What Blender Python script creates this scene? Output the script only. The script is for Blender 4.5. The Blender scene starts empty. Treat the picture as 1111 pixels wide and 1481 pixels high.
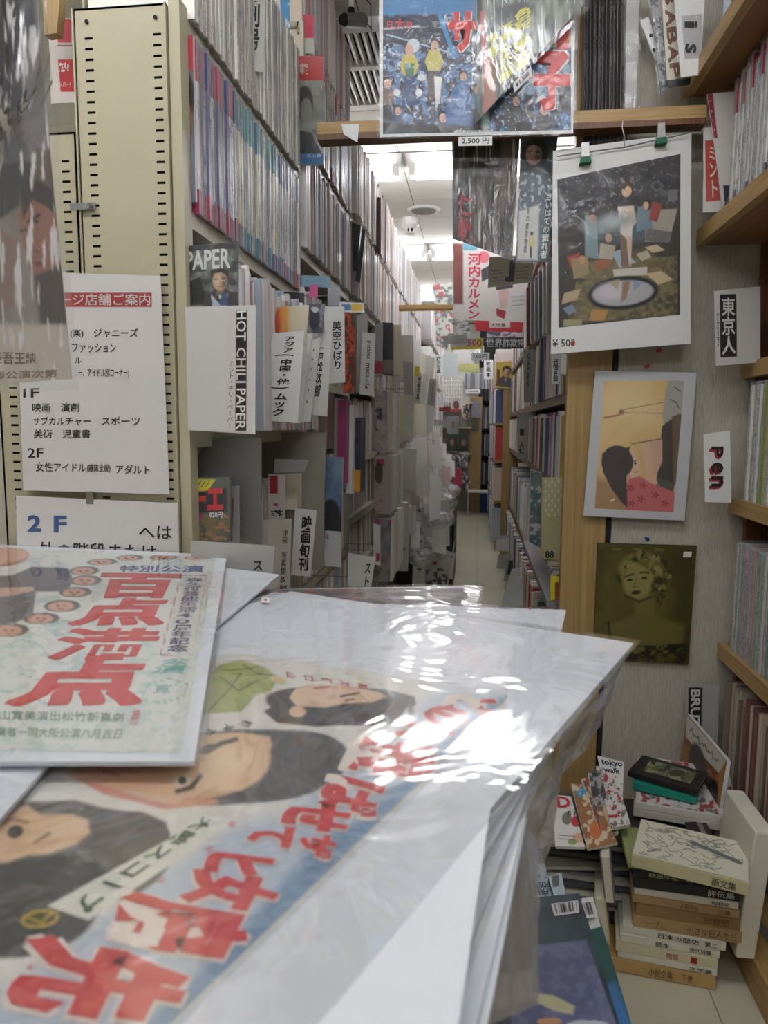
import bpy, math, random
import numpy as np
from mathutils import Vector, Matrix
# ------------------------------------------------------------------ camera
SC = bpy.context.scene
F, CX, CY, H = 1060.0, 555.5, 740.5, 1.1
_y = np.array([(690-CX)/F, -(615-CY)/F, -1.0]); _y /= np.linalg.norm(_y)
_dx = (500-CX)/F; _s = (_y[0]*_dx - _y[2])/_y[1]
_z = -np.array([_dx, -_s, -1.0]); _z /= np.linalg.norm(_z)
MC = np.array([np.cross(_y, _z), _y, _z])
cam = bpy.data.objects.new('camera', bpy.data.cameras.new('camera'))
SC.collection.objects.link(cam); SC.camera = cam
cam.data.sensor_fit = 'VERTICAL'; cam.data.sensor_height = 36; cam.data.lens = 36*F/1481
cam.data.clip_start = .02
_m = Matrix([list(r)+[0] for r in MC]+[[0, 0, 0, 1]]); _m.translation = (0, 0, H)
cam.matrix_world = _m
cam.data.dof.use_dof = True; cam.data.dof.focus_distance = 2.0; cam.data.dof.aperture_fstop = 9.0
# ------------------------------------------------------------------ world, lights, exposure
W = bpy.data.worlds.new('world'); SC.world = W; W.use_nodes = True
W.node_tree.nodes['Background'].inputs[0].default_value = (.75, .82, 1, 1)
W.node_tree.nodes['Background'].inputs[1].default_value = .16
CEIL = 2.58
TUBES = [(-.43-.64, 4.3), (-.43+.64, 4.3), (-.43-.64, 6.35), (-.43+.64, 6.35), (-.3-.64, 8.4), (-.3+.64, 8.4), (-.3-.64, .55), (-.3+.64, .55), (-.3-.64, -1.3), (-.3+.64, -1.3)]
def area(x, y, p):
    l = bpy.data.lights.new('tube_light', 'AREA'); l.shape = 'RECTANGLE'; l.size = 1.15; l.size_y = .12
    l.energy = p; l.color = (1, .985, .95)
    o = bpy.data.objects.new('tube_light', l); o.location = (x, y, CEIL-.115); SC.collection.objects.link(o)
for _x, _yy in TUBES:
    pass  # each fixture carries its own glowing tubes (see the ceiling lights)
SC.view_settings.view_transform = 'Standard'; SC.view_settings.look = 'None'
SC.view_settings.gamma = 1; SC.view_settings.use_curve_mapping = False
SC.view_settings.exposure = 0.42
SC.cycles.transparent_max_bounces = 24; SC.cycles.max_bounces = 7
# ------------------------------------------------------------------ pixel <-> place helpers
R = random.Random(7)
def ray(px, py): return MC @ np.array([(px-CX)/F, -(py-CY)/F, -1])
O3 = np.array([0, 0, H])
def aY(px, py, Y): d = ray(px, py); return O3+d*Y/d[1]
def aZ(px, py, Z): d = ray(px, py); return O3+d*(Z-H)/d[2]
def aX(px, py, X): d = ray(px, py); return O3+d*X/d[0]
def proj(P):
    c = (np.atleast_2d(P)-O3) @ MC
    return np.stack([CX-F*c[:, 0]/c[:, 2], CY+F*c[:, 1]/c[:, 2]], 1)
# ------------------------------------------------------------------ materials
def lin(c):
    return tuple(((v/255)/12.92 if v/255 <= .04045 else ((v/255+.055)/1.055)**2.4) for v in c)
_mats = {}
def mat(key, col=None, rough=.6, metal=0, noise=0, coat=0, bump=0, scale=60, emit=0, spec=.5):
    if key in _mats: return _mats[key]
    m = bpy.data.materials.new(key); m.use_nodes = True; n = m.node_tree.nodes; L = m.node_tree.links
    b = n['Principled BSDF']; c = lin(col)
    b.inputs['Base Color'].default_value = (*c, 1); b.inputs['Roughness'].default_value = rough
    b.inputs['Metallic'].default_value = metal; b.inputs['Coat Weight'].default_value = coat
    b.inputs['Specular IOR Level'].default_value = spec
    if noise or bump:
        tc = n.new('ShaderNodeTexCoord'); nz = n.new('ShaderNodeTexNoise'); nz.inputs['Scale'].default_value = scale; nz.inputs['Detail'].default_value = 4
        L.new(tc.outputs['Object'], nz.inputs['Vector'])
        if noise:
            mx = n.new('ShaderNodeMix'); mx.data_type = 'RGBA'
            mx.inputs['A'].default_value = (*[v*(1-noise) for v in c], 1); mx.inputs['B'].default_value = (*[min(1, v*(1+noise)) for v in c], 1)
            L.new(nz.outputs['Fac'], mx.inputs['Factor']); L.new(mx.outputs['Result'], b.inputs['Base Color'])
        if bump:
            bp = n.new('ShaderNodeBump'); bp.inputs['Strength'].default_value = bump; bp.inputs['Distance'].default_value = .002
            L.new(nz.outputs['Fac'], bp.inputs['Height']); L.new(bp.outputs['Normal'], b.inputs['Normal'])
    if emit:
        b.inputs['Emission Color'].default_value = (*c, 1); b.inputs['Emission Strength'].default_value = emit
    _mats[key] = m; return m
def wood(key, c1, c2, axis='Z', rough=.45):
    if key in _mats: return _mats[key]
    m = bpy.data.materials.new(key); m.use_nodes = True; n = m.node_tree.nodes; L = m.node_tree.links
    b = n['Principled BSDF']; tc = n.new('ShaderNodeTexCoord'); mp = n.new('ShaderNodeMapping')
    sc = {'X': (2, 60, 60), 'Y': (60, 2, 60), 'Z': (60, 60, 1.6)}[axis]; mp.inputs['Scale'].default_value = sc
    nz = n.new('ShaderNodeTexNoise'); nz.inputs['Scale'].default_value = 2.2; nz.inputs['Detail'].default_value = 6; nz.inputs['Distortion'].default_value = .6
    r = n.new('ShaderNodeValToRGB'); r.color_ramp.elements[0].position = .3; r.color_ramp.elements[1].position = .7
    r.color_ramp.elements[0].color = (*lin(c1), 1); r.color_ramp.elements[1].color = (*lin(c2), 1)
    L.new(tc.outputs['Object'], mp.inputs['Vector']); L.new(mp.outputs['Vector'], nz.inputs['Vector']); L.new(nz.outputs['Fac'], r.inputs['Fac'])
    L.new(r.outputs['Color'], b.inputs['Base Color']); b.inputs['Roughness'].default_value = rough
    _mats[key] = m; return m
def plastic(key, fac=.10, white=.04, rough=.09, scale=26, bump=.5, stretch=(1, 1, 1), fk=.9):
    """thin clear film: mostly see-through, a glossy skin and a faint milky body"""
    if key in _mats: return _mats[key]
    m = bpy.data.materials.new(key); m.use_nodes = True; n = m.node_tree.nodes; L = m.node_tree.links
    for x in list(n): n.remove(x)
    out = n.new('ShaderNodeOutputMaterial'); tr = n.new('ShaderNodeBsdfTransparent'); gl = n.new('ShaderNodeBsdfGlossy'); df = n.new('ShaderNodeBsdfDiffuse')
    gl.inputs['Roughness'].default_value = rough; df.inputs['Color'].default_value = (.85, .87, .9, 1)
    tc = n.new('ShaderNodeTexCoord'); mp = n.new('ShaderNodeMapping'); mp.inputs['Scale'].default_value = stretch
    nz = n.new('ShaderNodeTexNoise'); nz.inputs['Scale'].default_value = scale; nz.inputs['Detail'].default_value = 3; nz.inputs['Distortion'].default_value = 1.2
    bp = n.new('ShaderNodeBump'); bp.inputs['Strength'].default_value = bump; bp.inputs['Distance'].default_value = .01
    L.new(tc.outputs['Object'], mp.inputs['Vector']); L.new(mp.outputs['Vector'], nz.inputs['Vector']); L.new(nz.outputs['Fac'], bp.inputs['Height'])
    L.new(bp.outputs['Normal'], gl.inputs['Normal'])
    fr = n.new('ShaderNodeFresnel'); fr.inputs['IOR'].default_value = 1.45; L.new(bp.outputs['Normal'], fr.inputs['Normal'])
    mu = n.new('ShaderNodeMath'); mu.operation = 'MULTIPLY_ADD'; mu.inputs[1].default_value = fk; mu.inputs[2].default_value = fac; mu.use_clamp = True
    L.new(fr.outputs['Fac'], mu.inputs[0])
    m1 = n.new('ShaderNodeMixShader'); m1.inputs[0].default_value = white; L.new(tr.outputs[0], m1.inputs[1]); L.new(df.outputs[0], m1.inputs[2])
    m2 = n.new('ShaderNodeMixShader'); L.new(mu.outputs[0], m2.inputs[0]); L.new(m1.outputs[0], m2.inputs[1]); L.new(gl.outputs[0], m2.inputs[2])
    L.new(m2.outputs[0], out.inputs['Surface']); _mats[key] = m; return m
def attr_mat(key, rough=.45, name='print', coat=0):
    if key in _mats: return _mats[key]
    m = bpy.data.materials.new(key); m.use_nodes = True; n = m.node_tree.nodes; L = m.node_tree.links
    a = n.new('ShaderNodeAttribute'); a.attribute_name = name; b = n['Principled BSDF']
    L.new(a.outputs['Color'], b.inputs['Base Color']); b.inputs['Roughness'].default_value = rough; b.inputs['Coat Weight'].default_value = coat
    _mats[key] = m; return m
def spine_mat(key, pal, band=None, low=None, txt=(60, 60, 65), amount=.5, streak=.35, rough=.35):
    """printed magazine spines: colour by object, a title band, small dark print down the middle"""
    m = bpy.data.materials.new(key); m.use_nodes = True; n = m.node_tree.nodes; L = m.node_tree.links; b = n['Principled BSDF']
    oi = n.new('ShaderNodeObjectInfo'); r = n.new('ShaderNodeValToRGB'); r.color_ramp.interpolation = 'CONSTANT'
    def fill(r, pal):
        e = r.color_ramp.elements
        while len(e) < len(pal): e.new(len(e)/len(pal))
        for i, c in enumerate(pal): e[i].position = i/len(pal); e[i].color = (*lin(c), 1)
    fill(r, pal); L.new(oi.outputs['Random'], r.inputs['Fac'])
    tc = n.new('ShaderNodeTexCoord'); sx = n.new('ShaderNodeSeparateXYZ'); L.new(tc.outputs['Object'], sx.inputs[0])
    def M(op, a, bb=None, c=None):
        k = n.new('ShaderNodeMath'); k.operation = op
        for i, v in enumerate((a, bb, c)):
            if v is None: continue
            if isinstance(v, (int, float)): k.inputs[i].default_value = v
            else: L.new(v, k.inputs[i])
        return k.outputs[0]
    def mixc(f, a, bb):
        k = n.new('ShaderNodeMix'); k.data_type = 'RGBA'; L.new(f, k.inputs['Factor'])
        for s, v in (('A', a), ('B', bb)):
            if isinstance(v, tuple): k.inputs[s].default_value = (*lin(v), 1)
            else: L.new(v, k.inputs[s])
        return k.outputs['Result']
    rnd2 = M('FRACT', M('MULTIPLY', oi.outputs['Random'], 7.31)); rnd3 = M('FRACT', M('MULTIPLY', oi.outputs['Random'], 23.7))
    col = r.outputs['Color']
    if band:
        r2 = n.new('ShaderNodeValToRGB'); r2.color_ramp.interpolation = 'CONSTANT'; fill(r2, band); L.new(rnd2, r2.inputs['Fac'])
        col = mixc(M('GREATER_THAN', sx.outputs['Z'], M('MULTIPLY_ADD', rnd3, .04, .76)), col, r2.outputs['Color'])
    if low:
        r3 = n.new('ShaderNodeValToRGB'); r3.color_ramp.interpolation = 'CONSTANT'; fill(r3, low); L.new(rnd3, r3.inputs['Fac'])
        col = mixc(M('LESS_THAN', sx.outputs['Z'], M('MULTIPLY_ADD', rnd2, .04, .12)), col, r3.outputs['Color'])
    wn = n.new('ShaderNodeTexWhiteNoise'); wn.noise_dimensions = '3D'; cb = n.new('ShaderNodeCombineXYZ')
    L.new(M('FLOOR', M('MULTIPLY', sx.outputs['Z'], 90)), cb.inputs[0]); L.new(M('FLOOR', M('MULTIPLY', sx.outputs['Y'], 5)), cb.inputs[1]); L.new(oi.outputs['Random'], cb.inputs[2])
    L.new(cb.outputs[0], wn.inputs[0])
    t = M('GREATER_THAN', wn.outputs['Value'], .45)
    wn2 = n.new('ShaderNodeTexWhiteNoise'); wn2.noise_dimensions = '2D'; cb2 = n.new('ShaderNodeCombineXYZ')
    L.new(M('FLOOR', M('MULTIPLY', sx.outputs['Z'], 9)), cb2.inputs[0]); L.new(oi.outputs['Random'], cb2.inputs[1]); L.new(cb2.outputs[0], wn2.inputs[0])
    t = M('MULTIPLY', t, M('LESS_THAN', wn2.outputs['Value'], amount))
    t = M('MULTIPLY', t, M('LESS_THAN', M('ABSOLUTE', M('SUBTRACT', sx.outputs['Y'], .5)), .3))
    t = M('MULTIPLY', t, .75)
    col = mixc(t, col, txt)
    L.new(col, b.inputs['Base Color']); b.inputs['Roughness'].default_value = rough; b.inputs['Coat Weight'].default_value = .15; b.inputs['Coat Roughness'].default_value = .25
    nz = n.new('ShaderNodeTexNoise'); nz.inputs['Scale'].default_value = 14; L.new(tc.outputs['Object'], nz.inputs['Vector'])
    bp = n.new('ShaderNodeBump'); bp.inputs['Strength'].default_value = streak; bp.inputs['Distance'].default_value = .02; L.new(nz.outputs['Fac'], bp.inputs['Height']); L.new(bp.outputs['Normal'], b.inputs['Coat Normal'])
    _mats[key] = m; return m
WHITE = mat('white card', (226, 226, 222), .5, noise=.03)
PAPER = mat('page paper', (214, 206, 186), .8, noise=.08, scale=200)
CLEAR = plastic('clear film', .0, .008, .08, 12, .3, fk=.5)
FILM = plastic('crinkled film', .01, .02, .1, 16, .6, fk=.55)
FILM2 = plastic('table film', .0, .025, .07, 5, .55, fk=.30)
DARK = mat('dark gap', (22, 21, 20), .8)
STEEL = mat('cream steel', (182, 174, 146), .42, noise=.05, scale=9, spec=.4)
STEEL2 = mat('cream steel shelf', (182, 176, 152), .45, noise=.05, scale=20)
PINE = wood('pine', (148, 118, 72), (176, 146, 94), 'Z')
PINEY = wood('pine length', (158, 124, 72), (188, 156, 100), 'Y')
PINEX = wood('pine across', (158, 124, 72), (190, 156, 102), 'X')
DKWOOD = wood('brown wood', (92, 58, 34), (122, 80, 46), 'Z')
# ------------------------------------------------------------------ mesh building
class MB:
    def __init__(s): s.v = []; s.f = []; s.mi = []; s.ms = []
    def m(s, mt):
        if mt not in s.ms: s.ms.append(mt)
        return s.ms.index(mt)
    def quad(s, pts, mt):
        b = len(s.v); s.v += [tuple(map(float, p)) for p in pts]; s.f.append(tuple(range(b, b+len(pts)))); s.mi.append(s.m(mt))
    def hexa(s, p, mt):
        """8 corners: bottom ring 0-3, top ring 4-7"""
        b = len(s.v); s.v += [tuple(map(float, q)) for q in p]
        for f in ((3, 2, 1, 0), (4, 5, 6, 7), (0, 1, 5, 4), (1, 2, 6, 5), (2, 3, 7, 6), (3, 0, 4, 7)):
            s.f.append(tuple(b+i for i in f)); s.mi.append(s.m(mt))
    def box(s, x0, x1, y0, y1, z0, z1, mt, M=None):
        p = [(x0, y0, z0), (x1, y0, z0), (x1, y1, z0), (x0, y1, z0), (x0, y0, z1), (x1, y0, z1), (x1, y1, z1), (x0, y1, z1)]
        if M is not None: p = [tuple(M @ Vector(q)) for q in p]
        s.hexa(p, mt)
    def tube(s, a, b, r, mt, k=8, r2=None):
        a = Vector(a); b = Vector(b); d = (b-a).normalized(); u = d.orthogonal().normalized(); w = d.cross(u); r2 = r if r2 is None else r2
        n0 = len(s.v)
        for c, rr in ((a, r), (b, r2)):
            for i in range(k): t = 2*math.pi*i/k; s.v.append(tuple(c+u*math.cos(t)*rr+w*math.sin(t)*rr))
        for i in range(k): j = (i+1) % k; s.f.append((n0+i, n0+j, n0+k+j, n0+k+i)); s.mi.append(s.m(mt))
        s.f.append(tuple(n0+i for i in range(k))[::-1]); s.mi.append(s.m(mt)); s.f.append(tuple(n0+k+i for i in range(k))); s.mi.append(s.m(mt))
    def mesh(s, name):
        me = bpy.data.meshes.new(name); me.from_pydata(s.v, [], s.f)
        for mt in s.ms: me.materials.append(mt)
        me.polygons.foreach_set('material_index', s.mi); me.update(); return me
    def build(s, name, parent=None, bevel=0, **tags):
        # origin at the base centre of the shape
        a = np.array(s.v); o = np.array([(a[:, 0].min()+a[:, 0].max())/2, (a[:, 1].min()+a[:, 1].max())/2, a[:, 2].min()])
        if parent is not None: o = np.array(parent.matrix_world.translation)
        s.v = [tuple(q-o) for q in a]
        ob = bpy.data.objects.new(name, s.mesh(name)); SC.collection.objects.link(ob)
        if parent is not None: ob.parent = parent; ob.matrix_parent_inverse = Matrix.Translation(-Vector(o)) if False else Matrix()
        else: ob.location = o; ob.matrix_world = Matrix.Translation(Vector(o))
        if bevel:
            bm = ob.modifiers.new('edge', 'BEVEL'); bm.width = bevel; bm.segments = 2; bm.limit_method = 'ANGLE'
        tag(ob, **tags); return ob
def tag(o, label=None, cat=None, group=None, kind=None):
    if label: o['label'] = label
    if cat: o['category'] = cat
    if group: o['group'] = group
    if kind: o['kind'] = kind
def empty(name, loc, label, cat, group=None, rz=0):
    o = bpy.data.objects.new(name, None); SC.collection.objects.link(o); o.empty_display_size = .05
    o.location = loc; o.rotation_euler = (0, 0, rz); o.matrix_world = Matrix.Translation(Vector(loc)) @ Matrix.Rotation(rz, 4, 'Z')
    tag(o, label, cat, group); return o
def child(name, me, parent, loc=(0, 0, 0), rot=(0, 0, 0), scale=(1, 1, 1)):
    o = bpy.data.objects.new(name, me); SC.collection.objects.link(o); o.parent = parent; o.location = loc; o.rotation_euler = rot; o.scale = scale; return o
# ------------------------------------------------------------------ glyphs
_gl = {}
def glyph(ch, off=0.0):
    k = (ch, off)
    if k not in _gl:
        c = bpy.data.curves.new('g', 'FONT'); c.body = ch; c.resolution_u = 2; c.fill_mode = 'FRONT'; c.offset = off
        o = bpy.data.objects.new('g', c); me = o.to_mesh()
        v = np.array([[q.co.x, q.co.y] for q in me.vertices]) if len(me.vertices) else np.zeros((0, 2))
        f = [tuple(p.vertices) for p in me.polygons]; o.to_mesh_clear(); bpy.data.objects.remove(o); bpy.data.curves.remove(c)
        _gl[k] = (v, f)
    return _gl[k]
def bil(q, u, v):
    q = [np.asarray(x, float) for x in q]   # tl tr br bl ; v down
    u = np.asarray(u)[:, None]; v = np.asarray(v)[:, None]
    return q[0]*(1-u)*(1-v)+q[1]*u*(1-v)+q[2]*u*v+q[3]*(1-u)*v
def homog(q):
    """projective map of the unit square onto 4 pixel corners, so letters keep their perspective"""
    A = []; B = []
    for (u, v), (x, y) in zip(((0, 0), (1, 0), (1, 1), (0, 1)), q):
        A.append([u, v, 1, 0, 0, 0, -u*x, -v*x]); B.append(x); A.append([0, 0, 0, u, v, 1, -u*y, -v*y]); B.append(y)
    h = np.linalg.solve(np.array(A, float)+np.eye(8)*1e-12, B); return np.append(h, 1).reshape(3, 3)
class Lettering:
    def __init__(s, mapper): s.map = mapper; s.v = []; s.f = []; s.mi = []; s.ms = []
    def add(s, txt, q, col, mode='h', off=.012, halo=None, lift=.0008, em=None):
        """q: 4 corners tl,tr,br,bl in the text's own frame"""
        if off >= .045 and not halo:
            k = max(.012, off-.04); w = [np.array(c, float) for c in q]; ex = (w[1]-w[0]); ey = (w[3]-w[0]); n = len(txt) if mode == 'h' else 1; m_ = len(txt) if mode == 'v' else 1
            for i, (a_, b_) in enumerate(((-1, -1), (1, -1), (1, 1), (-1, 1), (0, 0), (1, 0), (-1, 0), (0, 1), (0, -1))):
                s.add(txt, [tuple(c+ex*a_*k/n+ey*b_*k/m_) for c in w], col, mode, .015, None, lift+i*.00002, em)
            return
        if halo: s.add(txt, q, halo[0], mode, off+halo[1], None, lift, em=True if em is None else em); lift += .0006; em = True
        mt = mat('ink %d %d %d' % col, col, .5)
        if mt not in s.ms: s.ms.append(mt)
        mi = s.ms.index(mt); Hm = homog(q)
        def put(v, f, u, w):
            if not len(v): return
            p = np.stack([u, w, np.ones(len(u))], 1) @ Hm.T; p = p[:, :2]/p[:, 2:]
            b = len(s.v); s.v += [tuple(x) for x in s.map(p, lift)]; s.f += [tuple(b+i for i in g) for g in f]; s.mi += [mi]*len(f)
        if mode == 'h':
            v, f = glyph(txt, off)
            if not len(v): return
            lo, hi = v.min(0), v.max(0)
            if em: lo = np.array([0, -.12]); hi = np.array([max(v[:, 0].max()+.02, .9 if ord(txt[0]) > 0x2000 else 0), .88])
            put(v, f, (v[:, 0]-lo[0])/(hi[0]-lo[0]), (hi[1]-v[:, 1])/(hi[1]-lo[1]))
        else:
            n = len(txt)
            for i, ch in enumerate(txt):
                if ch in ' \u3000': continue
                v, f = glyph(ch, off)
                if not len(v): continue
                w = 1.0 if ord(ch) > 0x2000 else .62
                u, y = v[:, 0].copy(), v[:, 1].copy()
                if ch in 'ー（）()-〜':
                    u, y = (y-.38)+w/2, w/2+.38-u   # turned on its side in a column
                u = u/w; y = (.88-y)
                put(v, f, u, (i+y)/n)
    def build(s, parent, name='lettering'):
        if not s.f: return
        o = np.array(parent.matrix_world.translation); me = bpy.data.meshes.new(name)
        me.from_pydata([tuple(np.array(p)-o) for p in s.v], [], s.f)
        for m in s.ms: me.materials.append(m)
        me.polygons.foreach_set('material_index', s.mi)
        return child(name, me, parent)
# ------------------------------------------------------------------ flat printed pictures (drawn with shapes, stored as mesh colours)
def hash2(a, b): 
    h = np.sin(a*127.1+b*311.7)*43758.5453; return h-np.floor(h)
def vnoise(x, y):
    xi, yi = np.floor(x), np.floor(y); fx, fy = x-xi, y-yi; fx = fx*fx*(3-2*fx); fy = fy*fy*(3-2*fy)
    return (hash2(xi, yi)*(1-fx)+hash2(xi+1, yi)*fx)*(1-fy)+(hash2(xi, yi+1)*(1-fx)+hash2(xi+1, yi+1)*fx)*fy
class Art:
    def __init__(s, bg): s.bg = bg; s.ops = []
    def ell(s, cx, cy, rx, ry, col, ang=0, soft=.12): s.ops.append(('e', cx, cy, rx, ry, col, math.radians(ang), soft)); return s
    def poly(s, pts, col, soft=.8): s.ops.append(('p', pts, col, soft)); return s
    def line(s, pts, w, col, soft=.8): s.ops.append(('l', pts, w, col, soft)); return s
    def noise(s, col, sx, sy, thr=.5, soft=.15, pts=None, seed=0, amt=1): s.ops.append(('n', col, sx, sy, thr, soft, pts, seed, amt)); return s
    @staticmethod
    def _in(pts, x, y):
        ins = np.zeros(len(x), bool); d = np.full(len(x), 1e9); n = len(pts)
        for i in range(n):
            x1, y1 = pts[i]; x2, y2 = pts[(i+1) % n]
            c = ((y1 > y) != (y2 > y)) & (x < (x2-x1)*(y-y1)/((y2-y1) or 1e-9)+x1); ins ^= c
            d = np.minimum(d, Art._seg(x, y, x1, y1, x2, y2))
        return np.where(ins, d, -d)
    @staticmethod
    def _seg(x, y, x1, y1, x2, y2):
        dx, dy = x2-x1, y2-y1; t = np.clip(((x-x1)*dx+(y-y1)*dy)/((dx*dx+dy*dy) or 1e-9), 0, 1)
        return np.hypot(x-x1-t*dx, y-y1-t*dy)
    def eval(s, P):
        x, y = P[:, 0], P[:, 1]; C = np.tile(np.array(lin(s.bg)), (len(x), 1))
        for o in s.ops:
            if o[0] == 'e':
                _, cx, cy, rx, ry, col, a, soft = o; u = (x-cx)*math.cos(a)+(y-cy)*math.sin(a); v = -(x-cx)*math.sin(a)+(y-cy)*math.cos(a)
                al = np.clip((1-np.hypot(u/rx, v/ry))/soft+.5, 0, 1)
            elif o[0] == 'p': _, pts, col, soft = o; al = np.clip(Art._in(pts, x, y)/soft+.5, 0, 1)
            elif o[0] == 'l':
                _, pts, w, col, soft = o; d = np.full(len(x), 1e9)
                for a, b in zip(pts[:-1], pts[1:]): d = np.minimum(d, Art._seg(x, y, *a, *b))
                al = np.clip((w/2-d)/soft+.5, 0, 1)
            else:
                _, col, sx, sy, thr, soft, pts, seed, amt = o
                v = (vnoise(x/sx+seed, y/sy+seed*1.7)*2+vnoise(x/sx*2.3+seed, y/sy*2.3))/3
                al = np.clip((v-thr)/soft+.5, 0, 1)*amt
                if pts is not None: al = al*np.clip(Art._in(pts, x, y)/2+.5, 0, 1)
            C += (np.array(lin(col))-C)*al[:, None]
        return C
    def face(s, cx, cy, r, ang=0, skin=(205, 165, 135), hair=(40, 36, 34), sq=1.25, look=0, suit=None):
        a = math.radians(ang)
        def p(u, v): return (cx+(u*math.cos(a)-v*math.sin(a))*r, cy+(u*math.sin(a)+v*math.cos(a))*r)
        def e(u, v, ru, rv, c, soft=.25): x, y = p(u, v); s.ell(x, y, ru*r, rv*r, c, ang, soft)
        dk = tuple(int(v*.62) for v in skin); lt = tuple(min(255, int(v*1.12)) for v in skin)
        if suit:
            s.poly([p(-.5, .9), p(.5, .9), p(1.9, 1.9), p(2.2, 3.6), p(-2.2, 3.6), p(-1.9, 1.9)], suit, 1)
            s.poly([p(-.35, 1.1), p(.35, 1.1), p(0, 2.4)], (225, 222, 215), .8)
        e(0, -.25, 1.05, sq*.98, hair); s.poly([p(-.35, .6), p(.35, .6), p(.45, 1.7), p(-.45, 1.7)], dk, 1)
        e(0, .12, .82, sq*.86, skin); e(.45, .2, .35, .7, dk, .9); e(-.2, .1, .4, .5, lt, .9)
        s.poly([p(-.9, -.1), p(-.6, -.75), p(.1, -.85), p(.7, -.6), p(.9, -.05), p(1.0, -1.1), p(-1.0, -1.1)], hair, 1)
        for k in (-1, 1):
            s.line([p(k*.58+look, -.12), p(k*.2+look, -.18)], .11*r, hair, 1); e(k*.38+look, .08, .17, .075, (238, 232, 224)); e(k*.38+look, .08, .08, .08, (25, 20, 20))
        s.line([p(.02+look, .05), p(.12+look, .42), p(-.08+look, .46)], .07*r, dk, 1); e(look, .72, .27, .09, (165, 80, 75)); return s
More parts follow.
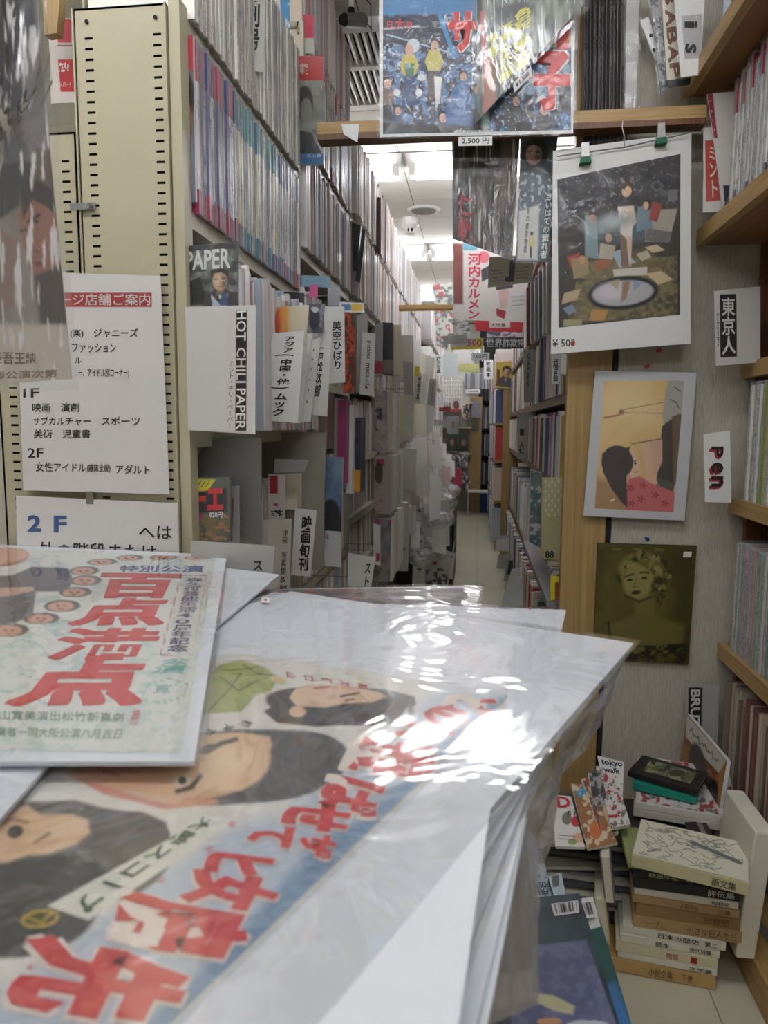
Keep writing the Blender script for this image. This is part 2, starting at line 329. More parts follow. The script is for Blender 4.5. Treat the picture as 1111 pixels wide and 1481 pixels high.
# ------------------------------------------------------------------ sheets: posters, cards, covers
def W4(px, Ys=None, Z=None, X=None):
    if Z is not None: return [aZ(*p, Z) for p in px]
    if X is not None: return [aX(*p, X) for p in px]
    if not isinstance(Ys, (list, tuple)): Ys = [Ys]*4
    return [aY(*p, y) for p, y in zip(px, Ys)]
def sheet(name, label, cat, q, thick=.002, mt=None, art=None, cells=None, region=None, texts=(), film=None, group=None, edge=None, fm=.006, warp=0, rough=.45, wseed=0):
    """a flat thing given by four corner points (tl,tr,br,bl as seen); art and letters sit on the side seen"""
    mt = mt or WHITE; q = [np.array(p, float) for p in q]
    n = np.cross(q[1]-q[0], q[3]-q[0]); n /= np.linalg.norm(n); c = sum(q)/4
    if np.dot(n, O3-c) < 0: n = -n
    p0 = q[0]
    Lw = max(np.linalg.norm(q[1]-q[0]), np.linalg.norm(q[3]-q[0]))
    def wv(P):
        if not warp: return np.zeros(len(P))
        d = (P-p0)/Lw; a = d @ (q[1]-q[0])/np.linalg.norm(q[1]-q[0]); b = d @ (q[3]-q[0])/np.linalg.norm(q[3]-q[0])
        return warp*(np.sin(a*5+wseed)*.6+np.sin(b*4+a*3+wseed*2)*.4)
    def onto(px, lift):
        out = []
        for x, y in px:
            d = ray(x, y); t = np.dot(p0-O3, n)/np.dot(d, n); out.append(O3+d*t)
        out = np.array(out); return out+n*(lift+wv(out))[:, None]
    g = 14 if warp else 1
    U, V = np.meshgrid(np.linspace(0, 1, g+1), np.linspace(0, 1, g+1)); P = bil(q, U.ravel(), V.ravel())
    # keep planar for px mapping: fourth corner falls onto the plane
    P = P-np.outer((P-p0) @ n, n)
    A = P+n*wv(P)[:, None]; B = A-n*thick; N = len(A); faces = []; mi = []
    for j in range(g):
        for i in range(g):
            a = j*(g+1)+i; faces.append((a, a+1, a+g+2, a+g+1)); faces.append((N+a+g+1, N+a+g+2, N+a+1, N+a)); mi += [0, 0]
    rim = [i for i in range(g+1)]+[j*(g+1)+g for j in range(1, g+1)]+[g*(g+1)+i for i in range(g-1, -1, -1)]+[j*(g+1) for j in range(g-1, 0, -1)]
    for i in range(len(rim)): a, b = rim[i], rim[(i+1) % len(rim)]; faces.append((a, N+a, N+b, b)); mi.append(1 if edge else 0)
    allv = np.vstack([A, B]); org = np.array([allv[:, 0].mean(), allv[:, 1].mean(), allv[:, 2].min()])
    me = bpy.data.meshes.new(name); me.from_pydata([tuple(v) for v in allv-org], [], faces); me.materials.append(mt)
    if edge: me.materials.append(edge)
    me.polygons.foreach_set('material_index', mi)
    ob = bpy.data.objects.new(name, me); SC.collection.objects.link(ob); ob.location = org; ob.matrix_world = Matrix.Translation(Vector(org))
    tag(ob, label, cat, group)
    if art is not None:
        rq = q if region is None else list(onto(region, 0))
        pp = proj(np.array(rq)); w = max(np.hypot(*(pp[1]-pp[0])), np.hypot(*(pp[2]-pp[3]))); h = max(np.hypot(*(pp[3]-pp[0])), np.hypot(*(pp[2]-pp[1])))
        st = cells or 1.6; nu, nv = int(min(420, max(4, w/st))), int(min(420, max(4, h/st)))
        U, V = np.meshgrid(np.linspace(0, 1, nu+1), np.linspace(0, 1, nv+1)); P = bil(rq, U.ravel(), V.ravel()); P = P-np.outer((P-p0) @ n, n)
        col = art.eval(proj(P)); Q = P+n*(wv(P)+.0005)[:, None]-org
        I = (np.arange(nv)[:, None]*(nu+1)+np.arange(nu)[None, :]).ravel()
        fs = np.stack([I, I+1, I+nu+2, I+nu+1], 1)
        me = bpy.data.meshes.new('printed_picture'); me.vertices.add(len(Q)); me.vertices.foreach_set('co', Q.ravel())
        me.loops.add(len(fs)*4); me.loops.foreach_set('vertex_index', fs.ravel()); me.polygons.add(len(fs)); me.polygons.foreach_set('loop_start', np.arange(0, len(fs)*4, 4)); 
        me.update(calc_edges=True)
        ca = me.color_attributes.new('print', 'FLOAT_COLOR', 'POINT'); ca.data.foreach_set('color', np.hstack([col, np.ones((len(col), 1))]).astype(np.float32).ravel())
        me.materials.append(attr_mat('printed ink %.2f' % rough, rough)); child('printed_picture', me, ob)
    if texts:
        L = Lettering(onto)
        for t in texts:
            L.add(*t[:3], **(t[3] if len(t) > 3 else {}))
        L.build(ob)
    if film:
        e1 = (q[1]-q[0])/np.linalg.norm(q[1]-q[0]); e2 = (q[3]-q[0])/np.linalg.norm(q[3]-q[0]); fq = [q[0]-(e1+e2)*fm, q[1]+(e1-e2)*fm, q[2]+(e1+e2)*fm, q[3]+(e2-e1)*fm]
        k = 16; U, V = np.meshgrid(np.linspace(0, 1, k+1), np.linspace(0, 1, k+1)); P = bil(fq, U.ravel(), V.ravel()); P = P-np.outer((P-p0) @ n, n)
        rr = np.random.RandomState(wseed+3); J = rr.rand(len(P))*.0012
        Q = P+n*(wv(P)+.0022+J)[:, None]-org
        fs = [(j*(k+1)+i, j*(k+1)+i+1, j*(k+1)+i+k+2, j*(k+1)+i+k+1) for j in range(k) for i in range(k)]
        me = bpy.data.meshes.new('plastic_sleeve'); me.from_pydata([tuple(v) for v in Q], [], fs); me.materials.append(film)
        for p in me.polygons: p.use_smooth = True
        child('plastic_sleeve', me, ob)
    return ob
# ================================================================== the setting
def slab(name, x0, x1, y0, y1, z0, z1, mt, bevel=0):
    m = MB(); m.box(x0, x1, y0, y1, z0, z1, mt); return m.build(name, kind='structure', bevel=bevel)
VINYL = mat('cream vinyl', (196, 190, 168), .28, noise=.06, scale=3, spec=.5)
CTILE = mat('ceiling board', (232, 230, 224), .9, noise=.10, scale=170)
PLAST = mat('painted wall', (214, 210, 198), .85, noise=.04, scale=8)
floor = slab('floor', -2.6, 2.2, -2.8, 11.2, -.1, -.004, mat('floor joint', (168, 160, 140), .8))
tm = MB(); tm.box(-.2235, .2235, -.2235, .2235, 0, .004, VINYL); tme = tm.mesh('tile')
for i in range(-2, 4):
    for j in range(0, 24): child('tile', tme, floor, (i*.45+.0-.2+.2, j*.45+.3-4.2, .096), (0, 0, 0))
ceil = slab('ceiling', -2.6, 2.2, -2.8, 11.2, CEIL+.006, CEIL+.1, mat('ceiling joint', (120, 118, 112), .9))
cm = MB(); cm.box(-.4525, .4525, -.2265, .2265, 0, .006, CTILE); cme = cm.mesh('tile')
for i in range(-2, 3):
    for j in range(-1, 24): child('tile', cme, ceil, (i*.91+.0+.2+.0, j*.459-4.0, -.006))
slab('wall_left', -2.7, -2.6, -2.8, 11.2, -.1, CEIL+.1, PLAST); slab('wall_right', 2.2, 2.3, -2.8, 11.2, -.1, CEIL+.1, PLAST)
slab('wall_back', -2.6, 2.2, -2.9, -2.8, -.1, CEIL+.1, PLAST); slab('wall_front', -2.6, 2.2, 11.2, 11.3, -.1, CEIL+.1, PLAST)
# wallpapered partition beside the post: woven look
def fabric():
    m = bpy.data.materials.new('woven wallpaper'); m.use_nodes = True; n = m.node_tree.nodes; L = m.node_tree.links; b = n['Principled BSDF']
    tc = n.new('ShaderNodeTexCoord'); mp = n.new('ShaderNodeMapping'); mp.inputs['Scale'].default_value = (260, 260, 14)
    nz = n.new('ShaderNodeTexNoise'); nz.inputs['Scale'].default_value = 3; nz.inputs['Detail'].default_value = 5
    r = n.new('ShaderNodeValToRGB'); r.color_ramp.elements[0].position = .35; r.color_ramp.elements[1].position = .66
    r.color_ramp.elements[0].color = (*lin((170, 164, 150)), 1); r.color_ramp.elements[1].color = (*lin((196, 190, 175)), 1)
    L.new(tc.outputs['Object'], mp.inputs['Vector']); L.new(mp.outputs[0], nz.inputs['Vector']); L.new(nz.outputs['Fac'], r.inputs[0]); L.new(r.outputs[0], b.inputs['Base Color'])
    bp = n.new('ShaderNodeBump'); bp.inputs['Strength'].default_value = .5; bp.inputs['Distance'].default_value = .002; L.new(nz.outputs['Fac'], bp.inputs['Height']); L.new(bp.outputs[0], b.inputs['Normal'])
    b.inputs['Roughness'].default_value = .85; return m
FAB = fabric()
slab('wall_partition', .362, 1.3, 2.0, 2.06, 0, CEIL, FAB)
# ------------------------------------------------------------------ ceiling lights, vent, detector, camera
LAMPM = mat('tube glow', (248, 250, 255), .5, emit=28)
LAMPN = mat('tube glow over table', (248, 250, 255), .5, emit=20)
FIX = mat('white enamel', (235, 235, 232), .4)
for i, (x, y) in enumerate(TUBES):
    t = empty('ceiling_light', (x, y, CEIL-.1), ['long twin tube light on the ceiling, left half of the pair nearest above the aisle', 'long twin tube light on the ceiling, right half of the pair nearest above the aisle',
        'long twin tube light farther down the ceiling, left of its end joint', 'long twin tube light farther down the ceiling, right of its end joint', 'third pair of tube lights down the ceiling, left half', 'third pair of tube lights down the ceiling, right half'][i] if i < 6 else 'tube light on the ceiling above the poster table', 'ceiling light', 'tube lights across the ceiling' if i < 6 else 'tube lights above the table')
    m = MB(); m.hexa([(-.62, -.05, .04), (.62, -.05, .04), (.62, .05, .04), (-.62, .05, .04), (-.63, -.115, .094), (.63, -.115, .094), (.63, .115, .094), (-.63, .115, .094)], FIX); child('reflector', m.mesh('reflector'), t)
    for s in (-.062, .062):
        m = MB(); m.tube((-.58, s, .022), (.58, s, .022), .0155, LAMPM if y > 2 else LAMPN, 10); child('fluorescent_tube', m.mesh('fluorescent_tube'), t)
        for e in (-.595, .595): m = MB(); m.box(e-.018, e+.018, s-.02, s+.02, 0, .05, FIX); child('lamp_holder', m.mesh('lamp_holder'), t)
# air vent with slanted slats
vx0, vx1 = sorted((aZ(497, 60, CEIL)[0], aZ(560, 175, CEIL)[0])); 
m0 = empty('ceiling_vent', (-.33, 3.2, CEIL-.03), 'white framed air intake with thin dark slats in the ceiling above the rail', 'vent')
m = MB()
for a in ((-.34, .34, -.36, -.31), (-.34, .34, .31, .36), (-.34, -.29, -.31, .31), (.29, .34, -.31, .31), (-.34, .34, -.05, -.02)): m.box(*a, 0, .03, FIX)
child('frame', m.mesh('frame'), m0); m = MB(); m.box(-.29, .29, -.31, .31, .026, .029, DARK); child('backing', m.mesh('backing'), m0)
sl = MB(); sl.box(-.006, .006, -.165, .165, 0, .018, FIX); slm = sl.mesh('slat')
for i in range(20): child('slat', slm, m0, (-.27+i*.0285, .145, .004), (0, .5, 0))
for i in range(20): child('slat', slm, m0, (-.27+i*.0285, -.18, .004), (0, .5, 0), (1, .72, 1))
# smoke detector
p = aZ(594, 326, CEIL-.05); t = empty('smoke_detector', (p[0], p[1], CEIL-.11), 'white round smoke detector hanging from the ceiling tiles', 'smoke detector')
m = MB(); m.tube((0, 0, .06), (0, 0, .11), .062, FIX, 20, .06); m.tube((0, 0, .035), (0, 0, .06), .045, FIX, 20, .062); child('housing', m.mesh('housing'), t)
m = MB()
for k in range(8): a = k*math.pi/4; m.box(-.006+.036*math.cos(a), .006+.036*math.cos(a), -.006+.036*math.sin(a), .006+.036*math.sin(a), .008, .036, FIX)
m.tube((0, 0, 0), (0, 0, .009), .036, FIX, 16, .042); child('sensor_cage', m.mesh('sensor_cage'), t); m = MB(); m.tube((0, 0, .01), (0, 0, .035), .026, DARK, 12); child('sensor', m.mesh('sensor'), t)
p = aZ(613, 303, CEIL); t = empty('ceiling_speaker', (p[0], p[1], CEIL-.014), 'round white grille set flush in the ceiling beside the smoke detector', 'speaker grille')
m = MB(); m.tube((0, 0, .004), (0, 0, .014), .1, FIX, 24, .115); child('rim', m.mesh('rim'), t); m = MB(); m.tube((0, 0, 0), (0, 0, .004), .085, mat('grey grille', (130, 128, 124), .6, noise=.5, scale=90), 20); child('grille', m.mesh('grille'), t)
# security camera
p = aZ(508, -6, CEIL-.02); bx, by = float(p[0]), float(p[1])
t = empty('security_camera', (bx, by, CEIL-.156), 'small dark dome-headed security camera hanging from the ceiling above the racks', 'camera')
GREY = mat('grey casting', (120, 118, 116), .4); BLK = mat('black plastic', (26, 26, 28), .35)
m = MB(); m.tube((0, 0, .245), (0, 0, .26), .065, GREY, 20); child('base_plate', m.mesh('base_plate'), t)
m = MB(); m.tube((0, 0, .16), (0, 0, .245), .016, FIX, 12); m.tube((0, 0, .12), (0, 0, .16), .02, BLK, 12); child('stem', m.mesh('stem'), t)
m = MB(); m.tube((-.03, -.06, .07), (.06, .06, .12), .034, GREY, 14, .04); child('body', m.mesh('body'), t)
m = MB(); m.tube((-.042, -.074, .064), (-.03, -.06, .07), .026, BLK, 14, .034); child('lens', m.mesh('lens'), t)
m = MB(); prev = Vector((.06, .06, .12))
for k in range(1, 8): q = Vector((.06+.05*math.sin(k*.5), .05, .12-.02*k*(1 if k < 4 else -1)-.0)); m.tube(prev, q, .003, BLK, 5); prev = q
child('cable', m.mesh('cable'), t); t.scale = (.6, .6, .6)
# ================================================================== magazines: one unit mesh, spine at x=0 facing +x, fore edge at -1
def unit_mag(cover, pages=PAPER, name='magazine', face=None):
    m = MB(); e = .04
    m.box(-.985, -.01, e, 1-e, .008, .992, pages)
    face = face or cover
    m.box(-1, 0, 0, e, 0, 1, face); m.box(-1, 0, 1-e, 1, 0, 1, face)
    m.hexa([(-.012, 0, 0), (0, .12, 0), (0, .88, 0), (-.012, 1, 0), (-.012, 0, 1), (0, .12, 1), (0, .88, 1), (-.012, 1, 1)], cover)
    return m.mesh(name)
def unit_film(seed, mt, top=.03, low=.012):
    r = random.Random(seed); v = []; f = []; K = 12
    for i in range(K+1):
        z = -low+(1+top+low)*i/K
        for j in range(4):
            y = .02+.96*j/3; v.append((.006+r.uniform(0, .012) if 0 < j < 3 else -.02+r.uniform(0, .01), y+(r.uniform(-.1, .1) if 0 < j < 3 else 0), z+(r.uniform(-.006, .006))))
    for i in range(K):
        for j in range(3): a = i*4+j; f.append((a, a+1, a+5, a+4))
    b = len(v)
    for zz in (-low, 1+top):
        for j in range(4): v.append((-.02, .02+.96*j/3, zz)); 
        for j in range(4): v.append((-.98, .02+.96*j/3, zz+r.uniform(-.008, .008)))
        for j in range(3): f.append((b+j, b+j+1, b+5+j, b+4+j))
        b = len(v)
    me = bpy.data.meshes.new('plastic_sleeve'); me.from_pydata(v, [], f); me.materials.append(mt)
    for p in me.polygons: p.use_smooth = True
    return me
SLV = plastic('spine film', .02, .22, .25, 40, .8, (1, 6, 14), fk=.35)
FILMS = [unit_film(i, SLV) for i in range(5)]
def ordinal(n):
    w = 'first second third fourth fifth sixth seventh eighth ninth tenth'.split()
    return w[n-1] if n <= 10 else '%d%s' % (n, {1: 'st', 2: 'nd', 3: 'rd'}.get(n % 10 if n % 100 not in (11, 12, 13) else 0, 'th'))
def row(p, y0, y1, z, x, h, t, d, mesh, label, group, cat='magazine', name='magazine', film=True, face=1, jit=.004, lean=0, filt=0, rr=None):
    """stand magazines side by side along Y; face=+1 spines look to +X"""
    r = rr or R; y = y0; out = []; ms = mesh if isinstance(mesh, list) else [mesh]
    while True:
        w = r.uniform(*t)
        if y+w > y1: break
        hh = h*r.uniform(1-filt, 1); xx = x+r.uniform(-jit, jit)
        ob = bpy.data.objects.new(name, r.choice(ms)); SC.collection.objects.link(ob)
        ob.location = (xx, y if face > 0 else y+w, z+.0006); ob.rotation_euler = (0, 0, (0 if face > 0 else math.pi)); ob.scale = (d, w*.985, hh)
        tag(ob, label % ordinal(len(out)+1) if '%s' in label else label, cat, group)
        if film:
            f = child('plastic_sleeve', r.choice(FILMS), ob)
        out.append(ob); y += w
    return out
def spread_mass(name, parent, rows, pal, face=1, top=.0):
    """far rows: each book its own box, coloured one by one, joined as stuff"""
    v = []; f = []; cols = []
    for (x, y0, y1, z, h, d, t0, t1) in rows:
        y = y0
        while y < y1-t0:
            w = R.uniform(t0, t1); hh = h*R.uniform(.9, 1); xx = x+R.uniform(-.012, .006)*face; dd = d*face; b = len(v); g = .0006
            for zz in (z+.0006, z+hh):
                for q in ((xx-dd, y+g), (xx-.002*face, y+g), (xx, y+w*.3), (xx, y+w*.7), (xx-.002*face, y+w-g), (xx-dd, y+w-g)): v.append((q[0], q[1], zz))
            f += [tuple(b+i for i in range(6))[::-1], tuple(b+6+i for i in range(6))]+[(b+i, b+(i+1) % 6, b+6+(i+1) % 6, b+6+i) for i in range(6)]
            c = lin(R.choice(pal)); k = R.uniform(.8, 1.1); cols += [[min(1, q*k) for q in c]+[1]]*8; y += w
    me = bpy.data.meshes.new(name); a = np.array(v); me.from_pydata(v, [], f); ca = me.color_attributes.new('print', 'FLOAT_COLOR', 'CORNER')
    arr = np.repeat(np.array(cols), [len(q) for q in f], axis=0); ca.data.foreach_set('color', arr.astype(np.float32).ravel())
    me.materials.append(attr_mat('printed spines', .5, coat=.08))
    o = bpy.data.objects.new(name, me); SC.collection.objects.link(o); return o
# ================================================================== left steel rack
XF = -.525
rackm = [1.3, 2.165, 3.03, 3.9, 4.76, 5.62, 6.48]
rack = empty('steel_rack', (-.62, 1.3, 0), 'cream slotted steel rack running down the left side of the aisle', 'rack')
def part(mb, name, parent): return mb.build(name, parent)
SL = [aY(128, 46, 1.3)[0], aY(227, 41, 1.3)[0]]
def end_panel(name, x0, x1, s, ztop, y, parent):
    m = MB(); sw = .0075; zs = [ztop-.05-.0176*i for i in range(70)]; zs = [z for z in zs if z > .05]
    cuts = [(x0, s[0]-sw), (s[0]+sw, s[1]-sw), (s[1]+sw, x1)]
    for a, b in cuts: m.quad([(a, y, 0), (b, y, 0), (b, y, ztop), (a, y, ztop)], STEEL)
    for c in s:
        prev = ztop
        for z in zs: m.quad([(c-sw, y, z+.0021), (c+sw, y, z+.0021), (c+sw, y, prev), (c-sw, y, prev)], STEEL); prev = z-.0021
        m.quad([(c-sw, y, 0), (c+sw, y, 0), (c+sw, y, prev), (c-sw, y, prev)], STEEL)
    m.box(x0, x0+.004, y, y+.022, 0, ztop, STEEL); m.box(x1-.004, x1, y, y+.022, 0, ztop, STEEL); m.box(x0, x1, y+.018, y+.022, 0, ztop, DARK); m.box(x0, x1, y, y+.022, ztop-.004, ztop, GREY)
    return part(m, name, parent)
end_panel('end_panel', -.719, -.548, SL, 1.82, 1.3, rack)
m = MB(); m.box(-.545, XF, 1.303, 1.34, 0, 1.83, STEEL); m.box(-.7195, -.717, 1.296, 1.3, 0, 1.82, STEEL); m.box(-.5505, -.5475, 1.296, 1.3, 0, 1.82, STEEL); part(m, 'corner_post', rack)
m = MB()
for c in SL: m.tube((c-.002, 1.297, 1.797), (c-.002, 1.2995, 1.797), .0035, DARK, 12)
part(m, 'bolt', rack)
rackB = empty('steel_rack', (-.82, 1.3, 0), 'second cream slotted steel rack end behind the hanging dark poster', 'rack')
end_panel('end_panel', -.905, -.728, [SL[0]-.185, SL[1]-.185], 1.62, 1.31, rackB)
m = MB(); m.box(-.905, -.728, 1.34, 3, .1, .12, STEEL2); m.box(-.905, -.89, 2.98, 3, 0, 1.6, STEEL2); part(m, 'shelf', rackB)
m = MB(); b0 = aY(100, 303, 1.29); b1 = aY(136, 292, 1.29); m.box(b0[0], b1[0], 1.292, 1.296, b0[2], b1[2], mat('zinc', (170, 172, 172), .3, .8)); m.tube((b1[0]-.008, 1.286, (b0[2]+b1[2])/2), (b1[0]-.008, 1.292, (b0[2]+b1[2])/2), .0035, GREY, 8); part(m, 'joining_bracket', rack)
for y in rackm[1:]:
    hh = 1.93 if y < 2.5 else 2.3
    m = MB(); m.box(XF-.035, XF-.004, y-.012, y+.012, 0, hh, STEEL2); m.box(-.72, -.7, y-.012, y+.012, 0, hh, STEEL2); part(m, 'upright', rack)
m = MB(); m.box(-.722, -.718, 1.34, 7, 0, 2.3, STEEL2); part(m, 'back_sheet', rack)
SHELVES = {0: [1.815, 1.485, 1.085, .72, .45, .15], 1: [2.235, 1.93, 1.62, 1.245, .87, .595, .3, .08]}
for b in range(6):
    zs = SHELVES.get(b) or [1.95, 1.625, 1.27, .96, .70, .45, .15]
    for z in zs:
        m = MB(); a, c = rackm[b]+.014, (rackm[b+1]-.014 if b < 5 else 6.48)
        if b == 0: a = 1.34
        m.box(-.718, XF-.002, a, c, z-.014, z, STEEL2); m.box(XF-.006, XF-.001, a, c, z-.03, z, STEEL2); part(m, 'shelf', rack)
# spines
cream = [(236, 232, 220), (242, 238, 228), (226, 220, 200), (238, 234, 226), (220, 214, 200), (240, 236, 222), (230, 224, 206), (206, 190, 176), (236, 230, 220), (176, 172, 168)]
mg_cream = unit_mag(spine_mat('cream spines', cream, None, None, (90, 80, 74), .35))
mg_pink = unit_mag(spine_mat('pink banded spines', [(240, 236, 234), (226, 224, 226), (236, 230, 230), (206, 202, 210), (242, 240, 236), (120, 114, 150)], [(206, 96, 116), (196, 88, 108), (190, 60, 80), (176, 112, 134), (74, 86, 140)], [(176, 70, 104), (190, 84, 110), (160, 64, 100)], (70, 64, 84), .4))
mg_teal = unit_mag(spine_mat('teal banded spines', [(240, 232, 202), (236, 228, 196), (242, 238, 220), (220, 214, 196), (230, 226, 210), (196, 196, 200)], [(104, 160, 164), (120, 170, 172), (92, 140, 164), (132, 172, 170)], [(110, 150, 168), (120, 120, 160), (170, 140, 120)], (90, 84, 80), .4))
mg_mix = unit_mag(spine_mat('mixed pale spines', [(236, 226, 226), (224, 226, 232), (240, 236, 234), (216, 196, 200), (196, 202, 220), (236, 230, 214), (216, 216, 220), (242, 240, 238), (160, 156, 170)], [(170, 180, 200), (214, 190, 194), (222, 220, 216), (130, 140, 176)], [(150, 150, 190), (190, 110, 120), (212, 206, 200)], (76, 74, 84), .45))
mg_grey = unit_mag(spine_mat('grey white spines', [(214, 212, 210), (196, 194, 194), (226, 224, 222), (170, 168, 170), (206, 200, 196), (150, 146, 150), (220, 218, 220)], None, None, (84, 80, 86), .5))
mg_red = unit_mag(spine_mat('red topped spines', [(232, 224, 206), (220, 214, 200), (236, 230, 216), (206, 190, 180), (170, 186, 206)], [(214, 80, 76), (226, 214, 196), (230, 220, 204), (206, 110, 106)], [(150, 60, 56), (200, 190, 170)], (80, 60, 56), .4))
row(rack, 1.345, 2.15, 1.815, -.515, .31, (.0105, .0155), .2, mg_cream, 'cream-spined bagged magazine, %s from the near end of the rack top row', 'cream magazines on top of the rack')
row(rack, 1.357, 1.60, 1.485, -.518, .30, (.0095, .013), .2, mg_pink, 'pink-banded bagged magazine, %s from the near end of the second shelf', 'pink-banded magazines on the second shelf')
row(rack, 1.60, 1.93, 1.485, -.518, .30, (.009, .0125), .2, mg_teal, 'teal-headed cream bagged magazine, %s past the pink-banded ones', 'teal-headed magazines on the second shelf')
row(rack, 1.93, 2.15, 1.485, -.518, .30, (.009, .013), .2, mg_mix, 'pale pinkish bagged magazine, %s past the teal-headed ones', 'pale magazines at the far end of the second shelf')
row(rack, 2.19, 3.0, 1.93, -.515, .31, (.015, .021), .2, mg_red, 'red and cream bagged magazine, %s past the protruding film magazine', 'red and cream magazines in the second bay')
PAL = [(238, 236, 234), (224, 222, 222), (214, 210, 210), (230, 224, 218), (242, 240, 238), (196, 192, 194), (220, 210, 200), (204, 194, 188), (170, 164, 166), (232, 228, 228)]
PAL2 = PAL+[(224, 208, 190), (210, 190, 180), (190, 150, 146), (170, 180, 190)]
rows = []
for b in range(2, 6):
    a, c = rackm[b]+.02, rackm[b+1]-.02
    rows += [(-.50, a, c, 1.95, .32, .2, .010, .018), (-.50, a, c, 1.625, .30, .2, .010, .018)]
    for z, h, x in ((1.27, .29, -.555), (.96, .26, -.555), (.70, .235, -.555), (.45, .22, -.555), (.15, .24, -.555)): rows.append((x, a, c, z, h, .155, .008, .016))
rows += [(-.535, 2.19, 3.0, z, h, .17, .007, .013) for z, h in ((.87, .25), (.595, .24), (.3, .25), (.08, .2), (1.245, .28))]
rows += [(-.51, 2.19, 2.98, 2.235, .29, .2, .011, .016), (-.51, 2.19, 2.97, 1.62, .28, .2, .009, .0135), (-.455, 1.40, 2.1, 1.085, .33, .22, .009, .013)]
rows += [(-.54, 1.4, 2.14, z, h, .17, .008, .014) for z, h in ((.72, .24), (.45, .22), (.15, .24))]
o = spread_mass('magazine_rows', rack, rows, PAL2)
tag(o, 'packed rows of pale magazines filling the far bays and low shelves of the steel rack', 'magazines', None, 'stuff')
# ================================================================== cards and covers along the left rack
CARD = mat('grey white card', (206, 204, 200), .45, noise=.03, scale=12)
CARD2 = mat('soft grey card', (170, 168, 164), .4, noise=.05, scale=10)
K = (24, 22, 22)
RED = (176, 44, 44)
def card(label, px, Y, texts=(), mt=None, art=None, cat='divider card', name='divider_card', group=None, thick=.003, film=CLEAR, **kw):
    return sheet(name, label, cat, W4(px, Y), thick, mt or CARD, art=art, texts=texts, film=film, group=group, **kw)
def rectpx(x0, y0, x1, y1): return [(x0, y0), (x1, y0), (x1, y1), (x0, y1)]
def cw(q): """text turned a quarter clockwise inside the quad"""; return [q[1], q[2], q[3], q[0]]
# index card sticking out of the top row
card('white card lettered downwards sticking out of the top row on the rack', [(355, -40), (385, -38), (381, 104), (353, 102)], 1.72, [('復刊号', [(357, -32), (378, -31), (376, 74), (356, 74)], K, dict(mode='v', off=.03))])
# first magazine of the second shelf, its cover facing us
a = Art((120, 116, 118)).poly([(252, 44), (282, 52), (284, 102), (252, 98)], (196, 60, 78)).ell(262, 140, 20, 40, (44, 38, 38)).ell(263, 168, 14, 30, (196, 120, 92)).poly([(252, 180), (278, 196), (286, 294), (252, 292)], (130, 142, 164)).poly([(252, 190), (268, 196), (270, 215), (252, 215)], (190, 90, 70)).line([(262, 210), (276, 290)], 5, (96, 110, 136))
card('magazine with red head and a portrait cover, first on the second shelf', [(256, 49), (279, 51), (283, 292), (262, 291)], 1.345, mt=mat('pale cover', (210, 204, 204), .4), art=a, cat='magazine', name='magazine', thick=.008, texts=[('ス', rectpx(258, 62, 272, 76), (236, 200, 206), dict(off=.02))])
# PAPER cover
a = Art((92, 96, 92)).noise((130, 134, 128), 9, 14, .5, .2).noise((60, 62, 62), 16, 9, .62, .1, seed=4).poly([(262, 412), (290, 400), (300, 440), (262, 442)], (30, 32, 34)).face(318, 405, 13, -2, skin=(186, 160, 128), hair=(54, 46, 42), suit=(62, 56, 56)).poly([(305, 425), (318, 440), (330, 424), (326, 445), (308, 445)], (178, 188, 206)).poly([(320, 424), (328, 424), (330, 442), (318, 442)], (56, 84, 128)).poly([(265, 356), (342, 352), (342, 360), (265, 362)], (60, 62, 62))
card('bagged magazine with big white English title and a man in a suit', [(266, 356), (344, 350), (344, 470), (266, 474)], 1.322, [('PAPER', [(269, 364), (333, 359), (333, 387), (269, 391)], (214, 216, 212), dict(off=.05))], mt=mat('dark cover', (90, 92, 90), .4), art=a, cat='magazine', name='magazine', thick=.006, film=FILM, fm=.012)
# HOT CHILI PAPER divider
q = [(268, 444), (370, 441), (369, 628), (272, 622)]
card('large white divider with a black sideways title band, nearest on the rack', q, 1.3, [('HOT', cw([(343, 450), (357, 449), (356, 493), (342, 493)]), (226, 222, 216), dict(off=.012, lift=.0016)),
    ('CHILI', cw([(343, 503), (356, 503), (356, 554), (342, 554)]), (214, 206, 200), dict(off=.012, lift=.0016)), ('PAPER', cw([(343, 562), (356, 562), (355, 622), (341, 622)]), (226, 222, 216), dict(off=.012, lift=.0016)),
    ('ホット・チリ・ペーパー', [(331, 521), (340, 521), (337, 620), (328, 620)], (60, 50, 54), dict(mode='v', off=.0))],
    art=Art((206, 200, 196)).poly([(342, 449), (357.5, 448.5), (356.5, 623), (340.5, 623)], (28, 26, 28), .5), region=[(326, 446), (362, 445), (362, 625), (326, 624)], cells=1, film=CLEAR, thick=.005)
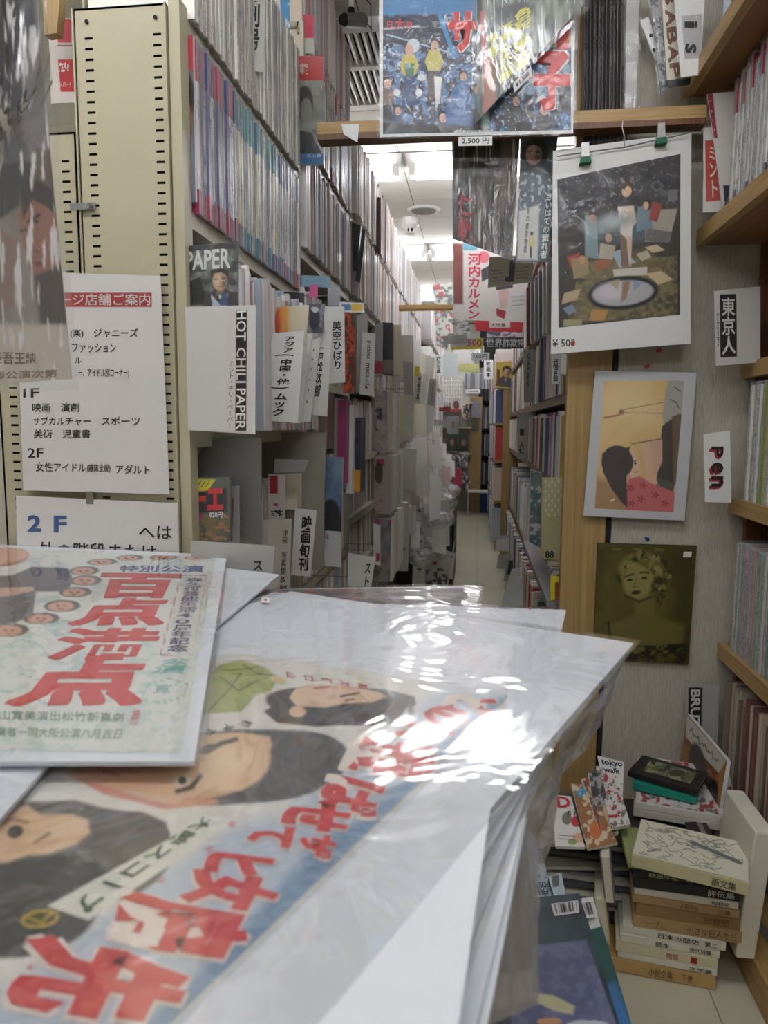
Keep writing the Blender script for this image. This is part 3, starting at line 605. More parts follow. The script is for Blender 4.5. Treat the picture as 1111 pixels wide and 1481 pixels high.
# PAPER bag: empty plastic shoulder beyond
# cards of the Asia section
card('white card with black Japanese lettering tilted out of the rack beside the large divider', [(395, 482), (440, 478), (431, 611), (369, 608)], 1.62, [('アジア(中国・他)ムック', [(412, 486), (428, 486), (412, 602), (392, 602)], K, dict(mode='v', off=.03))], mt=WHITE)
a = Art((206, 196, 170)).poly([(395, 444), (412, 444), (408, 484), (393, 484)], (190, 62, 34), 8).poly([(404, 444), (418, 444), (418, 484), (408, 484)], (214, 150, 60), 8)
card('bagged magazine with a flame orange gradient edge above the tilted card', [(400, 444), (447, 441), (442, 500), (393, 500)], 1.66, mt=PAPER, art=a, cat='magazine', name='magazine', film=FILM)
card('blank white tall card just behind the tilted lettered card', [(434, 482), (452, 482), (434, 612), (420, 612)], 1.75, mt=WHITE)
card('narrow white card with tiny vertical print, third of the tilted cards', [(451, 492), (464, 488), (449, 610), (432, 611)], 1.8, [('・・・・・・', [(452, 500), (457, 500), (446, 590), (440, 590)], (70, 70, 70), dict(mode='v', off=.02))], mt=WHITE)
a = Art((70, 74, 84)).noise((130, 134, 146), 7, 5, .55, .2).ell(455, 462, 8, 16, (40, 44, 58)).ell(456, 448, 5, 4, (200, 205, 215))
card('dark blue bagged magazine standing up behind the tilted cards', [(444, 440), (470, 440), (466, 482), (440, 482)], 1.86, mt=mat('navy cover', (60, 64, 76), .4), art=a, cat='magazine', name='magazine', film=FILM)
card('white card with heavy Japanese name lettering, fourth of the tilted cards', [(462, 482), (480, 482), (473, 602), (452, 600)], 1.9, [('一戸松次郎', [(462, 498), (469, 498), (464, 576), (454, 576)], K, dict(mode='v', off=.03))], mt=WHITE)
card('tall white card with brush lettering beside the orange flowered box', [(468, 443), (498, 443), (499, 553), (474, 555)], 2.02, [('美空ひばり', [(479, 534), (479, 464), (495, 464), (497, 534)][0:0] or [(480, 464), (494, 464), (496, 535), (482, 535)], K, dict(mode='v', off=.02))], mt=WHITE)
a = Art((84, 72, 44)).noise((196, 78, 36), 5, 7, .5, .12, [(498, 450), (514, 450), (512, 568), (496, 568)]).noise((120, 40, 22), 4, 5, .62, .1, seed=3)
card('dark gold boxed book with orange flower pattern beside the matsuda card', [(498, 447), (514, 447), (513, 570), (497, 568)], 2.2, mt=mat('gold brown', (96, 82, 48), .5), art=a, cat='book', name='boxed_book', thick=.03, cells=.8)['label'] = 'dark gold boxed book with orange flower pattern between the rack cards'
card('flat bagged booklet with yellow and blue print lying above the flowered box', [(490, 437), (526, 438), (527, 452), (492, 451)], 2.1, mt=WHITE, art=Art((226, 226, 226)).poly([(494, 440), (508, 440), (508, 449), (494, 449)], (70, 130, 180)).poly([(508, 440), (524, 440), (524, 450), (508, 450)], (222, 180, 50)), cat='booklet', name='booklet', thick=.012, cells=.8)
card('narrow pale card with handwritten roman lettering in the second bay', [(524, 480), (543, 482), (540, 572), (520, 570)], 2.45, [('yusaku  matsuda', cw([(530, 492), (538, 492), (535, 562), (526, 562)]), K, dict(off=.01))], mt=CARD)
card('grey bagged magazine behind the narrow handwritten card', [(514, 455), (532, 455), (530, 568), (511, 568)], 2.5, mt=CARD2, cat='magazine', name='magazine', film=FILM)
card('black-backed boxed book standing at the second upright', [(553, 466), (568, 467), (568, 543), (553, 541)], 3.0, mt=mat('black box', (30, 27, 26), .4), cat='book', name='boxed_book', thick=.05, art=Art((30, 27, 26)).poly([(553, 520), (568, 520), (568, 541), (553, 541)], (130, 110, 96)), cells=.8)
card('bagged magazine with red foot beside the black boxed book', [(542, 468), (554, 468), (553, 545), (541, 545)], 2.95, mt=CARD2, cat='magazine', name='magazine', film=FILM, art=Art((150, 150, 152)).poly([(541, 522), (554, 522), (554, 540), (541, 540)], (170, 50, 50)), cells=.8)
# between shelves 440-480, 400-440 : small bagged items
for lab, px, c, Y in (('pink stickered bagged booklet on the shelf edge under the pale spines', [(448, 412), (460, 412), (459, 430), (447, 430)], (216, 90, 150), 1.98), ('pale blue bagged booklet on the shelf edge under the pale spines', [(436, 398), (478, 400), (478, 416), (436, 414)], (120, 160, 180), 1.99), ('clear bagged grey booklet at the end of the clear-sleeved row', [(474, 412), (492, 414), (492, 442), (474, 442)], (176, 180, 184), 2.12), ('black fronted booklet on the shelf behind the flame orange magazine', [(410, 422), (440, 424), (440, 444), (410, 444)], (36, 34, 36), 1.95)):
    card(lab, px, Y, mt=mat(lab[:12], c, .4), cat='booklet', name='booklet', film=FILM)
# film magazine with red title standing out
a = Art((150, 150, 140)).noise((120, 122, 116), 12, 12, .5, .4).poly([(431, 80), (469, 80), (469, 116), (431, 116)], (196, 58, 56)).poly([(431, 222), (469, 222), (469, 240), (431, 240)], (54, 110, 160)).ell(441, 150, 12, 26, (60, 58, 56)).ell(443, 160, 9, 18, (136, 134, 128)).poly([(431, 188), (450, 192), (466, 222), (431, 222)], (52, 54, 58))
card('bagged film magazine with red title block standing out of the high row', [(432, 81), (468, 81), (468, 238), (433, 238)], 2.17, [('報', [(434, 92), (447, 92), (447, 108), (434, 108)], (240, 220, 214), dict(off=.03)), ('ー見と特', [(437, 223), (465, 223), (465, 228), (437, 228)], (170, 200, 226), dict(off=.02))], mt=mat('pale cover'), art=a, cat='magazine', name='magazine', film=FILM, cells=1, thick=.01)
card('bagged magazine with crimson head in the highest row of the rack', [(436, 21), (454, 22), (454, 78), (437, 76)], 2.2, mt=CARD, art=Art((206, 206, 190)).poly([(436, 21), (454, 21), (454, 55), (436, 55)], (204, 50, 84)), cat='magazine', name='magazine', film=FILM, cells=1)
card('bagged magazine with bright blue cover poking out at the top of the frame', [(404, -30), (419, -30), (419, 44), (407, 42)], 2.0, mt=CARD, art=Art((60, 140, 190)).noise((190, 210, 220), 6, 6, .6, .1), cat='magazine', name='magazine', film=FILM, cells=1)
card('dark maroon book standing in the pale far top row', [(541, 284), (551, 286), (551, 368), (542, 364)], 3.62, mt=mat('maroon', (88, 60, 60), .5), cat='book', name='book', thick=.03)
card('black boxed disc leaning at the end of the second bay', [(509, 322), (522, 326), (516, 392), (511, 390)], 3.02, mt=mat('black box'), cat='box set', name='box_set', thick=.02)
card('dark teal book leaning against the black boxed disc', [(524, 331), (529, 332), (521, 408), (514, 406)], 3.03, mt=mat('teal dark', (40, 62, 72), .5), cat='book', name='book', thick=.015)
# lower left compartment
CURVE = mat('grey sheet', (124, 122, 120), .35, noise=.06, scale=6)
def poly_sheet(name, label, cat, px, Y, thick, mt, film=None):
    m = MB(); P = [aY(*p, Y) for p in px]; n = len(P); b = len(m.v); m.v += [tuple(p) for p in P]+[(p[0], p[1]+thick, p[2]) for p in P]
    m.f += [tuple(range(n)), tuple(range(2*n-1, n-1, -1))]+[(i, n+i, n+(i+1) % n, (i+1) % n) for i in range(n)]; m.mi += [m.m(mt)]*(n+2)
    o = m.build(name, label=label, cat=cat)
    if film:
        m = MB(); m.v += [(p[0]*1.0, Y-.003, p[2]) for p in P]; m.f += [tuple(range(n))]; m.mi += [m.m(film)]; m.build('plastic_sleeve', o)
    return o
poly_sheet('divider_sheet', 'large grey round-cornered plastic divider below the big white one', 'divider', [(275, 700), (280, 668), (300, 638), (330, 632), (378, 634), (378, 800), (275, 800)], 1.42, .004, CURVE, FILM)
a = Art((86, 92, 84)).poly([(275, 693), (312, 693), (300, 712), (275, 716)], (214, 200, 60)).noise((120, 110, 70), 7, 6, .5, .2, [(275, 745), (332, 740), (332, 782), (275, 784)]).noise((170, 120, 90), 8, 5, .62, .1, [(275, 745), (332, 740), (332, 782), (275, 784)], seed=5).poly([(276, 742), (292, 742), (292, 752), (276, 752)], (170, 40, 120)).poly([(276, 712), (328, 706), (328, 740), (276, 742)], (44, 42, 46), 3)
card('bagged magazine with fat red katakana title and yellow corner on the low shelf', [(275, 693), (333, 690), (333, 783), (276, 781)], 1.34, [('ーエ', [(277, 709), (322, 707), (322, 736), (277, 738)], (206, 52, 50), dict(off=.09)), ('820円', [(303, 740), (322, 740), (322, 749), (303, 749)], (226, 226, 220), dict(off=.02)), ('////', [(278, 696), (305, 694), (303, 703), (277, 706)], (60, 110, 70), dict(off=.0))], mt=mat('dark cover'), art=a, cat='magazine', name='magazine', film=FILM, cells=1, thick=.012)
card('grey bagged magazine with red sliver behind the fat red titled one', [(330, 704), (346, 702), (346, 786), (331, 786)], 1.39, mt=CARD2, art=Art((176, 174, 172)).poly([(332, 720), (338, 720), (337, 760), (331, 762)], (180, 50, 50)), cat='magazine', name='magazine', film=FILM, cells=1)
card('grey sleeve card with one black katakana, just above the posters', [(276, 782), (397, 790), (394, 866), (276, 866)], 1.22, [('ス', [(366, 811), (380, 811), (380, 826), (366, 826)], K, dict(off=.03))], mt=CARD2, film=FILM)
card('tall khaki grey card at the back of the low compartment', [(374, 626), (472, 625), (466, 824), (374, 830)], 1.95, mt=mat('khaki card', (150, 146, 134), .5, noise=.05, scale=8))
card('clear sleeved booklet lying askew on the low row of books', [(398, 664), (446, 666), (440, 682), (396, 684)], 1.8, mt=CARD2, cat='booklet', name='booklet', film=FILM, thick=.01)
sheet('divider_card', 'small card with a black kanji and red block above it in the low compartment', 'divider card', W4([(388, 685), (412, 688), (412, 752), (388, 752)], 1.72), .003, CARD, art=Art((190, 186, 178)).poly([(390, 688), (402, 688), (402, 714), (390, 714)], (156, 40, 44)).poly([(396, 728), (402, 728), (402, 732), (396, 732)], (156, 40, 44)), cells=1, film=CLEAR, texts=[('林', cw([(392, 737), (410, 737), (410, 747), (392, 747)]), K, dict(off=.03))])
for i, (x, w) in enumerate(((404, 8), (412, 7), (419, 6), (425, 5))):
    card('thin yellowed paperback in the low compartment behind the kanji card', [(x, 686), (x+w, 686), (x+w, 736), (x, 738)], 1.86, mt=PAPER, cat='book', name='book', thick=.05, film=None, group='yellowed paperbacks low on the rack')
card('rounded beige card with sideways fine lettering standing by the posters', [(378, 752), (422, 750), (418, 868), (376, 868)], 1.52, [('洋画 写真集&M', [(409, 766), (417, 766), (413, 856), (404, 856)], (50, 48, 48), dict(mode='v', off=.005))], mt=mat('khaki light', (186, 182, 168), .5))
card('white card with four bold kanji downwards in the low compartment', [(427, 735), (458, 738), (449, 834), (421, 832)], 1.62, [('映画旬刊', [(437, 746), (452, 746), (446, 826), (431, 826)], K, dict(mode='v', off=.035))], mt=CARD)
a = Art((86, 116, 150)).noise((120, 146, 170), 14, 20, .5, .4).ell(478, 760, 17, 38, (36, 38, 46)).poly([(470, 767), (494, 769), (493, 822), (468, 818)], (206, 206, 206))
card('bagged magazine with blue cover and white foot beside the upright', [(470, 660), (496, 662), (493, 820), (469, 818)], 2.05, [('化', rectpx(470, 772, 476, 780), (60, 60, 60))], mt=mat('pale cover'), art=a, cat='magazine', name='magazine', film=FILM, cells=1, thick=.012)
for lab, x0, x1, y0, y1, c, Y in (('grey photographic spine beside the magenta one', 473, 484, 574, 656, (84, 90, 92), 2.3), ('pale spine wedged between dark photographic and magenta ones', 484, 490, 576, 660, (176, 172, 164), 2.3), ('magenta spined bagged magazine standing below the flowered box', 489, 500, 578, 700, (150, 44, 96), 2.28),
        ('tall white book spine beside the navy one', 501, 512, 586, 714, (214, 216, 214), 2.35), ('navy book with an orange foot band below the flowered box', 512, 522, 604, 713, (28, 36, 58), 2.38), ('pinkish bagged magazine behind the magenta spine', 462, 474, 566, 650, (150, 120, 116), 2.2)):
    card(lab, [(x0, y0), (x1, y0), (x1-1, y1), (x0-1, y1)], Y, mt=mat(lab[:14], c, .4), cat='magazine' if 'bag' in lab else 'book', name='magazine' if 'bag' in lab else 'book', thick=.10, film=FILM,
         art=(Art(c).poly([(510, 680), (524, 680), (524, 712), (510, 712)], (214, 150, 30)) if 'navy' in lab else None), cells=1)
card('white card with slanted katakana leaning just above the posters in the third bay', [(504, 800), (543, 806), (534, 868), (502, 868)], 2.3, [('スト', [(528, 812), (538, 812), (534, 850), (524, 850)], K, dict(mode='v', off=.02))], mt=WHITE)
# ---- third bay onward: bundles of cards and bagged magazines standing proud of the shelves
def bundle(label, px, Y, depth, mt, art=None, group=None, texts=(), n=7):
    """a facing magazine with its like behind it, one thick wad"""
    o = card(label, px, Y, texts, mt, art, cat='magazine bundle', name='magazine_bundle', group=group, thick=.006, film=FILM, cells=1)
    P = W4(px, Y); org = np.array(o.matrix_world.translation); r = R
    m = MB()
    for k in range(1, n):
        y = k*depth/n; dx = r.uniform(-.004, .004); dz = r.uniform(-.006, .004)
        x0, x1 = P[3][0]+.004, P[1][0]+dx; z0, z1 = P[3][2], P[1][2]+dz
        m.box(x0-org[0], x1-org[0], Y+y-org[1], Y+y+depth/n*.7-org[1], z0-org[2], z1-org[2], r.choice([CARD, WHITE, WHITE, PAPER]))
    child('magazine_backs', m.mesh('magazine_backs'), o, )['kind'] = 'stuff'
    return o
a1 = Art((160, 154, 154)).ell(546, 602, 7, 22, (60, 56, 58)).noise((186, 180, 180), 9, 9, .5, .3)
bundle('grey wad of bagged magazines with a dark figure on the front, third bay', [(542, 563), (560, 565), (560, 655), (542, 652)], 3.06, .55, CARD2, a1, n=26)
a2 = Art((176, 168, 166)).poly([(544, 664), (556, 664), (556, 674), (544, 674)], (170, 50, 60)).ell(548, 684, 6, 16, (60, 48, 48)).noise((170, 130, 90), 5, 5, .5, .1, [(542, 700), (558, 700), (558, 742), (542, 742)])
bundle('wad of bagged magazines with red title and floral foot under the grey wad', [(542, 658), (566, 660), (566, 744), (542, 742)], 3.08, .5, CARD2, a2, n=20)
a3 = Art((120, 112, 116)).poly([(542, 750), (566, 752), (566, 760), (542, 758)], (170, 60, 130)).noise((150, 144, 146), 6, 9, .5, .2)
bundle('wad of bagged magazines with a magenta top strip, lowest of three', [(542, 750), (566, 752), (564, 840), (542, 842)], 3.1, .55, CARD2, a3, n=22)
card('white boxed spine with red mark leaning before the lowest wad', [(540, 758), (550, 760), (550, 818), (540, 816)], 3.0, mt=WHITE, art=Art((222, 220, 216)).poly([(544, 800), (549, 800), (549, 812), (544, 812)], (180, 50, 46)), cat='book', name='book', cells=.8, thick=.02)
cnt = 0
FARG = [('row of white cards and wads hung out of the fourth bay', 3.95), ('row of white cards and wads hung out of the fifth bay', 4.8), ('row of white cards and wads hung out of the sixth bay', 5.65)]
WC = [WHITE, CARD, WHITE, WHITE, mat('ivory card', (220, 212, 190), .5)]
for gi, (g, yb) in enumerate(FARG):
    for zi, (z0, hh) in enumerate(((1.37, .28), (1.02, .26), (.72, .24), (.47, .2))):
        for k in range(3):
            y = yb+k*.24; x1 = XF+.03+R.uniform(.06, .15); w = R.uniform(.09, .14); h = hh*R.uniform(.8, 1); z = z0+R.uniform(-.02, .02); tl = R.uniform(-.02, .02)
            q = [np.array(v) for v in ((x1-w, y, z+h), (x1+tl, y+.02, z+h), (x1, y+.02, z), (x1-w, y, z))]
            lab = '%s white card wad in the %s bay of the rack, %s of three' % (('chest-high', 'waist-high', 'knee-high', 'lowest')[zi], ('fourth', 'fifth', 'sixth')[gi], ('nearest', 'middle', 'farthest')[k])
            o = sheet('card_wad', lab, 'card wad', q, .10+R.uniform(0, .08), R.choice(WC), film=FILM if R.random() < .5 else None, group='card wads in the far bays')
# far shelf cards seen in the second tier (600-640, 525-600)
for lab, px, Y, tx in (('ivory wad of cards high in the fourth bay', [(583, 522), (598, 524), (598, 572), (584, 570)], 4.0, None), ('lettered white card beside a yellow sticker in the fourth bay', [(598, 538), (611, 540), (608, 584), (596, 582)], 4.2, '映画写真'), ('slanted white card beside the yellow-stickered one', [(611, 542), (621, 543), (616, 584), (607, 584)], 4.4, None), ('grey card with small vertical print, farthest of the high three', [(621, 548), (631, 548), (629, 587), (618, 586)], 4.6, 'パンフレット')):
    card(lab, px, Y, [(tx, [(px[1][0]-6, px[1][1]+4), (px[1][0]-2, px[1][1]+4), (px[2][0]-2, px[2][1]-6), (px[2][0]-6, px[2][1]-6)], K, dict(mode='v', off=.02))] if tx else (), mt=WHITE if 'white' in lab else CARD2, thick=.06)
card('small yellow sticker sheet on the far cards', [(600, 530), (607, 530), (606, 544), (600, 544)], 4.15, mt=mat('lemon', (222, 206, 40), .5), cat='sticker', name='sticker')
# ---- bagged pamphlets spilling out low on the left, in trays on the floor
TRAY = mat('black tray', (34, 33, 34), .5)
for j, (x0, x1, y0, y1, h) in enumerate(((-.50, -.14, 4.72, 5.5, .24), (-.50, -.16, 5.6, 6.4, .36), (-.50, -.22, 6.55, 7.5, .4))):
    lab = ('black tray of bagged pamphlets on the floor, nearest down the aisle', 'black crate on the floor behind the nearest pamphlet tray', 'dark crate on the floor at the far end of the rack')[j]
    t = empty('floor_crate', ((x0+x1)/2, (y0+y1)/2, .0), lab, 'crate'); m = MB(); w, d = (x1-x0)/2, (y1-y0)/2
    m.box(-w, w, -d, d, .002, .012, TRAY); child('base', m.mesh('base'), t)
    for a in ((-w, w, -d, -d+.012), (-w, w, d-.012, d), (-w, -w+.012, -d, d), (w-.012, w, -d, d)): m = MB(); m.box(*a, .012, h, TRAY); child('side', m.mesh('side'), t)
card('leaning press sheet card with printed heading over the nearest pamphlets', [(616, 787), (659, 800), (654, 838), (614, 828)], 4.7, [('映画プレスシート', [(618, 793), (656, 803), (655, 809), (617, 799)], K, dict(off=.02))], mt=CARD)
a = Art((190, 188, 186)).poly([(616, 810), (632, 812), (632, 817), (616, 815)], (170, 50, 60)).noise((70, 68, 70), 6, 4, .5, .15, [(616, 818), (650, 824), (646, 846), (616, 846)])
card('bagged pamphlet with red and dark print standing in the nearest tray', [(616, 808), (652, 812), (648, 850), (614, 850)], 4.6, mt=CARD, art=a, cat='pamphlet', name='pamphlet', cells=1, film=FILM)
for ch, px, Y in (('チ', [(598, 722), (612, 720), (612, 760), (598, 762)], 4.5), ('ア', [(574, 768), (592, 770), (590, 826), (573, 826)], 4.0), ('サ', [(598, 800), (616, 802), (614, 850), (596, 850)], 4.35), ('マ', [(600, 772), (614, 774), (613, 800), (600, 800)], 4.42)):
    cx = sum(p[0] for p in px)/4; cy = sum(p[1] for p in px)/4
    card('white index card with a single black katakana, '+{'チ': 'highest', 'ア': 'leftmost', 'サ': 'lowest', 'マ': 'middle'}[ch]+' of those over the pamphlets', px, Y, [(ch, rectpx(cx-3, cy-5, cx+4, cy+3), K, dict(off=.03))], mt=CARD)
for i in range(110):
    y = R.uniform(4.15, 6.9); t = (y-4.15)/2.75; x = R.uniform(-.44, -.17); z = R.uniform(.25, .85)-(.18 if x > -.25 else 0); h = R.uniform(.13, .2); w = R.uniform(.045, .10)
    a = R.uniform(-.8, .5)
    dx, dz = math.cos(a), math.sin(a)*.5
    q = [np.array(v) for v in ((x-w*dx, y, z+h-w*dz), (x, y+.03, z+h), (x+.01, y-.02, z), (x-w*dx+.01, y-.04, z-w*dz))]
    sheet('bagged_pamphlet', 'crumple-bagged white pamphlet in the heap spilling from the low left bays', 'pamphlet', q, .006, R.choice([WHITE, CARD, WHITE, CARD, mat('blush card', (204, 180, 176), .5)]), film=FILM, group='bagged pamphlets heaped low on the left', fm=.015)

# crumpled clear bags heaped among them
def crumpled(label, c, r, mt, group=None, seed=0):
    import bmesh
    bm = bmesh.new(); bmesh.ops.create_icosphere(bm, subdivisions=3, radius=1); q = np.random.RandomState(seed)
    A_ = q.randn(6, 3)*2.4; ph = q.rand(6)*6
    for v in bm.verts:
        d = np.array(v.co); f = 1+sum(.10*abs(math.sin(float(A_[k] @ d)+ph[k])) for k in range(6))-.25+q.rand()*.08; v.co = Vector((d[0]*r[0]*f, d[1]*r[1]*f, d[2]*r[2]*f))
    lo = min(v.co.z for v in bm.verts)
    for v in bm.verts: v.co.z -= lo
    me = bpy.data.meshes.new('plastic_bag'); bm.to_mesh(me); bm.free(); me.materials.append(mt)
    o = bpy.data.objects.new('plastic_bag', me); SC.collection.objects.link(o); o.location = c; tag(o, label, 'bag', group); return o
BAGM = plastic('bag film', .06, .30, .16, 30, 1, fk=.9)
for i in range(16):
    y = R.uniform(4.3, 6.6); crumpled('crumpled milky clear bag among the pamphlets low on the left', (R.uniform(-.36, -.2), y, R.uniform(.22, .5)), (.07, .08, .05), BAGM, 'crumpled bags among the pamphlets', i)
# ================================================================== signs on the rack end
PRN = (30, 28, 28)
def st(x): return (x-0)  # sign pixel helpers
S1 = [(-34, 388), (232, 397), (246, 716), (34, 708)]
S1 = [(22, 392), (232, 399), (245, 715), (34, 709)]
tx = [('ージ店舗ご案内', [(86, 425), (218, 425), (218, 442), (87, 442)], (214, 204, 200), dict(off=.01, lift=.0018)),
      ('(楽)', [(102, 476), (121, 476), (121, 489), (102, 489)], PRN), ('ジャニーズ', [(136, 475), (200, 475), (200, 488), (136, 488)], PRN), ('ファッション', [(104, 496), (168, 497), (168, 510), (104, 510)], PRN), ('ル', [(108, 517), (118, 517), (118, 526), (108, 526)], PRN),
      ('ー、アイドル別コーナー)', [(114, 533), (187, 533), (187, 547), (114, 547)], PRN), ('1F', [(34, 562), (57, 561), (57, 575), (34, 575)], PRN), ('映画　演劇', [(47, 583), (115, 583), (115, 596), (47, 596)], PRN),
      ('サブカルチャー　スポーツ', [(48, 603), (203, 602), (203, 616), (48, 615)], PRN), ('美術　児童書', [(49, 621), (131, 621), (131, 634), (49, 634)], PRN), ('2F', [(40, 648), (63, 648), (63, 662), (40, 662)], PRN),
      ('女性アイドル', [(52, 668), (124, 670), (124, 683), (52, 682)], PRN), ('(雑誌全般)', [(126, 671), (160, 671), (160, 684), (126, 684)], PRN), ('アダルト', [(168, 672), (217, 673), (217, 686), (168, 685)], PRN)]
SIGN = mat('sign paper', (216, 212, 208), .6, noise=.02)
sheet('floor_guide_sign', 'white laminated floor guide with a red heading band taped to the cream rack end', 'sign', W4(S1, 1.288), .0015, SIGN, art=Art((216, 212, 208)).poly([(80, 423.5), (219.5, 423.5), (219.5, 444), (80, 444)], (172, 62, 62), .5), region=[(70, 418), (225, 418), (225, 448), (70, 448)], cells=.8, texts=tx, film=CLEAR, fm=.005)
sheet('stairs_sign', 'white sign with blue floor number below the floor guide', 'sign', W4([(23, 717), (257, 728), (260, 860), (26, 860)], 1.284), .0015, SIGN, texts=[
    ('2', [(40, 745), (60, 745), (60, 769), (40, 769)], (60, 90, 140), dict(off=.03)), ('F', [(78, 746), (97, 746), (97, 770), (78, 770)], (60, 90, 140), dict(off=.03)), ('へは', [(201, 760), (249, 761), (249, 780), (201, 779)], PRN), ('外の階段または', [(56, 783), (227, 787), (227, 813), (56, 809)], PRN)], film=CLEAR)
t = MB(); p = aY(130, 720, 1.2845); t.box(p[0]-.007, p[0]+.007, 1.2835, 1.2855, p[2]-.012, p[2]+.012, mat('brown tape', (120, 112, 96), .4)); t.build('tape_strip', label='short brown tape strip joining the two signs on the rack end', cat='tape')
# paper with red box behind the hanging poster
a = Art((206, 196, 188)).poly([(82, 28), (104, 28), (104, 62), (84, 62)], (186, 40, 48)).poly([(84, 86), (111, 86), (111, 133), (88, 133)], (186, 34, 44)).line([(84, 66), (108, 66)], 2, (120, 40, 40))
sheet('notice_sheet', 'white notice with red boxes behind the cream rack end', 'notice', W4([(70, 26), (110, 26), (112, 148), (74, 150)], 1.36), .002, WHITE, art=a, cells=1, texts=[('料!', [(85, 91), (100, 91), (100, 104), (85, 104)], (230, 220, 216), dict(off=.04)), ('ンバー!', [(86, 118), (102, 118), (102, 126), (86, 126)], (220, 200, 196))])
m = MB(); P = W4([(60, -40), (90, -40), (82, 48), (64, 50)], 1.3); m.hexa([P[3], P[2], P[2]+[0, .02, 0], P[3]+[0, .02, 0], P[0], P[1], P[1]+[0, .02, 0], P[0]+[0, .02, 0]], PINE); m.build('wooden_pole', label='narrow wooden pole end at the top beside the hanging dark poster', cat='pole')
# ================================================================== hanging poster, near left
a = (Art((128, 118, 112)).noise((150, 140, 132), 30, 60, .5, .4).poly([(-20, -40), (52, -40), (58, 60), (55, 150), (36, 175), (10, 160), (-20, 190)], (62, 60, 68), 6).poly([(10, 160), (40, 160), (46, 235), (20, 250), (-20, 190)], (92, 88, 92), 8)
     .poly([(36, 70), (60, 60), (84, 220), (60, 240), (36, 200)], (126, 120, 120), 6).poly([(0, 240), (55, 235), (58, 290), (30, 300), (0, 320)], (58, 56, 58), 5).poly([(55, 215), (90, 225), (100, 420), (70, 430), (50, 300)], (106, 88, 80), 6)
     .poly([(34, 285), (52, 268), (86, 300), (100, 372), (92, 400), (74, 420), (50, 402), (36, 360), (30, 310)], (150, 104, 86), 5).poly([(30, 280), (58, 262), (96, 290), (100, 330), (70, 300), (50, 290), (36, 320)], (58, 52, 52), 4)
     .line([(44, 322), (60, 312)], 5, (50, 40, 36), 2).line([(34, 335), (40, 333)], 4, (50, 40, 36), 2).ell(52, 322, 7, 3, (60, 44, 40)).line([(46, 335), (48, 362), (58, 366)], 3, (104, 66, 54), 2).ell(60, 382, 9, 4, (120, 60, 52)).poly([(50, 400), (100, 380), (108, 470), (60, 470)], (74, 66, 64), 6)
     .poly([(0, 330), (30, 350), (34, 440), (0, 450)], (140, 116, 108), 8).poly([(-60, 470), (112, 470), (112, 560), (-60, 560)], (196, 184, 172), 8).noise((226, 222, 220), 6, 60, .7, .08))
sheet('hanging_poster', 'bagged dark poster with a man\'s face hanging at the left edge of the frame', 'poster', W4([(-80, -60), (52, -60), (104, 548), (-70, 560)], .86), .0015, mat('poster margin', (196, 192, 186), .5), art=a, cells=2.2,
      texts=[('表吾王純', [(-14, 508), (53, 510), (53, 527), (-14, 527)], (110, 84, 70), dict(off=.02)), ('定期公演次第', [(-30, 538), (84, 534), (84, 546), (-30, 550)], (140, 116, 100), dict(off=.02))], film=plastic('crumpled bag', .07, .05, .13, 9, 1.0, (1, 1, .5)), fm=.012, warp=.006)
# ================================================================== rail, posters above the aisle
r = empty('wooden_rail', (.0, 1.92, 1.815), 'wooden rail across the aisle from the steel rack to the wallpapered partition', 'rail')
pl, pr = aY(470, 188, 1.9), aY(1012, 181, 1.9)
m = MB(); m.box(-.412, .52, -.022, .022, 0.006, .034, PINEX); child('bar', m.mesh('bar'), r)
m = MB(); m.box(-.412, .52, -.024, .024, -.008, .0055, DKWOOD); child('underside_shade', m.mesh('underside_shade'), r)  # darker strip paints in the shade on the bar's underside
sheet('paper_wrap', 'scrap of white paper taped round the wooden rail', 'paper', W4([(494, 179), (520, 179), (517, 206), (497, 194)], 1.893), .002, WHITE)
# big film poster
B1 = (70, 92, 130)
a = Art((52, 62, 86)).noise((86, 118, 160), 9, 9, .5, .15).noise((34, 36, 48), 7, 10, .6, .12, seed=7).noise((160, 180, 200), 4, 5, .72, .08, seed=3)
a.poly([(552, -30), (830, -30), (830, 24), (700, 26), (640, 20), (552, 22)], (74, 128, 176), 3).poly([(690, -30), (832, -30), (832, 70), (760, 66), (690, 40)], (176, 160, 110), 4).noise((200, 186, 140), 5, 4, .5, .2, [(690, -30), (832, -30), (832, 70), (760, 66), (690, 40)])
a.poly([(552, 24), (640, 22), (655, 60), (640, 80), (600, 70), (552, 60)], (40, 50, 70), 4).line([(556, 42), (606, 38)], 3, (170, 180, 190)).line([(560, 50), (650, 76)], 2, (150, 170, 190)).line([(636, 22), (656, 78)], 6, (70, 140, 190))
def figure(a, x, y, s, coat, skin=(196, 160, 140), hair=(36, 32, 34), trou=(54, 50, 56)):
    a.poly([(x-.8*s, y+.7*s), (x+.8*s, y+.7*s), (x+1.5*s, y+2.6*s), (x+.9*s, y+4.2*s), (x-.9*s, y+4.2*s), (x-1.5*s, y+2.6*s)], coat, 1)
    a.poly([(x-.9*s, y+4*s), (x+.9*s, y+4*s), (x+1.1*s, y+9*s), (x-1.1*s, y+9*s)], trou, 1); a.ell(x, y-.2*s, .85*s, 1.05*s, hair); a.ell(x+.1*s, y+.1*s, .65*s, .85*s, skin); a.ell(x+.2*s, y+.5*s, .2*s, .1*s, (150, 70, 70))
for x, y, s, c in ((670, 110, 7, (70, 104, 150)), (690, 130, 7, (80, 120, 160)), (655, 140, 7, (60, 90, 136)), (765, 110, 7, (86, 116, 140)), (815, 86, 8, (110, 136, 156)), (785, 118, 6, (100, 120, 140)), (560, 120, 8, (110, 84, 74)), (575, 160, 7, (60, 76, 110)), (640, 170, 8, (70, 84, 110))): figure(a, x, y, s, c)
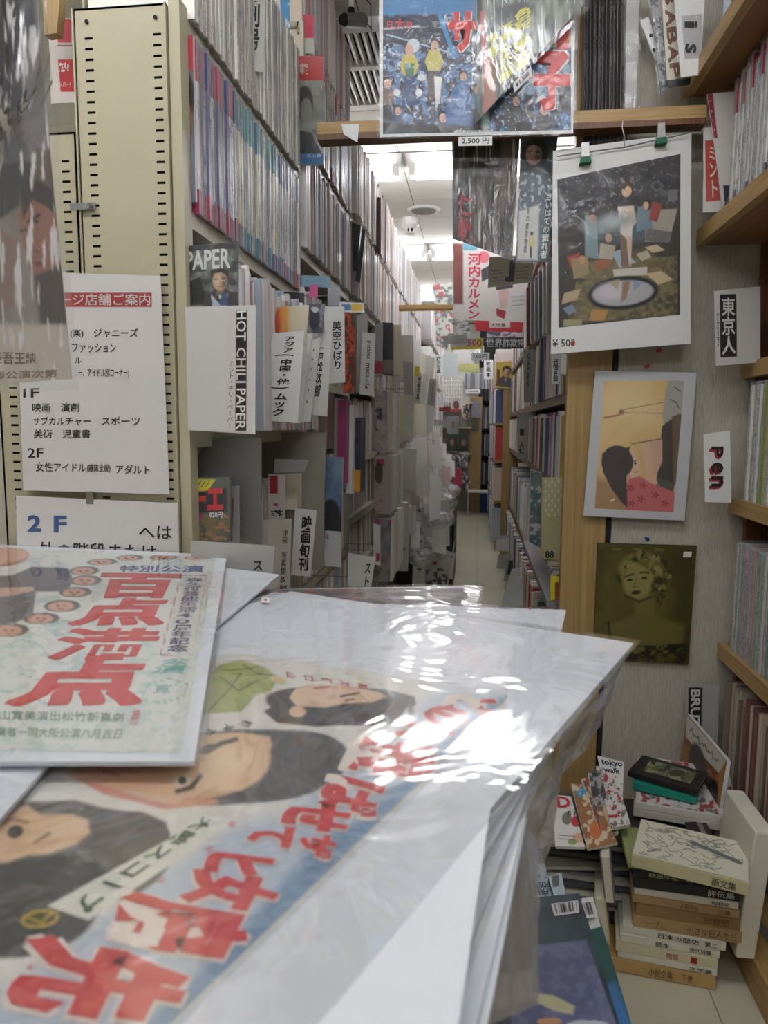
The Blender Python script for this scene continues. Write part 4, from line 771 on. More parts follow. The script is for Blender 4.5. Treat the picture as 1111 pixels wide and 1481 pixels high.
figure(a, 592, 72, 9, (190, 176, 70), trou=(52, 74, 118)); a.ell(598, 66, 9, 10, (200, 206, 214)).ell(592, 72, 6, 8, (206, 160, 140)).poly([(584, 92), (600, 92), (598, 112), (588, 112)], (60, 110, 80))
figure(a, 628, 66, 9, (190, 180, 90), trou=(84, 66, 62)); a.poly([(628, 110), (640, 112), (636, 150), (630, 150)], (222, 220, 214)).ell(610, 112, 6, 5, (214, 216, 214)).ell(606, 134, 5, 6, (214, 216, 220)).ell(574, 134, 5, 5, (214, 210, 206)).ell(666, 140, 14, 16, (80, 116, 166)).ell(664, 170, 20, 20, (74, 108, 156)).ell(666, 148, 6, 7, (130, 156, 190))
figure(a, 746, 146, 8, (38, 38, 42)); figure(a, 786, 158, 9, (48, 44, 44)); a.ell(756, 184, 14, 8, (30, 30, 34)); a.poly([(552, 178), (700, 182), (700, 194), (552, 194)], (34, 34, 44), 6)
a.line([(700, 60), (702, 184)], 10, (150, 170, 160), 5)
PQ = [(548, -170), (836, -170), (829, 193), (549, 198)]
sheet('film_poster', 'large bagged film poster with red title characters hanging over the rail', 'poster', W4(PQ, 1.86), .0015, WHITE, art=a, region=[(554, -160), (826, -160), (826, 188), (554, 194)], cells=1.1, film=FILM, texts=[
    ('サ', [(646, 14), (692, 12), (690, 78), (650, 76)], (206, 56, 50), dict(off=.05, halo=((220, 214, 200), .03), em=True)), ('｜', [(806, 24), (822, 24), (822, 70), (806, 70)], (206, 56, 50), dict(off=.09)), ('子', [(772, 70), (826, 70), (826, 158), (772, 158)], (206, 52, 48), dict(off=.06, halo=((220, 214, 200), .03), em=True)),
    ('日', rectpx(560, 31, 568, 41), (196, 60, 66), dict(off=.03)), ('映', rectpx(588, 31, 597, 41), (196, 60, 66), dict(off=.03)), ('大', rectpx(571, 27, 586, 42), (206, 60, 66), dict(off=.03)), ('松竹株式会社製作配給', rectpx(658, 188, 714, 193), (226, 226, 226), dict(off=.02))])
a = Art((96, 102, 92)).noise((140, 146, 130), 6, 30, .5, .3).noise((50, 54, 52), 9, 26, .6, .15, seed=2).noise((200, 210, 206), 3, 50, .74, .06, seed=9).line([(698, 20), (704, 160)], 6, (190, 90, 90), 3).poly([(700, 80), (716, 84), (718, 150), (706, 162)], (160, 116, 92), 5)
sheet('film_poster', 'folded bagged poster with yellow print hanging diagonally over the large film poster', 'poster', W4([(690, -150), (852, -150), (845, 5), (690, 176)], 1.82), .0015, mat('poster margin'), art=a, cells=1.2, film=plastic('poster bag', .03, .06, .1, 14, .7, (1, 1, .3), fk=.6), texts=[
    ('祇園祭大公開', [(722, 40), (742, 30), (742, 112), (722, 122)], (206, 200, 70), dict(mode='v', off=.04)), ('色彩活動大写', [(744, 20), (768, 6), (768, 94), (744, 108)], (206, 200, 70), dict(mode='v', off=.04)), ('特別', [(708, 50), (720, 44), (720, 80), (708, 86)], (206, 200, 70), dict(mode='v', off=.03))], fm=.012, warp=.004)
sheet('price_label', 'small price label reading 2,500 yen clipped under the large film poster', 'price label', W4([(663, 198), (712, 197), (712, 210), (663, 211)], 1.85), .001, WHITE, texts=[('2,500 円', [(668, 199.5), (708, 199), (708, 208.5), (668, 209)], (60, 60, 64), dict(off=.02))])
sheet('price_label', 'small white price tag on the diagonal edge of the folded poster', 'price label', W4([(742, 120), (768, 96), (770, 108), (744, 134)], 1.80), .001, CARD, texts=[('¥1,500', [(745, 121), (764, 103), (766, 110), (747, 129)], (60, 60, 64), dict(off=.02))])
# dark bagged posters under the rail
a = Art((58, 50, 44)).noise((96, 84, 74), 5, 40, .5, .2).noise((30, 26, 24), 8, 60, .6, .15, seed=2).noise((170, 162, 150), 2.2, 50, .74, .05, seed=5).poly([(655, 272), (668, 270), (680, 345), (656, 350)], (44, 38, 36), 4)
sheet('hanging_poster', 'dark brown bagged poster with deep red characters hanging below the rail', 'poster', W4([(654, 200), (752, 196), (741, 376), (655, 345)], 1.955), .0015, mat('brown dark', (70, 60, 52), .4), art=a, cells=1.2, film=plastic('dark bag', .03, .02, .1, 22, 1, (1.6, 1.6, .4), fk=.5), texts=[('仁戦', [(663, 278), (683, 282), (682, 352), (662, 346)], (150, 30, 38), dict(mode='v', off=.03))], fm=.008, warp=.006)
a = Art((70, 84, 92)).ell(775, 222, 18, 22, (52, 50, 54)).face(772, 222, 14, 5, skin=(190, 160, 148), hair=(60, 52, 52)).poly([(752, 244), (800, 236), (800, 300), (752, 310)], (62, 80, 92), 3).noise((150, 170, 180), 5, 5, .62, .1, [(752, 250), (808, 250), (808, 310), (752, 310)]).poly([(750, 306), (780, 296), (778, 376), (748, 376)], (196, 196, 190), 4).poly([(784, 300), (806, 290), (792, 376), (778, 372)], (70, 96, 108), 3).ell(769, 350, 5, 9, (190, 184, 130)).ell(769, 338, 2.5, 3, (40, 36, 34)).line([(768, 358), (768, 372)], 3, (40, 36, 36))
sheet('hanging_poster', 'bagged poster of a helmeted woman with white vertical lettering on blue', 'poster', W4([(753, 196), (807, 193), (793, 379), (746, 378)], 1.965), .0015, CARD2, art=a, cells=1, film=FILM, texts=[('さいはての流れ者', [(790, 280), (800, 278), (791, 374), (781, 374)], (220, 220, 214), dict(mode='v', off=.03)), ('冬の東京物語', [(762, 300), (767, 300), (762, 366), (757, 366)], (60, 60, 60), dict(mode='v', off=.02))], warp=.003)
a = Art((176, 170, 148)).line([(734, 372), (742, 372), (740, 404), (734, 404)], 8, (60, 54, 62))
for k in range(4): a.line([(712, 392+k*5), (728, 390+k*5)], 1, (110, 104, 90)); a.line([(746, 388+k*5), (764, 386+k*5)], 1, (110, 104, 90))
sheet('hanging_poster', 'beige foot of a poster with small print showing beneath the dark brown one', 'poster', W4([(708, 372), (772, 368), (770, 408), (706, 416)], 2.7), .0015, mat('beige sheet', (180, 174, 152), .5), art=a, cells=.8, film=FILM)
# dark bagged posters right of the film poster, in two clusters
for cl, (xa, xb, lab) in enumerate(((846, 866, 'dark grey bagged poster on edge behind the rail, left cluster, %s from its left'), (868, 906, 'dark grey bagged poster on edge behind the rail, right cluster, %s from its left'))):
    n = 4 if cl == 0 else 7
    for k in range(n):
        x = xa+(xb-xa)*k/n; w = (xb-xa)/n*1.5
        y = 1.955+.004*(k % 3)
        sheet('hanging_poster', lab % ordinal(k+1), 'poster', [aY(x, -150, y), aY(x+w+3, -150, y+.02), aY(x+w-2, 242, y+.02), aY(x-3, 242, y)], .002, mat('smoke sheet %d' % (k % 3), ((88, 84, 84), (70, 66, 68), (112, 106, 104))[k % 3], .35), film=FILM, group='dark posters hung on edge', fm=.003)
sheet('hanging_poster', 'pale curled bagged poster beside the dark clusters, next to the wallpaper', 'poster', W4([(908, -150), (930, -150), (920, 178), (904, 178)], 1.96), .002, CARD2, film=FILM)
# ¥500 print on its hanger
a = Art((42, 40, 42)).noise((64, 62, 62), 18, 14, .5, .4).noise((100, 102, 104), 4, 4, .76, .1, seed=8, pts=[(810, 250), (985, 225), (985, 340), (810, 340)])
a.poly([(812, 340), (850, 300), (985, 300), (985, 455), (812, 470)], (58, 52, 46), 16).poly([(850, 380), (940, 360), (980, 420), (900, 460), (830, 465)], (104, 92, 62), 14).noise((128, 116, 78), 6, 4, .5, .6, [(840, 380), (980, 370), (980, 460), (820, 465)], seed=4)
a.poly([(844, 330), (900, 306), (950, 326), (930, 350), (850, 356)], (78, 88, 90), 12)
for px_, c in (([(936, 304), (980, 302), (968, 350), (932, 350)], (160, 152, 138)), ([(936, 330), (972, 336), (966, 352), (932, 348)], (104, 100, 98)), ([(846, 312), (862, 312), (866, 375), (846, 372)], (116, 138, 144)), ([(922, 300), (940, 296), (944, 330), (920, 336)], (110, 134, 146)), ([(820, 372), (838, 366), (842, 388), (826, 388)], (164, 66, 54)), ([(944, 292), (958, 296), (950, 322), (938, 318)], (150, 62, 54)),
        ([(932, 358), (950, 354), (962, 362), (944, 366)], (196, 174, 140)), ([(920, 368), (936, 362), (942, 372), (928, 378)], (180, 170, 150)), ([(934, 396), (956, 392), (974, 404), (952, 412)], (190, 168, 134)), ([(886, 390), (936, 386), (936, 398), (888, 400)], (196, 190, 180)), ([(816, 424), (840, 418), (834, 434), (812, 440)], (176, 156, 122)), ([(856, 448), (880, 448), (874, 464), (852, 464)], (176, 130, 70)), ([(816, 462), (842, 462), (842, 472), (814, 472)], (150, 150, 110)), ([(884, 366), (900, 360), (920, 380), (896, 388)], (150, 170, 186)), ([(814, 446), (828, 440), (834, 450), (822, 456)], (116, 130, 150)),
        ([(826, 374), (850, 372), (852, 396), (830, 404)], (150, 130, 96)), ([(860, 378), (882, 372), (880, 388), (862, 392)], (150, 92, 56)), ([(868, 352), (890, 356), (886, 376), (866, 374)], (170, 160, 140))): a.poly(px_, c, 1)
a.poly([(893, 300), (916, 298), (920, 322), (912, 332), (898, 330)], (206, 186, 168), 2).poly([(897, 324), (915, 324), (913, 352), (897, 340)], (214, 206, 196), 2).poly([(906, 340), (914, 345), (912, 386), (907, 386)], (200, 176, 156), 1).poly([(897, 338), (905, 345), (910, 386), (898, 386)], (120, 96, 82), 1).ell(907, 276, 9, 14, (44, 34, 32)).ell(905, 278, 6, 8, (202, 166, 136)).line([(896, 290), (920, 288)], 7, (44, 38, 38)).ell(936, 296, 6, 9, (52, 40, 36)).ell(934, 298, 4, 6, (200, 160, 136)).ell(857, 318, 5, 7, (190, 150, 130)).ell(880, 345, 5, 6, (176, 146, 120)).ell(842, 376, 5, 6, (180, 140, 100))
a.ell(885, 322, 34, 10, (150, 160, 158), -10, 1.2).ell(907, 268, 9, 9, (70, 44, 36)).ell(900, 262, 2.5, 5, (120, 110, 104), -30).ell(914, 260, 2, 5, (120, 110, 104), 20).ell(908, 277, 5, 7, (206, 168, 140)).ell(950, 270, 9, 8, (84, 88, 90)).ell(950, 270, 5, 4, (52, 50, 52)).ell(960, 280, 6, 5, (84, 88, 90)).poly([(966, 276), (980, 274), (980, 290), (966, 292)], (110, 110, 112), 1)
a.ell(901, 424, 52, 24, (30, 28, 30), -6).ell(901, 424, 44, 18, (170, 168, 170), -6).ell(885, 422, 22, 12, (196, 190, 196), -6, .8).poly([(900, 408), (912, 406), (906, 432), (898, 438)], (150, 120, 96), 3).poly([(880, 408), (896, 404), (894, 420)], (170, 156, 124), 3).poly([(916, 406), (930, 410), (916, 420)], (130, 150, 176), 2)
pr = sheet('art_print', 'white-bordered dark painting print of a figure by a round mirror, priced 500 yen', 'print', W4([(800, 218), (1000, 192), (999, 497), (797, 512)], 1.905), .0015, mat('print border', (222, 222, 218), .5), art=a, region=[(806, 260), (984, 223), (984, 455), (808, 474)], cells=1, film=CLEAR, texts=[('¥ 500', [(799, 491), (832, 490), (832, 501), (799, 502)], (60, 60, 64), dict(off=.01)), ('・', [(826, 494), (831, 494), (831, 499), (826, 499)], (180, 40, 46), dict(off=.2))], warp=.004, fm=.008)
WIRE = mat('wire', (150, 148, 146), .3, .8)
hg = empty('wire_hanger', tuple(aY(903, 214, 1.88)), 'thin wire clip hanger hooked over the rail holding the 500 yen print', 'hanger')
def wl(p): return Vector(p)-hg.matrix_world.translation
m = MB(); pts = [aY(806, 226, 1.893), aY(903, 213, 1.893), aY(998, 192, 1.893)]
for a_, b_ in zip(pts[:-1], pts[1:]): m.tube(wl(a_), wl(b_), .0016, WIRE, 6)
child('wire_bar', m.mesh('wire_bar'), hg)
m = MB(); pts = [aY(903, 213, 1.89), aY(903, 196, 1.885), aY(900, 185, 1.885), aY(901, 175, 1.885), aY(901, 168, 1.92), aY(901, 172, 1.95)]
for a_, b_ in zip(pts[:-1], pts[1:]): m.tube(wl(a_), wl(b_), .0014, WIRE, 6)
child('hook', m.mesh('hook'), hg)
GRN = mat('green rubber', (16, 92, 66), .5)
for cx, cy in ((847, 224), (957, 196)):
    m = MB(); P = W4([(cx-5, cy-18), (cx+5, cy-19), (cx+6, cy+4), (cx-6, cy+5)], 1.884); P = [wl(p) for p in P]; m.hexa([P[3], P[2], P[2]+Vector((0, .022, 0)), P[3]+Vector((0, .022, 0)), P[0], P[1], P[1]+Vector((0, .012, 0)), P[0]+Vector((0, .012, 0))], WIRE); c = child('clip', m.mesh('clip'), hg)
    m = MB(); P = W4([(cx-6, cy+3), (cx+7, cy+1), (cx+9, cy+10), (cx-8, cy+12)], 1.882); P = [wl(p) for p in P]; m.hexa([P[3], P[2], P[2]+Vector((0, .026, 0)), P[3]+Vector((0, .026, 0)), P[0], P[1], P[1]+Vector((0, .026, 0)), P[0]+Vector((0, .026, 0))], GRN); g_ = child('grip', m.mesh('grip'), c); g_['label'] = 'green rubber grip'
# girl print
a = Art((212, 176, 116)).noise((224, 192, 136), 30, 30, .5, .5).ell(905, 585, 46, 30, (228, 200, 148), 0, .9).poly([(858, 690), (920, 700), (975, 730), (975, 742), (858, 742)], (170, 132, 92), 14).ell(898, 610, 0.1, .1, (0, 0, 0))
a.poly([(966, 550), (990, 550), (986, 600), (962, 620), (958, 600)], (168, 166, 156), 2).line([(976, 560), (984, 566)], 1.5, (60, 60, 60)).line([(970, 578), (978, 582), (982, 590)], 1.5, (80, 80, 80)).poly([(958, 616), (982, 598), (978, 700), (965, 705), (950, 690)], (66, 58, 48), 1).poly([(972, 602), (988, 598), (984, 690), (974, 700)], (110, 86, 60), 1).poly([(950, 690), (976, 700), (974, 712), (948, 704)], (84, 88, 78), 1)
a.poly([(928, 646), (940, 636), (944, 680), (952, 700), (936, 700)], (214, 178, 148), 1).poly([(940, 640), (958, 634), (958, 668), (948, 690)], (206, 166, 140), 1).line([(914, 642), (960, 634)], 1.4, (60, 46, 40)).poly([(896, 650), (914, 648), (926, 668), (926, 690), (906, 706), (896, 690)], (216, 186, 158), 1).poly([(897, 690), (912, 686), (912, 704), (898, 708)], (190, 156, 128), 1)
a.poly([(903, 704), (912, 692), (926, 688), (940, 698), (976, 712), (976, 742), (908, 740), (900, 722)], (198, 104, 106), 2).ell(893, 668, 23, 24, (66, 56, 52), -20, .08).poly([(871, 655), (912, 646), (906, 662), (906, 690), (908, 734), (900, 728), (884, 706), (872, 682)], (66, 56, 52), 1.2)
for x, y in ((912, 706), (927, 722), (948, 716), (962, 728), (930, 702), (914, 728)): 
    for k in range(5): a.ell(x+3.4*math.cos(k*1.26), y+3.4*math.sin(k*1.26), 2.6, 1.1, (140, 50, 56), math.degrees(k*1.26), .3)
a.line([(914, 668), (920, 666)], 1.4, (40, 32, 30)).ell(919, 670, 1.6, 2, (40, 32, 30)).line([(924, 682), (918, 683)], 1.2, (170, 70, 66)).line([(874, 604), (896, 600)], 2.4, (170, 104, 84), 1.2).ell(899, 596, 4, 4, (130, 110, 90), 0, .6).line([(903, 592), (960, 582)], 1, (120, 104, 84)).line([(903, 597), (958, 598)], 1, (120, 104, 84)).line([(888, 722), (884, 724)], 3, (214, 206, 190))
sheet('art_print', 'print of a long-haired girl in a pink patterned top mounted on white board', 'print', W4([(861, 536), (1008, 539), (990, 753), (844, 746)], 1.97), .006, mat('mount board', (196, 198, 200), .5), art=a, region=[(874, 551), (990, 550), (974, 741), (860, 735)], cells=1, film=FILM, fm=.002)
a = (Art((84, 76, 30)).noise((96, 86, 36), 22, 22, .5, .4).poly([(858, 790), (1008, 790), (1000, 960), (960, 960), (975, 860), (950, 800), (880, 800), (862, 880)], (66, 60, 26), 18)
     .ell(925, 835, 40, 40, (92, 82, 38), 0, .6).ell(928, 822, 32, 22, (128, 116, 62), 0, .3).noise((60, 54, 26), 5, 5, .55, .15, [(905, 808), (960, 805), (968, 870), (952, 878), (945, 840), (905, 830)], seed=6).ell(925, 840, 20, 23, (140, 128, 74), -12, .3).line([(908, 842), (918, 836)], 2.2, (44, 40, 20), 1.5).line([(926, 832), (937, 830)], 2.2, (44, 40, 20), 1.5).line([(914, 858), (924, 854)], 4, (66, 46, 24), 2)
     .line([(904, 862), (930, 866), (950, 850)], 3, (50, 46, 22), 2).poly([(918, 864), (946, 856), (946, 895), (918, 895)], (110, 100, 52), 5).poly([(876, 905), (918, 890), (950, 890), (990, 905), (985, 950), (890, 945)], (106, 96, 50), 8).noise((34, 32, 18), 9, 5, .45, .15, [(905, 935), (1000, 930), (990, 960), (900, 958)], seed=2).line([(880, 900), (884, 940)], 4, (44, 40, 20), 3))
rq_ = random.Random(4)
for k in range(70):
    th = rq_.uniform(-3.5, .9); rr_ = rq_.uniform(20, 36); x_, y_ = 931+rr_*1.05*math.cos(th), 832+rr_*.9*math.sin(th)
    a.ell(x_, y_, rq_.uniform(3, 6), rq_.uniform(2, 4), rq_.choice([(128, 118, 66), (60, 54, 26), (104, 94, 48), (142, 130, 76), (52, 46, 24)]), rq_.uniform(0, 180), .5)
a.ell(921, 842, 20, 25, (142, 130, 76), -14, .35).line([(904, 834), (916, 830)], 2.2, (50, 44, 22), 1.5).line([(926, 828), (939, 828)], 2.2, (50, 44, 22), 1.5).ell(911, 839, 4, 2, (40, 36, 18)).ell(932, 836, 4, 2, (40, 36, 18)).line([(921, 836), (916, 849), (922, 850)], 1.6, (104, 94, 48), 1.2).ell(920, 857, 7, 3, (66, 40, 22), -8).line([(905, 862), (925, 870), (945, 862)], 3, (56, 50, 26), 2)
sheet('picture_board', 'square dark olive portrait board of a curly-haired woman pinned to the wallpaper', 'picture', W4([(864, 785), (1008, 789), (996, 961), (857, 953)], 1.985), .004, mat('olive edge', (70, 64, 30), .3), art=a, region=[(864.5, 786), (1007, 790), (995, 960), (858, 952)], cells=1, rough=.3, texts=[('- - -', [(885, 792), (960, 793), (960, 797), (885, 796)], (110, 100, 56), dict(off=0))])
sheet('price_label', 'tiny white price sticker on the dark olive portrait board', 'price label', W4([(989, 798), (1001, 798), (1000, 806), (988, 806)], 1.98), .001, WHITE)
for lab, c, p in (('red push pin above the girl print', (170, 30, 36), (935, 530)), ('blue push pin above the olive portrait board', (40, 50, 120), (935, 779)), ('red push pin at the top of the wallpaper beside the painting print', (170, 30, 36), (952, 507))):
    q = aY(*p, 1.985); t = empty('push_pin', tuple(q), lab, 'pin'); m = MB(); m.tube((0, 0, 0), (0, -.012, 0), .005, mat('pin %d' % c[0], c, .3), 10, .003); m.tube((0, -.012, 0), (0, -.016, 0), .0055, mat('pin %d' % c[0]), 10); child('head', m.mesh('head'), t); m = MB(); m.tube((0, .014, 0), (0, 0, 0), .0008, WIRE, 5); child('needle', m.mesh('needle'), t)
# ================================================================== right-hand bookshelf in front of the partition
rs = empty('wooden_bookshelf', (.85, 1.5, 0), 'pale wooden bookshelf along the right edge of the frame', 'bookshelf')
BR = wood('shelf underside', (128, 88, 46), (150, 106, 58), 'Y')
def zat(px, py, Y=1.98): return float(aY(px, py, Y)[2])
BRD = [(zat(993, 136)+.03, .485), (zat(1013, 333), .535), (zat(1073, 524, 1.95), .66), (zat(1057, 720), .652), (zat(1047, 930), .645), (.17, .64)]
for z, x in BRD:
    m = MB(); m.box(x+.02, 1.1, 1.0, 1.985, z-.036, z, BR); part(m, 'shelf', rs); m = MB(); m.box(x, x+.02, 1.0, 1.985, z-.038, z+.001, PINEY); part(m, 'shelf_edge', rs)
m = MB(); m.box(.69, 1.1, 1.965, 1.985, .07, 2.3, DKWOOD); part(m, 'side_panel', rs); m = MB(); m.box(1.08, 1.1, 1.0, 1.965, .07, 2.3, DKWOOD); part(m, 'back_panel', rs)
m = MB(); m.box(.555, 1.1, 1.0, 1.985, .002, .07, PINEY); part(m, 'plinth', rs)
for x in (.60, .66):
    m = MB(); m.box(x, x+.014, 1.0, 1.98, .07, .074, mat('grey track', (120, 116, 106), .4)); part(m, 'door_track', rs)
mr = unit_mag(spine_mat('white shelf spines', [(222, 220, 216), (206, 204, 200), (216, 210, 206), (190, 186, 184), (226, 226, 224)], [(206, 204, 200), (170, 60, 70), (210, 206, 204), (186, 186, 190)], [(206, 204, 200), (60, 66, 90), (214, 210, 204)], (90, 84, 84), .6))
mrb = unit_mag(spine_mat('blue white spines', [(196, 206, 220), (226, 228, 230), (150, 170, 196), (214, 150, 170), (206, 212, 218)], None, None, (90, 84, 90), .5))
mrp = unit_mag(spine_mat('green white spines', [(222, 222, 218), (140, 158, 84), (226, 226, 222), (216, 206, 96), (230, 228, 224), (150, 60, 80), (214, 216, 212), (196, 190, 70)], None, None, (70, 70, 70), .8))
mrc = unit_mag(spine_mat('pastel spines', [(196, 160, 190), (206, 204, 200), (184, 196, 150), (160, 190, 170), (206, 150, 170), (214, 210, 204), (150, 170, 160), (206, 190, 196), (116, 150, 130)], None, None, (90, 70, 90), .7))
mrd = unit_mag(spine_mat('aged dark spines', [(176, 160, 138), (150, 134, 116), (188, 176, 156), (120, 104, 92), (166, 146, 130), (136, 90, 84)], [(120, 60, 60), (166, 150, 130), (80, 66, 60)], None, (70, 56, 50), .7))
row(rs, 1.45, 1.85, BRD[1][0], .565, .30, (.012, .018), .22, mr, 'white-spined bagged magazine, %s from the near end of the upper right shelf', 'white-spined magazines on the upper right shelf', face=-1, filt=.12)
row(rs, 1.50, 1.93, BRD[3][0], .67, .283, (.011, .016), .22, mrp, 'green, white or yellow magazine, %s from the near end beside the lettered card', 'green and white magazines on the right shelf', face=-1)
row(rs, 1.50, 1.94, BRD[4][0], .66, .275, (.011, .016), .22, mrc, 'pastel bagged magazine, %s from the near end of the low right shelf', 'pastel magazines on the low right shelf', face=-1)
o = spread_mass('magazine_rows', rs, [(.53, 1.2, 1.85, BRD[0][0], .31, .22, .010, .016), (.69, 1.2, 1.86, BRD[2][0], .30, .22, .012, .018), (.565, 1.02, 1.45, BRD[1][0], .30, .22, .012, .018), (.67, 1.02, 1.5, BRD[3][0], .283, .22, .01, .015), (.66, 1.02, 1.5, BRD[4][0], .275, .22, .01, .015)], [(222, 220, 216), (206, 204, 200), (196, 206, 220), (214, 150, 170), (190, 186, 184), (150, 170, 196)], face=-1)
tag(o, 'packed pale magazines filling the rest of the bookshelf at the right edge', 'magazines', None, 'stuff')
o = spread_mass('magazine_rows', rs, [(.655, 1.02, 1.94, BRD[5][0], .285, .2, .007, .011)], [(176, 160, 138), (150, 134, 116), (188, 176, 156), (120, 104, 92), (166, 146, 130), (136, 90, 84)], face=-1)
tag(o, 'aged brownish thin magazines packed on the lowest right shelf', 'magazines', None, 'stuff')
# cards on it
card('white card with sideways letters i and s on a grey block, top right', [(973, -30), (1022, -40), (1012, 108), (985, 112)], 1.86, [('i', cw([(990, 31), (1009, 31), (1009, 41), (990, 41)]), K, dict(off=.04, lift=.0016)), ('s', cw([(991, 64), (1007, 64), (1007, 77), (991, 77)]), K, dict(off=.05, lift=.0016))], mt=WHITE, art=Art((222, 222, 218)).poly([(986, 23), (1016, 20), (1014, 84), (990, 86)], (170, 168, 166), .6), cells=1)
card('cream card with big brown sideways capitals, beside the i s card', [(955, -40), (978, -40), (985, 112), (965, 117)], 1.9, [('B', cw([(960, -24), (975, -24), (976, 8), (961, 8)]), (116, 78, 56), dict(off=.04)), ('A', cw([(962, 14), (977, 12), (978, 38), (963, 40)]), (116, 78, 56), dict(off=.04)), ('B', cw([(964, 40), (979, 38), (980, 64), (965, 66)]), (116, 78, 56), dict(off=.04)), ('A', cw([(966, 66), (980, 64), (982, 90), (967, 92)]), (116, 78, 56), dict(off=.04)), ('P', cw([(968, 92), (982, 90), (984, 112), (970, 114)]), (116, 78, 56), dict(off=.04))], mt=mat('cream card', (212, 206, 186), .5))
card('clear grey printed sleeve card hanging lower beside the cream one', [(937, -30), (950, -30), (968, 120), (956, 138)], 1.92, mt=CARD2, film=FILM, art=Art((150, 150, 152)).noise((90, 92, 98), 5, 5, .55, .1), cells=1)
card('white tilted card with small black marks, outermost of the cluster top right', [(926, 30), (938, 24), (962, 100), (948, 86)], 1.94, [('■', rectpx(939, 49, 944, 54), K), ('■', rectpx(944, 70, 948, 75), K)], mt=WHITE)
card('dark card edge under the cream capitals card', [(964, 116), (1000, 112), (998, 122), (966, 126)], 1.89, mt=mat('black card', (34, 36, 34), .4))
card('leaning magazine with crimson strip and white cover on the upper right shelf', [(1023, 136), (1066, 132), (1060, 272), (1046, 298)], 1.875, mt=WHITE, art=Art((214, 210, 204)).poly([(1022, 134), (1031, 134), (1038, 200), (1033, 200)], (150, 34, 56)).poly([(1046, 268), (1060, 268), (1060, 290), (1048, 292)], (40, 46, 66)), cat='magazine', name='magazine', cells=1, film=FILM, texts=[('・・・・', [(1025, 140), (1029, 140), (1036, 195), (1032, 195)], (220, 190, 190), dict(mode='v', off=.04))])
card('white sleeved magazine with orange red block on the upper right shelf', [(1018, 185), (1032, 184), (1050, 306), (1017, 307)], 1.9, mt=WHITE, art=Art((216, 212, 206)).poly([(1020, 203), (1036, 203), (1042, 290), (1021, 292)], (180, 62, 44), .6), cat='magazine', name='magazine', cells=1, texts=[('ミント', [(1024, 210), (1036, 210), (1040, 286), (1026, 288)], (222, 212, 200), dict(mode='v', off=.02))], film=FILM)
TK = [(1033, 421), (1100, 414), (1100, 524), (1036, 529)]
card('pale card with three white kanji on a black band, right shelf', TK, 1.88, [('東京人', [(1043, 430), (1063, 430), (1064, 512), (1044, 514)], (214, 210, 204), dict(mode='v', off=.02, lift=.0018)), ('tokyojin', cw([(1036, 452), (1040, 452), (1041, 500), (1037, 500)]), (60, 60, 60))], mt=CARD, art=Art((206, 204, 200)).poly([(1041, 426), (1065, 425), (1066, 516), (1042, 517)], (28, 26, 26), .5), region=[(1036, 424), (1070, 423), (1070, 519), (1038, 520)], cells=.8)
card('white card with three fat black and red letters spelling a title, right shelf', [(1018, 628), (1056, 623), (1058, 727), (1020, 726)], 1.88, [
    (c, q2, (170, 44, 56), dict(off=.06, lift=.0008)) for c, q2 in (('P', cw(rectpx(1026, 649, 1044, 664))), ('e', cw(rectpx(1026, 672, 1044, 687))), ('n', cw(rectpx(1026, 692, 1044, 707))))]+[(c, q2, K, dict(off=.06, lift=.0014)) for c, q2 in (('P', cw(rectpx(1029, 646, 1046, 661))), ('e', cw(rectpx(1029, 669, 1046, 684))), ('n', cw(rectpx(1029, 689, 1046, 704))))], mt=WHITE)
card('clear sleeved card with a sideways black title band above the book piles', [(992, 986), (1040, 990), (1036, 1160), (992, 1150)], 1.94, [('BRUTUS', cw([(999, 997), (1013, 997), (1012, 1078), (998, 1078)]), (214, 212, 206), dict(off=.03, lift=.0018))], mt=CARD2, art=Art((176, 174, 170)).poly([(996, 994), (1016, 994), (1014, 1082), (995, 1080)], (26, 26, 26), .5), cells=1)
# white foam board and orange magazine standing on the plinth
p1_ = aZ(1064, 1386, .075); p2_ = aY(1093, 1203, float(p1_[1])); p3_ = aZ(1050, 1141, float(p2_[2])); p4_ = np.array([p3_[0]-(p2_[0]-p1_[0]), p3_[1], .075]); th_ = np.array([.036, 0, 0])
m = MB(); m.hexa([p1_, p1_+th_, p4_+th_, p4_, p2_, p2_+th_, p3_+th_, p3_], mat('white foam board', (214, 208, 192), .8, noise=.05, scale=40, bump=.4)); m.build('foam_board', bevel=.004, label='thick white foam board standing on the plinth of the right bookshelf', cat='board')
sq_ = [(998+i*2.4+(0, 1.6, .4)[i % 3], 1057+i*2.75+(0, -6, 3, -2)[i % 4]) for i in range(18)]
a = (Art((168, 110, 60)).noise((130, 74, 40), 9, 9, .55, .2).poly([(994, 1034), (1052, 1100), (1040, 1118), (992, 1066)], (206, 202, 190), 1).ell(1010, 1110, 12, 36, (60, 56, 52), -8, .2).ell(1020, 1150, 24, 30, (34, 34, 34), -10, .2).ell(1024, 1150, 7, 8, (30, 80, 64)).line(sq_, 1.3, (60, 58, 54), .8).poly([(1040, 1120), (1050, 1100), (1046, 1150), (1036, 1200)], (180, 130, 70)))
sheet('magazine', 'orange-brown covered magazine standing upright behind the book piles', 'magazine', [aY(995, 1033, 1.92), aY(1052, 1100, 1.60), aY(1028, 1228, 1.60), aY(978, 1140, 1.92)], .008, WHITE, art=a, cells=1)
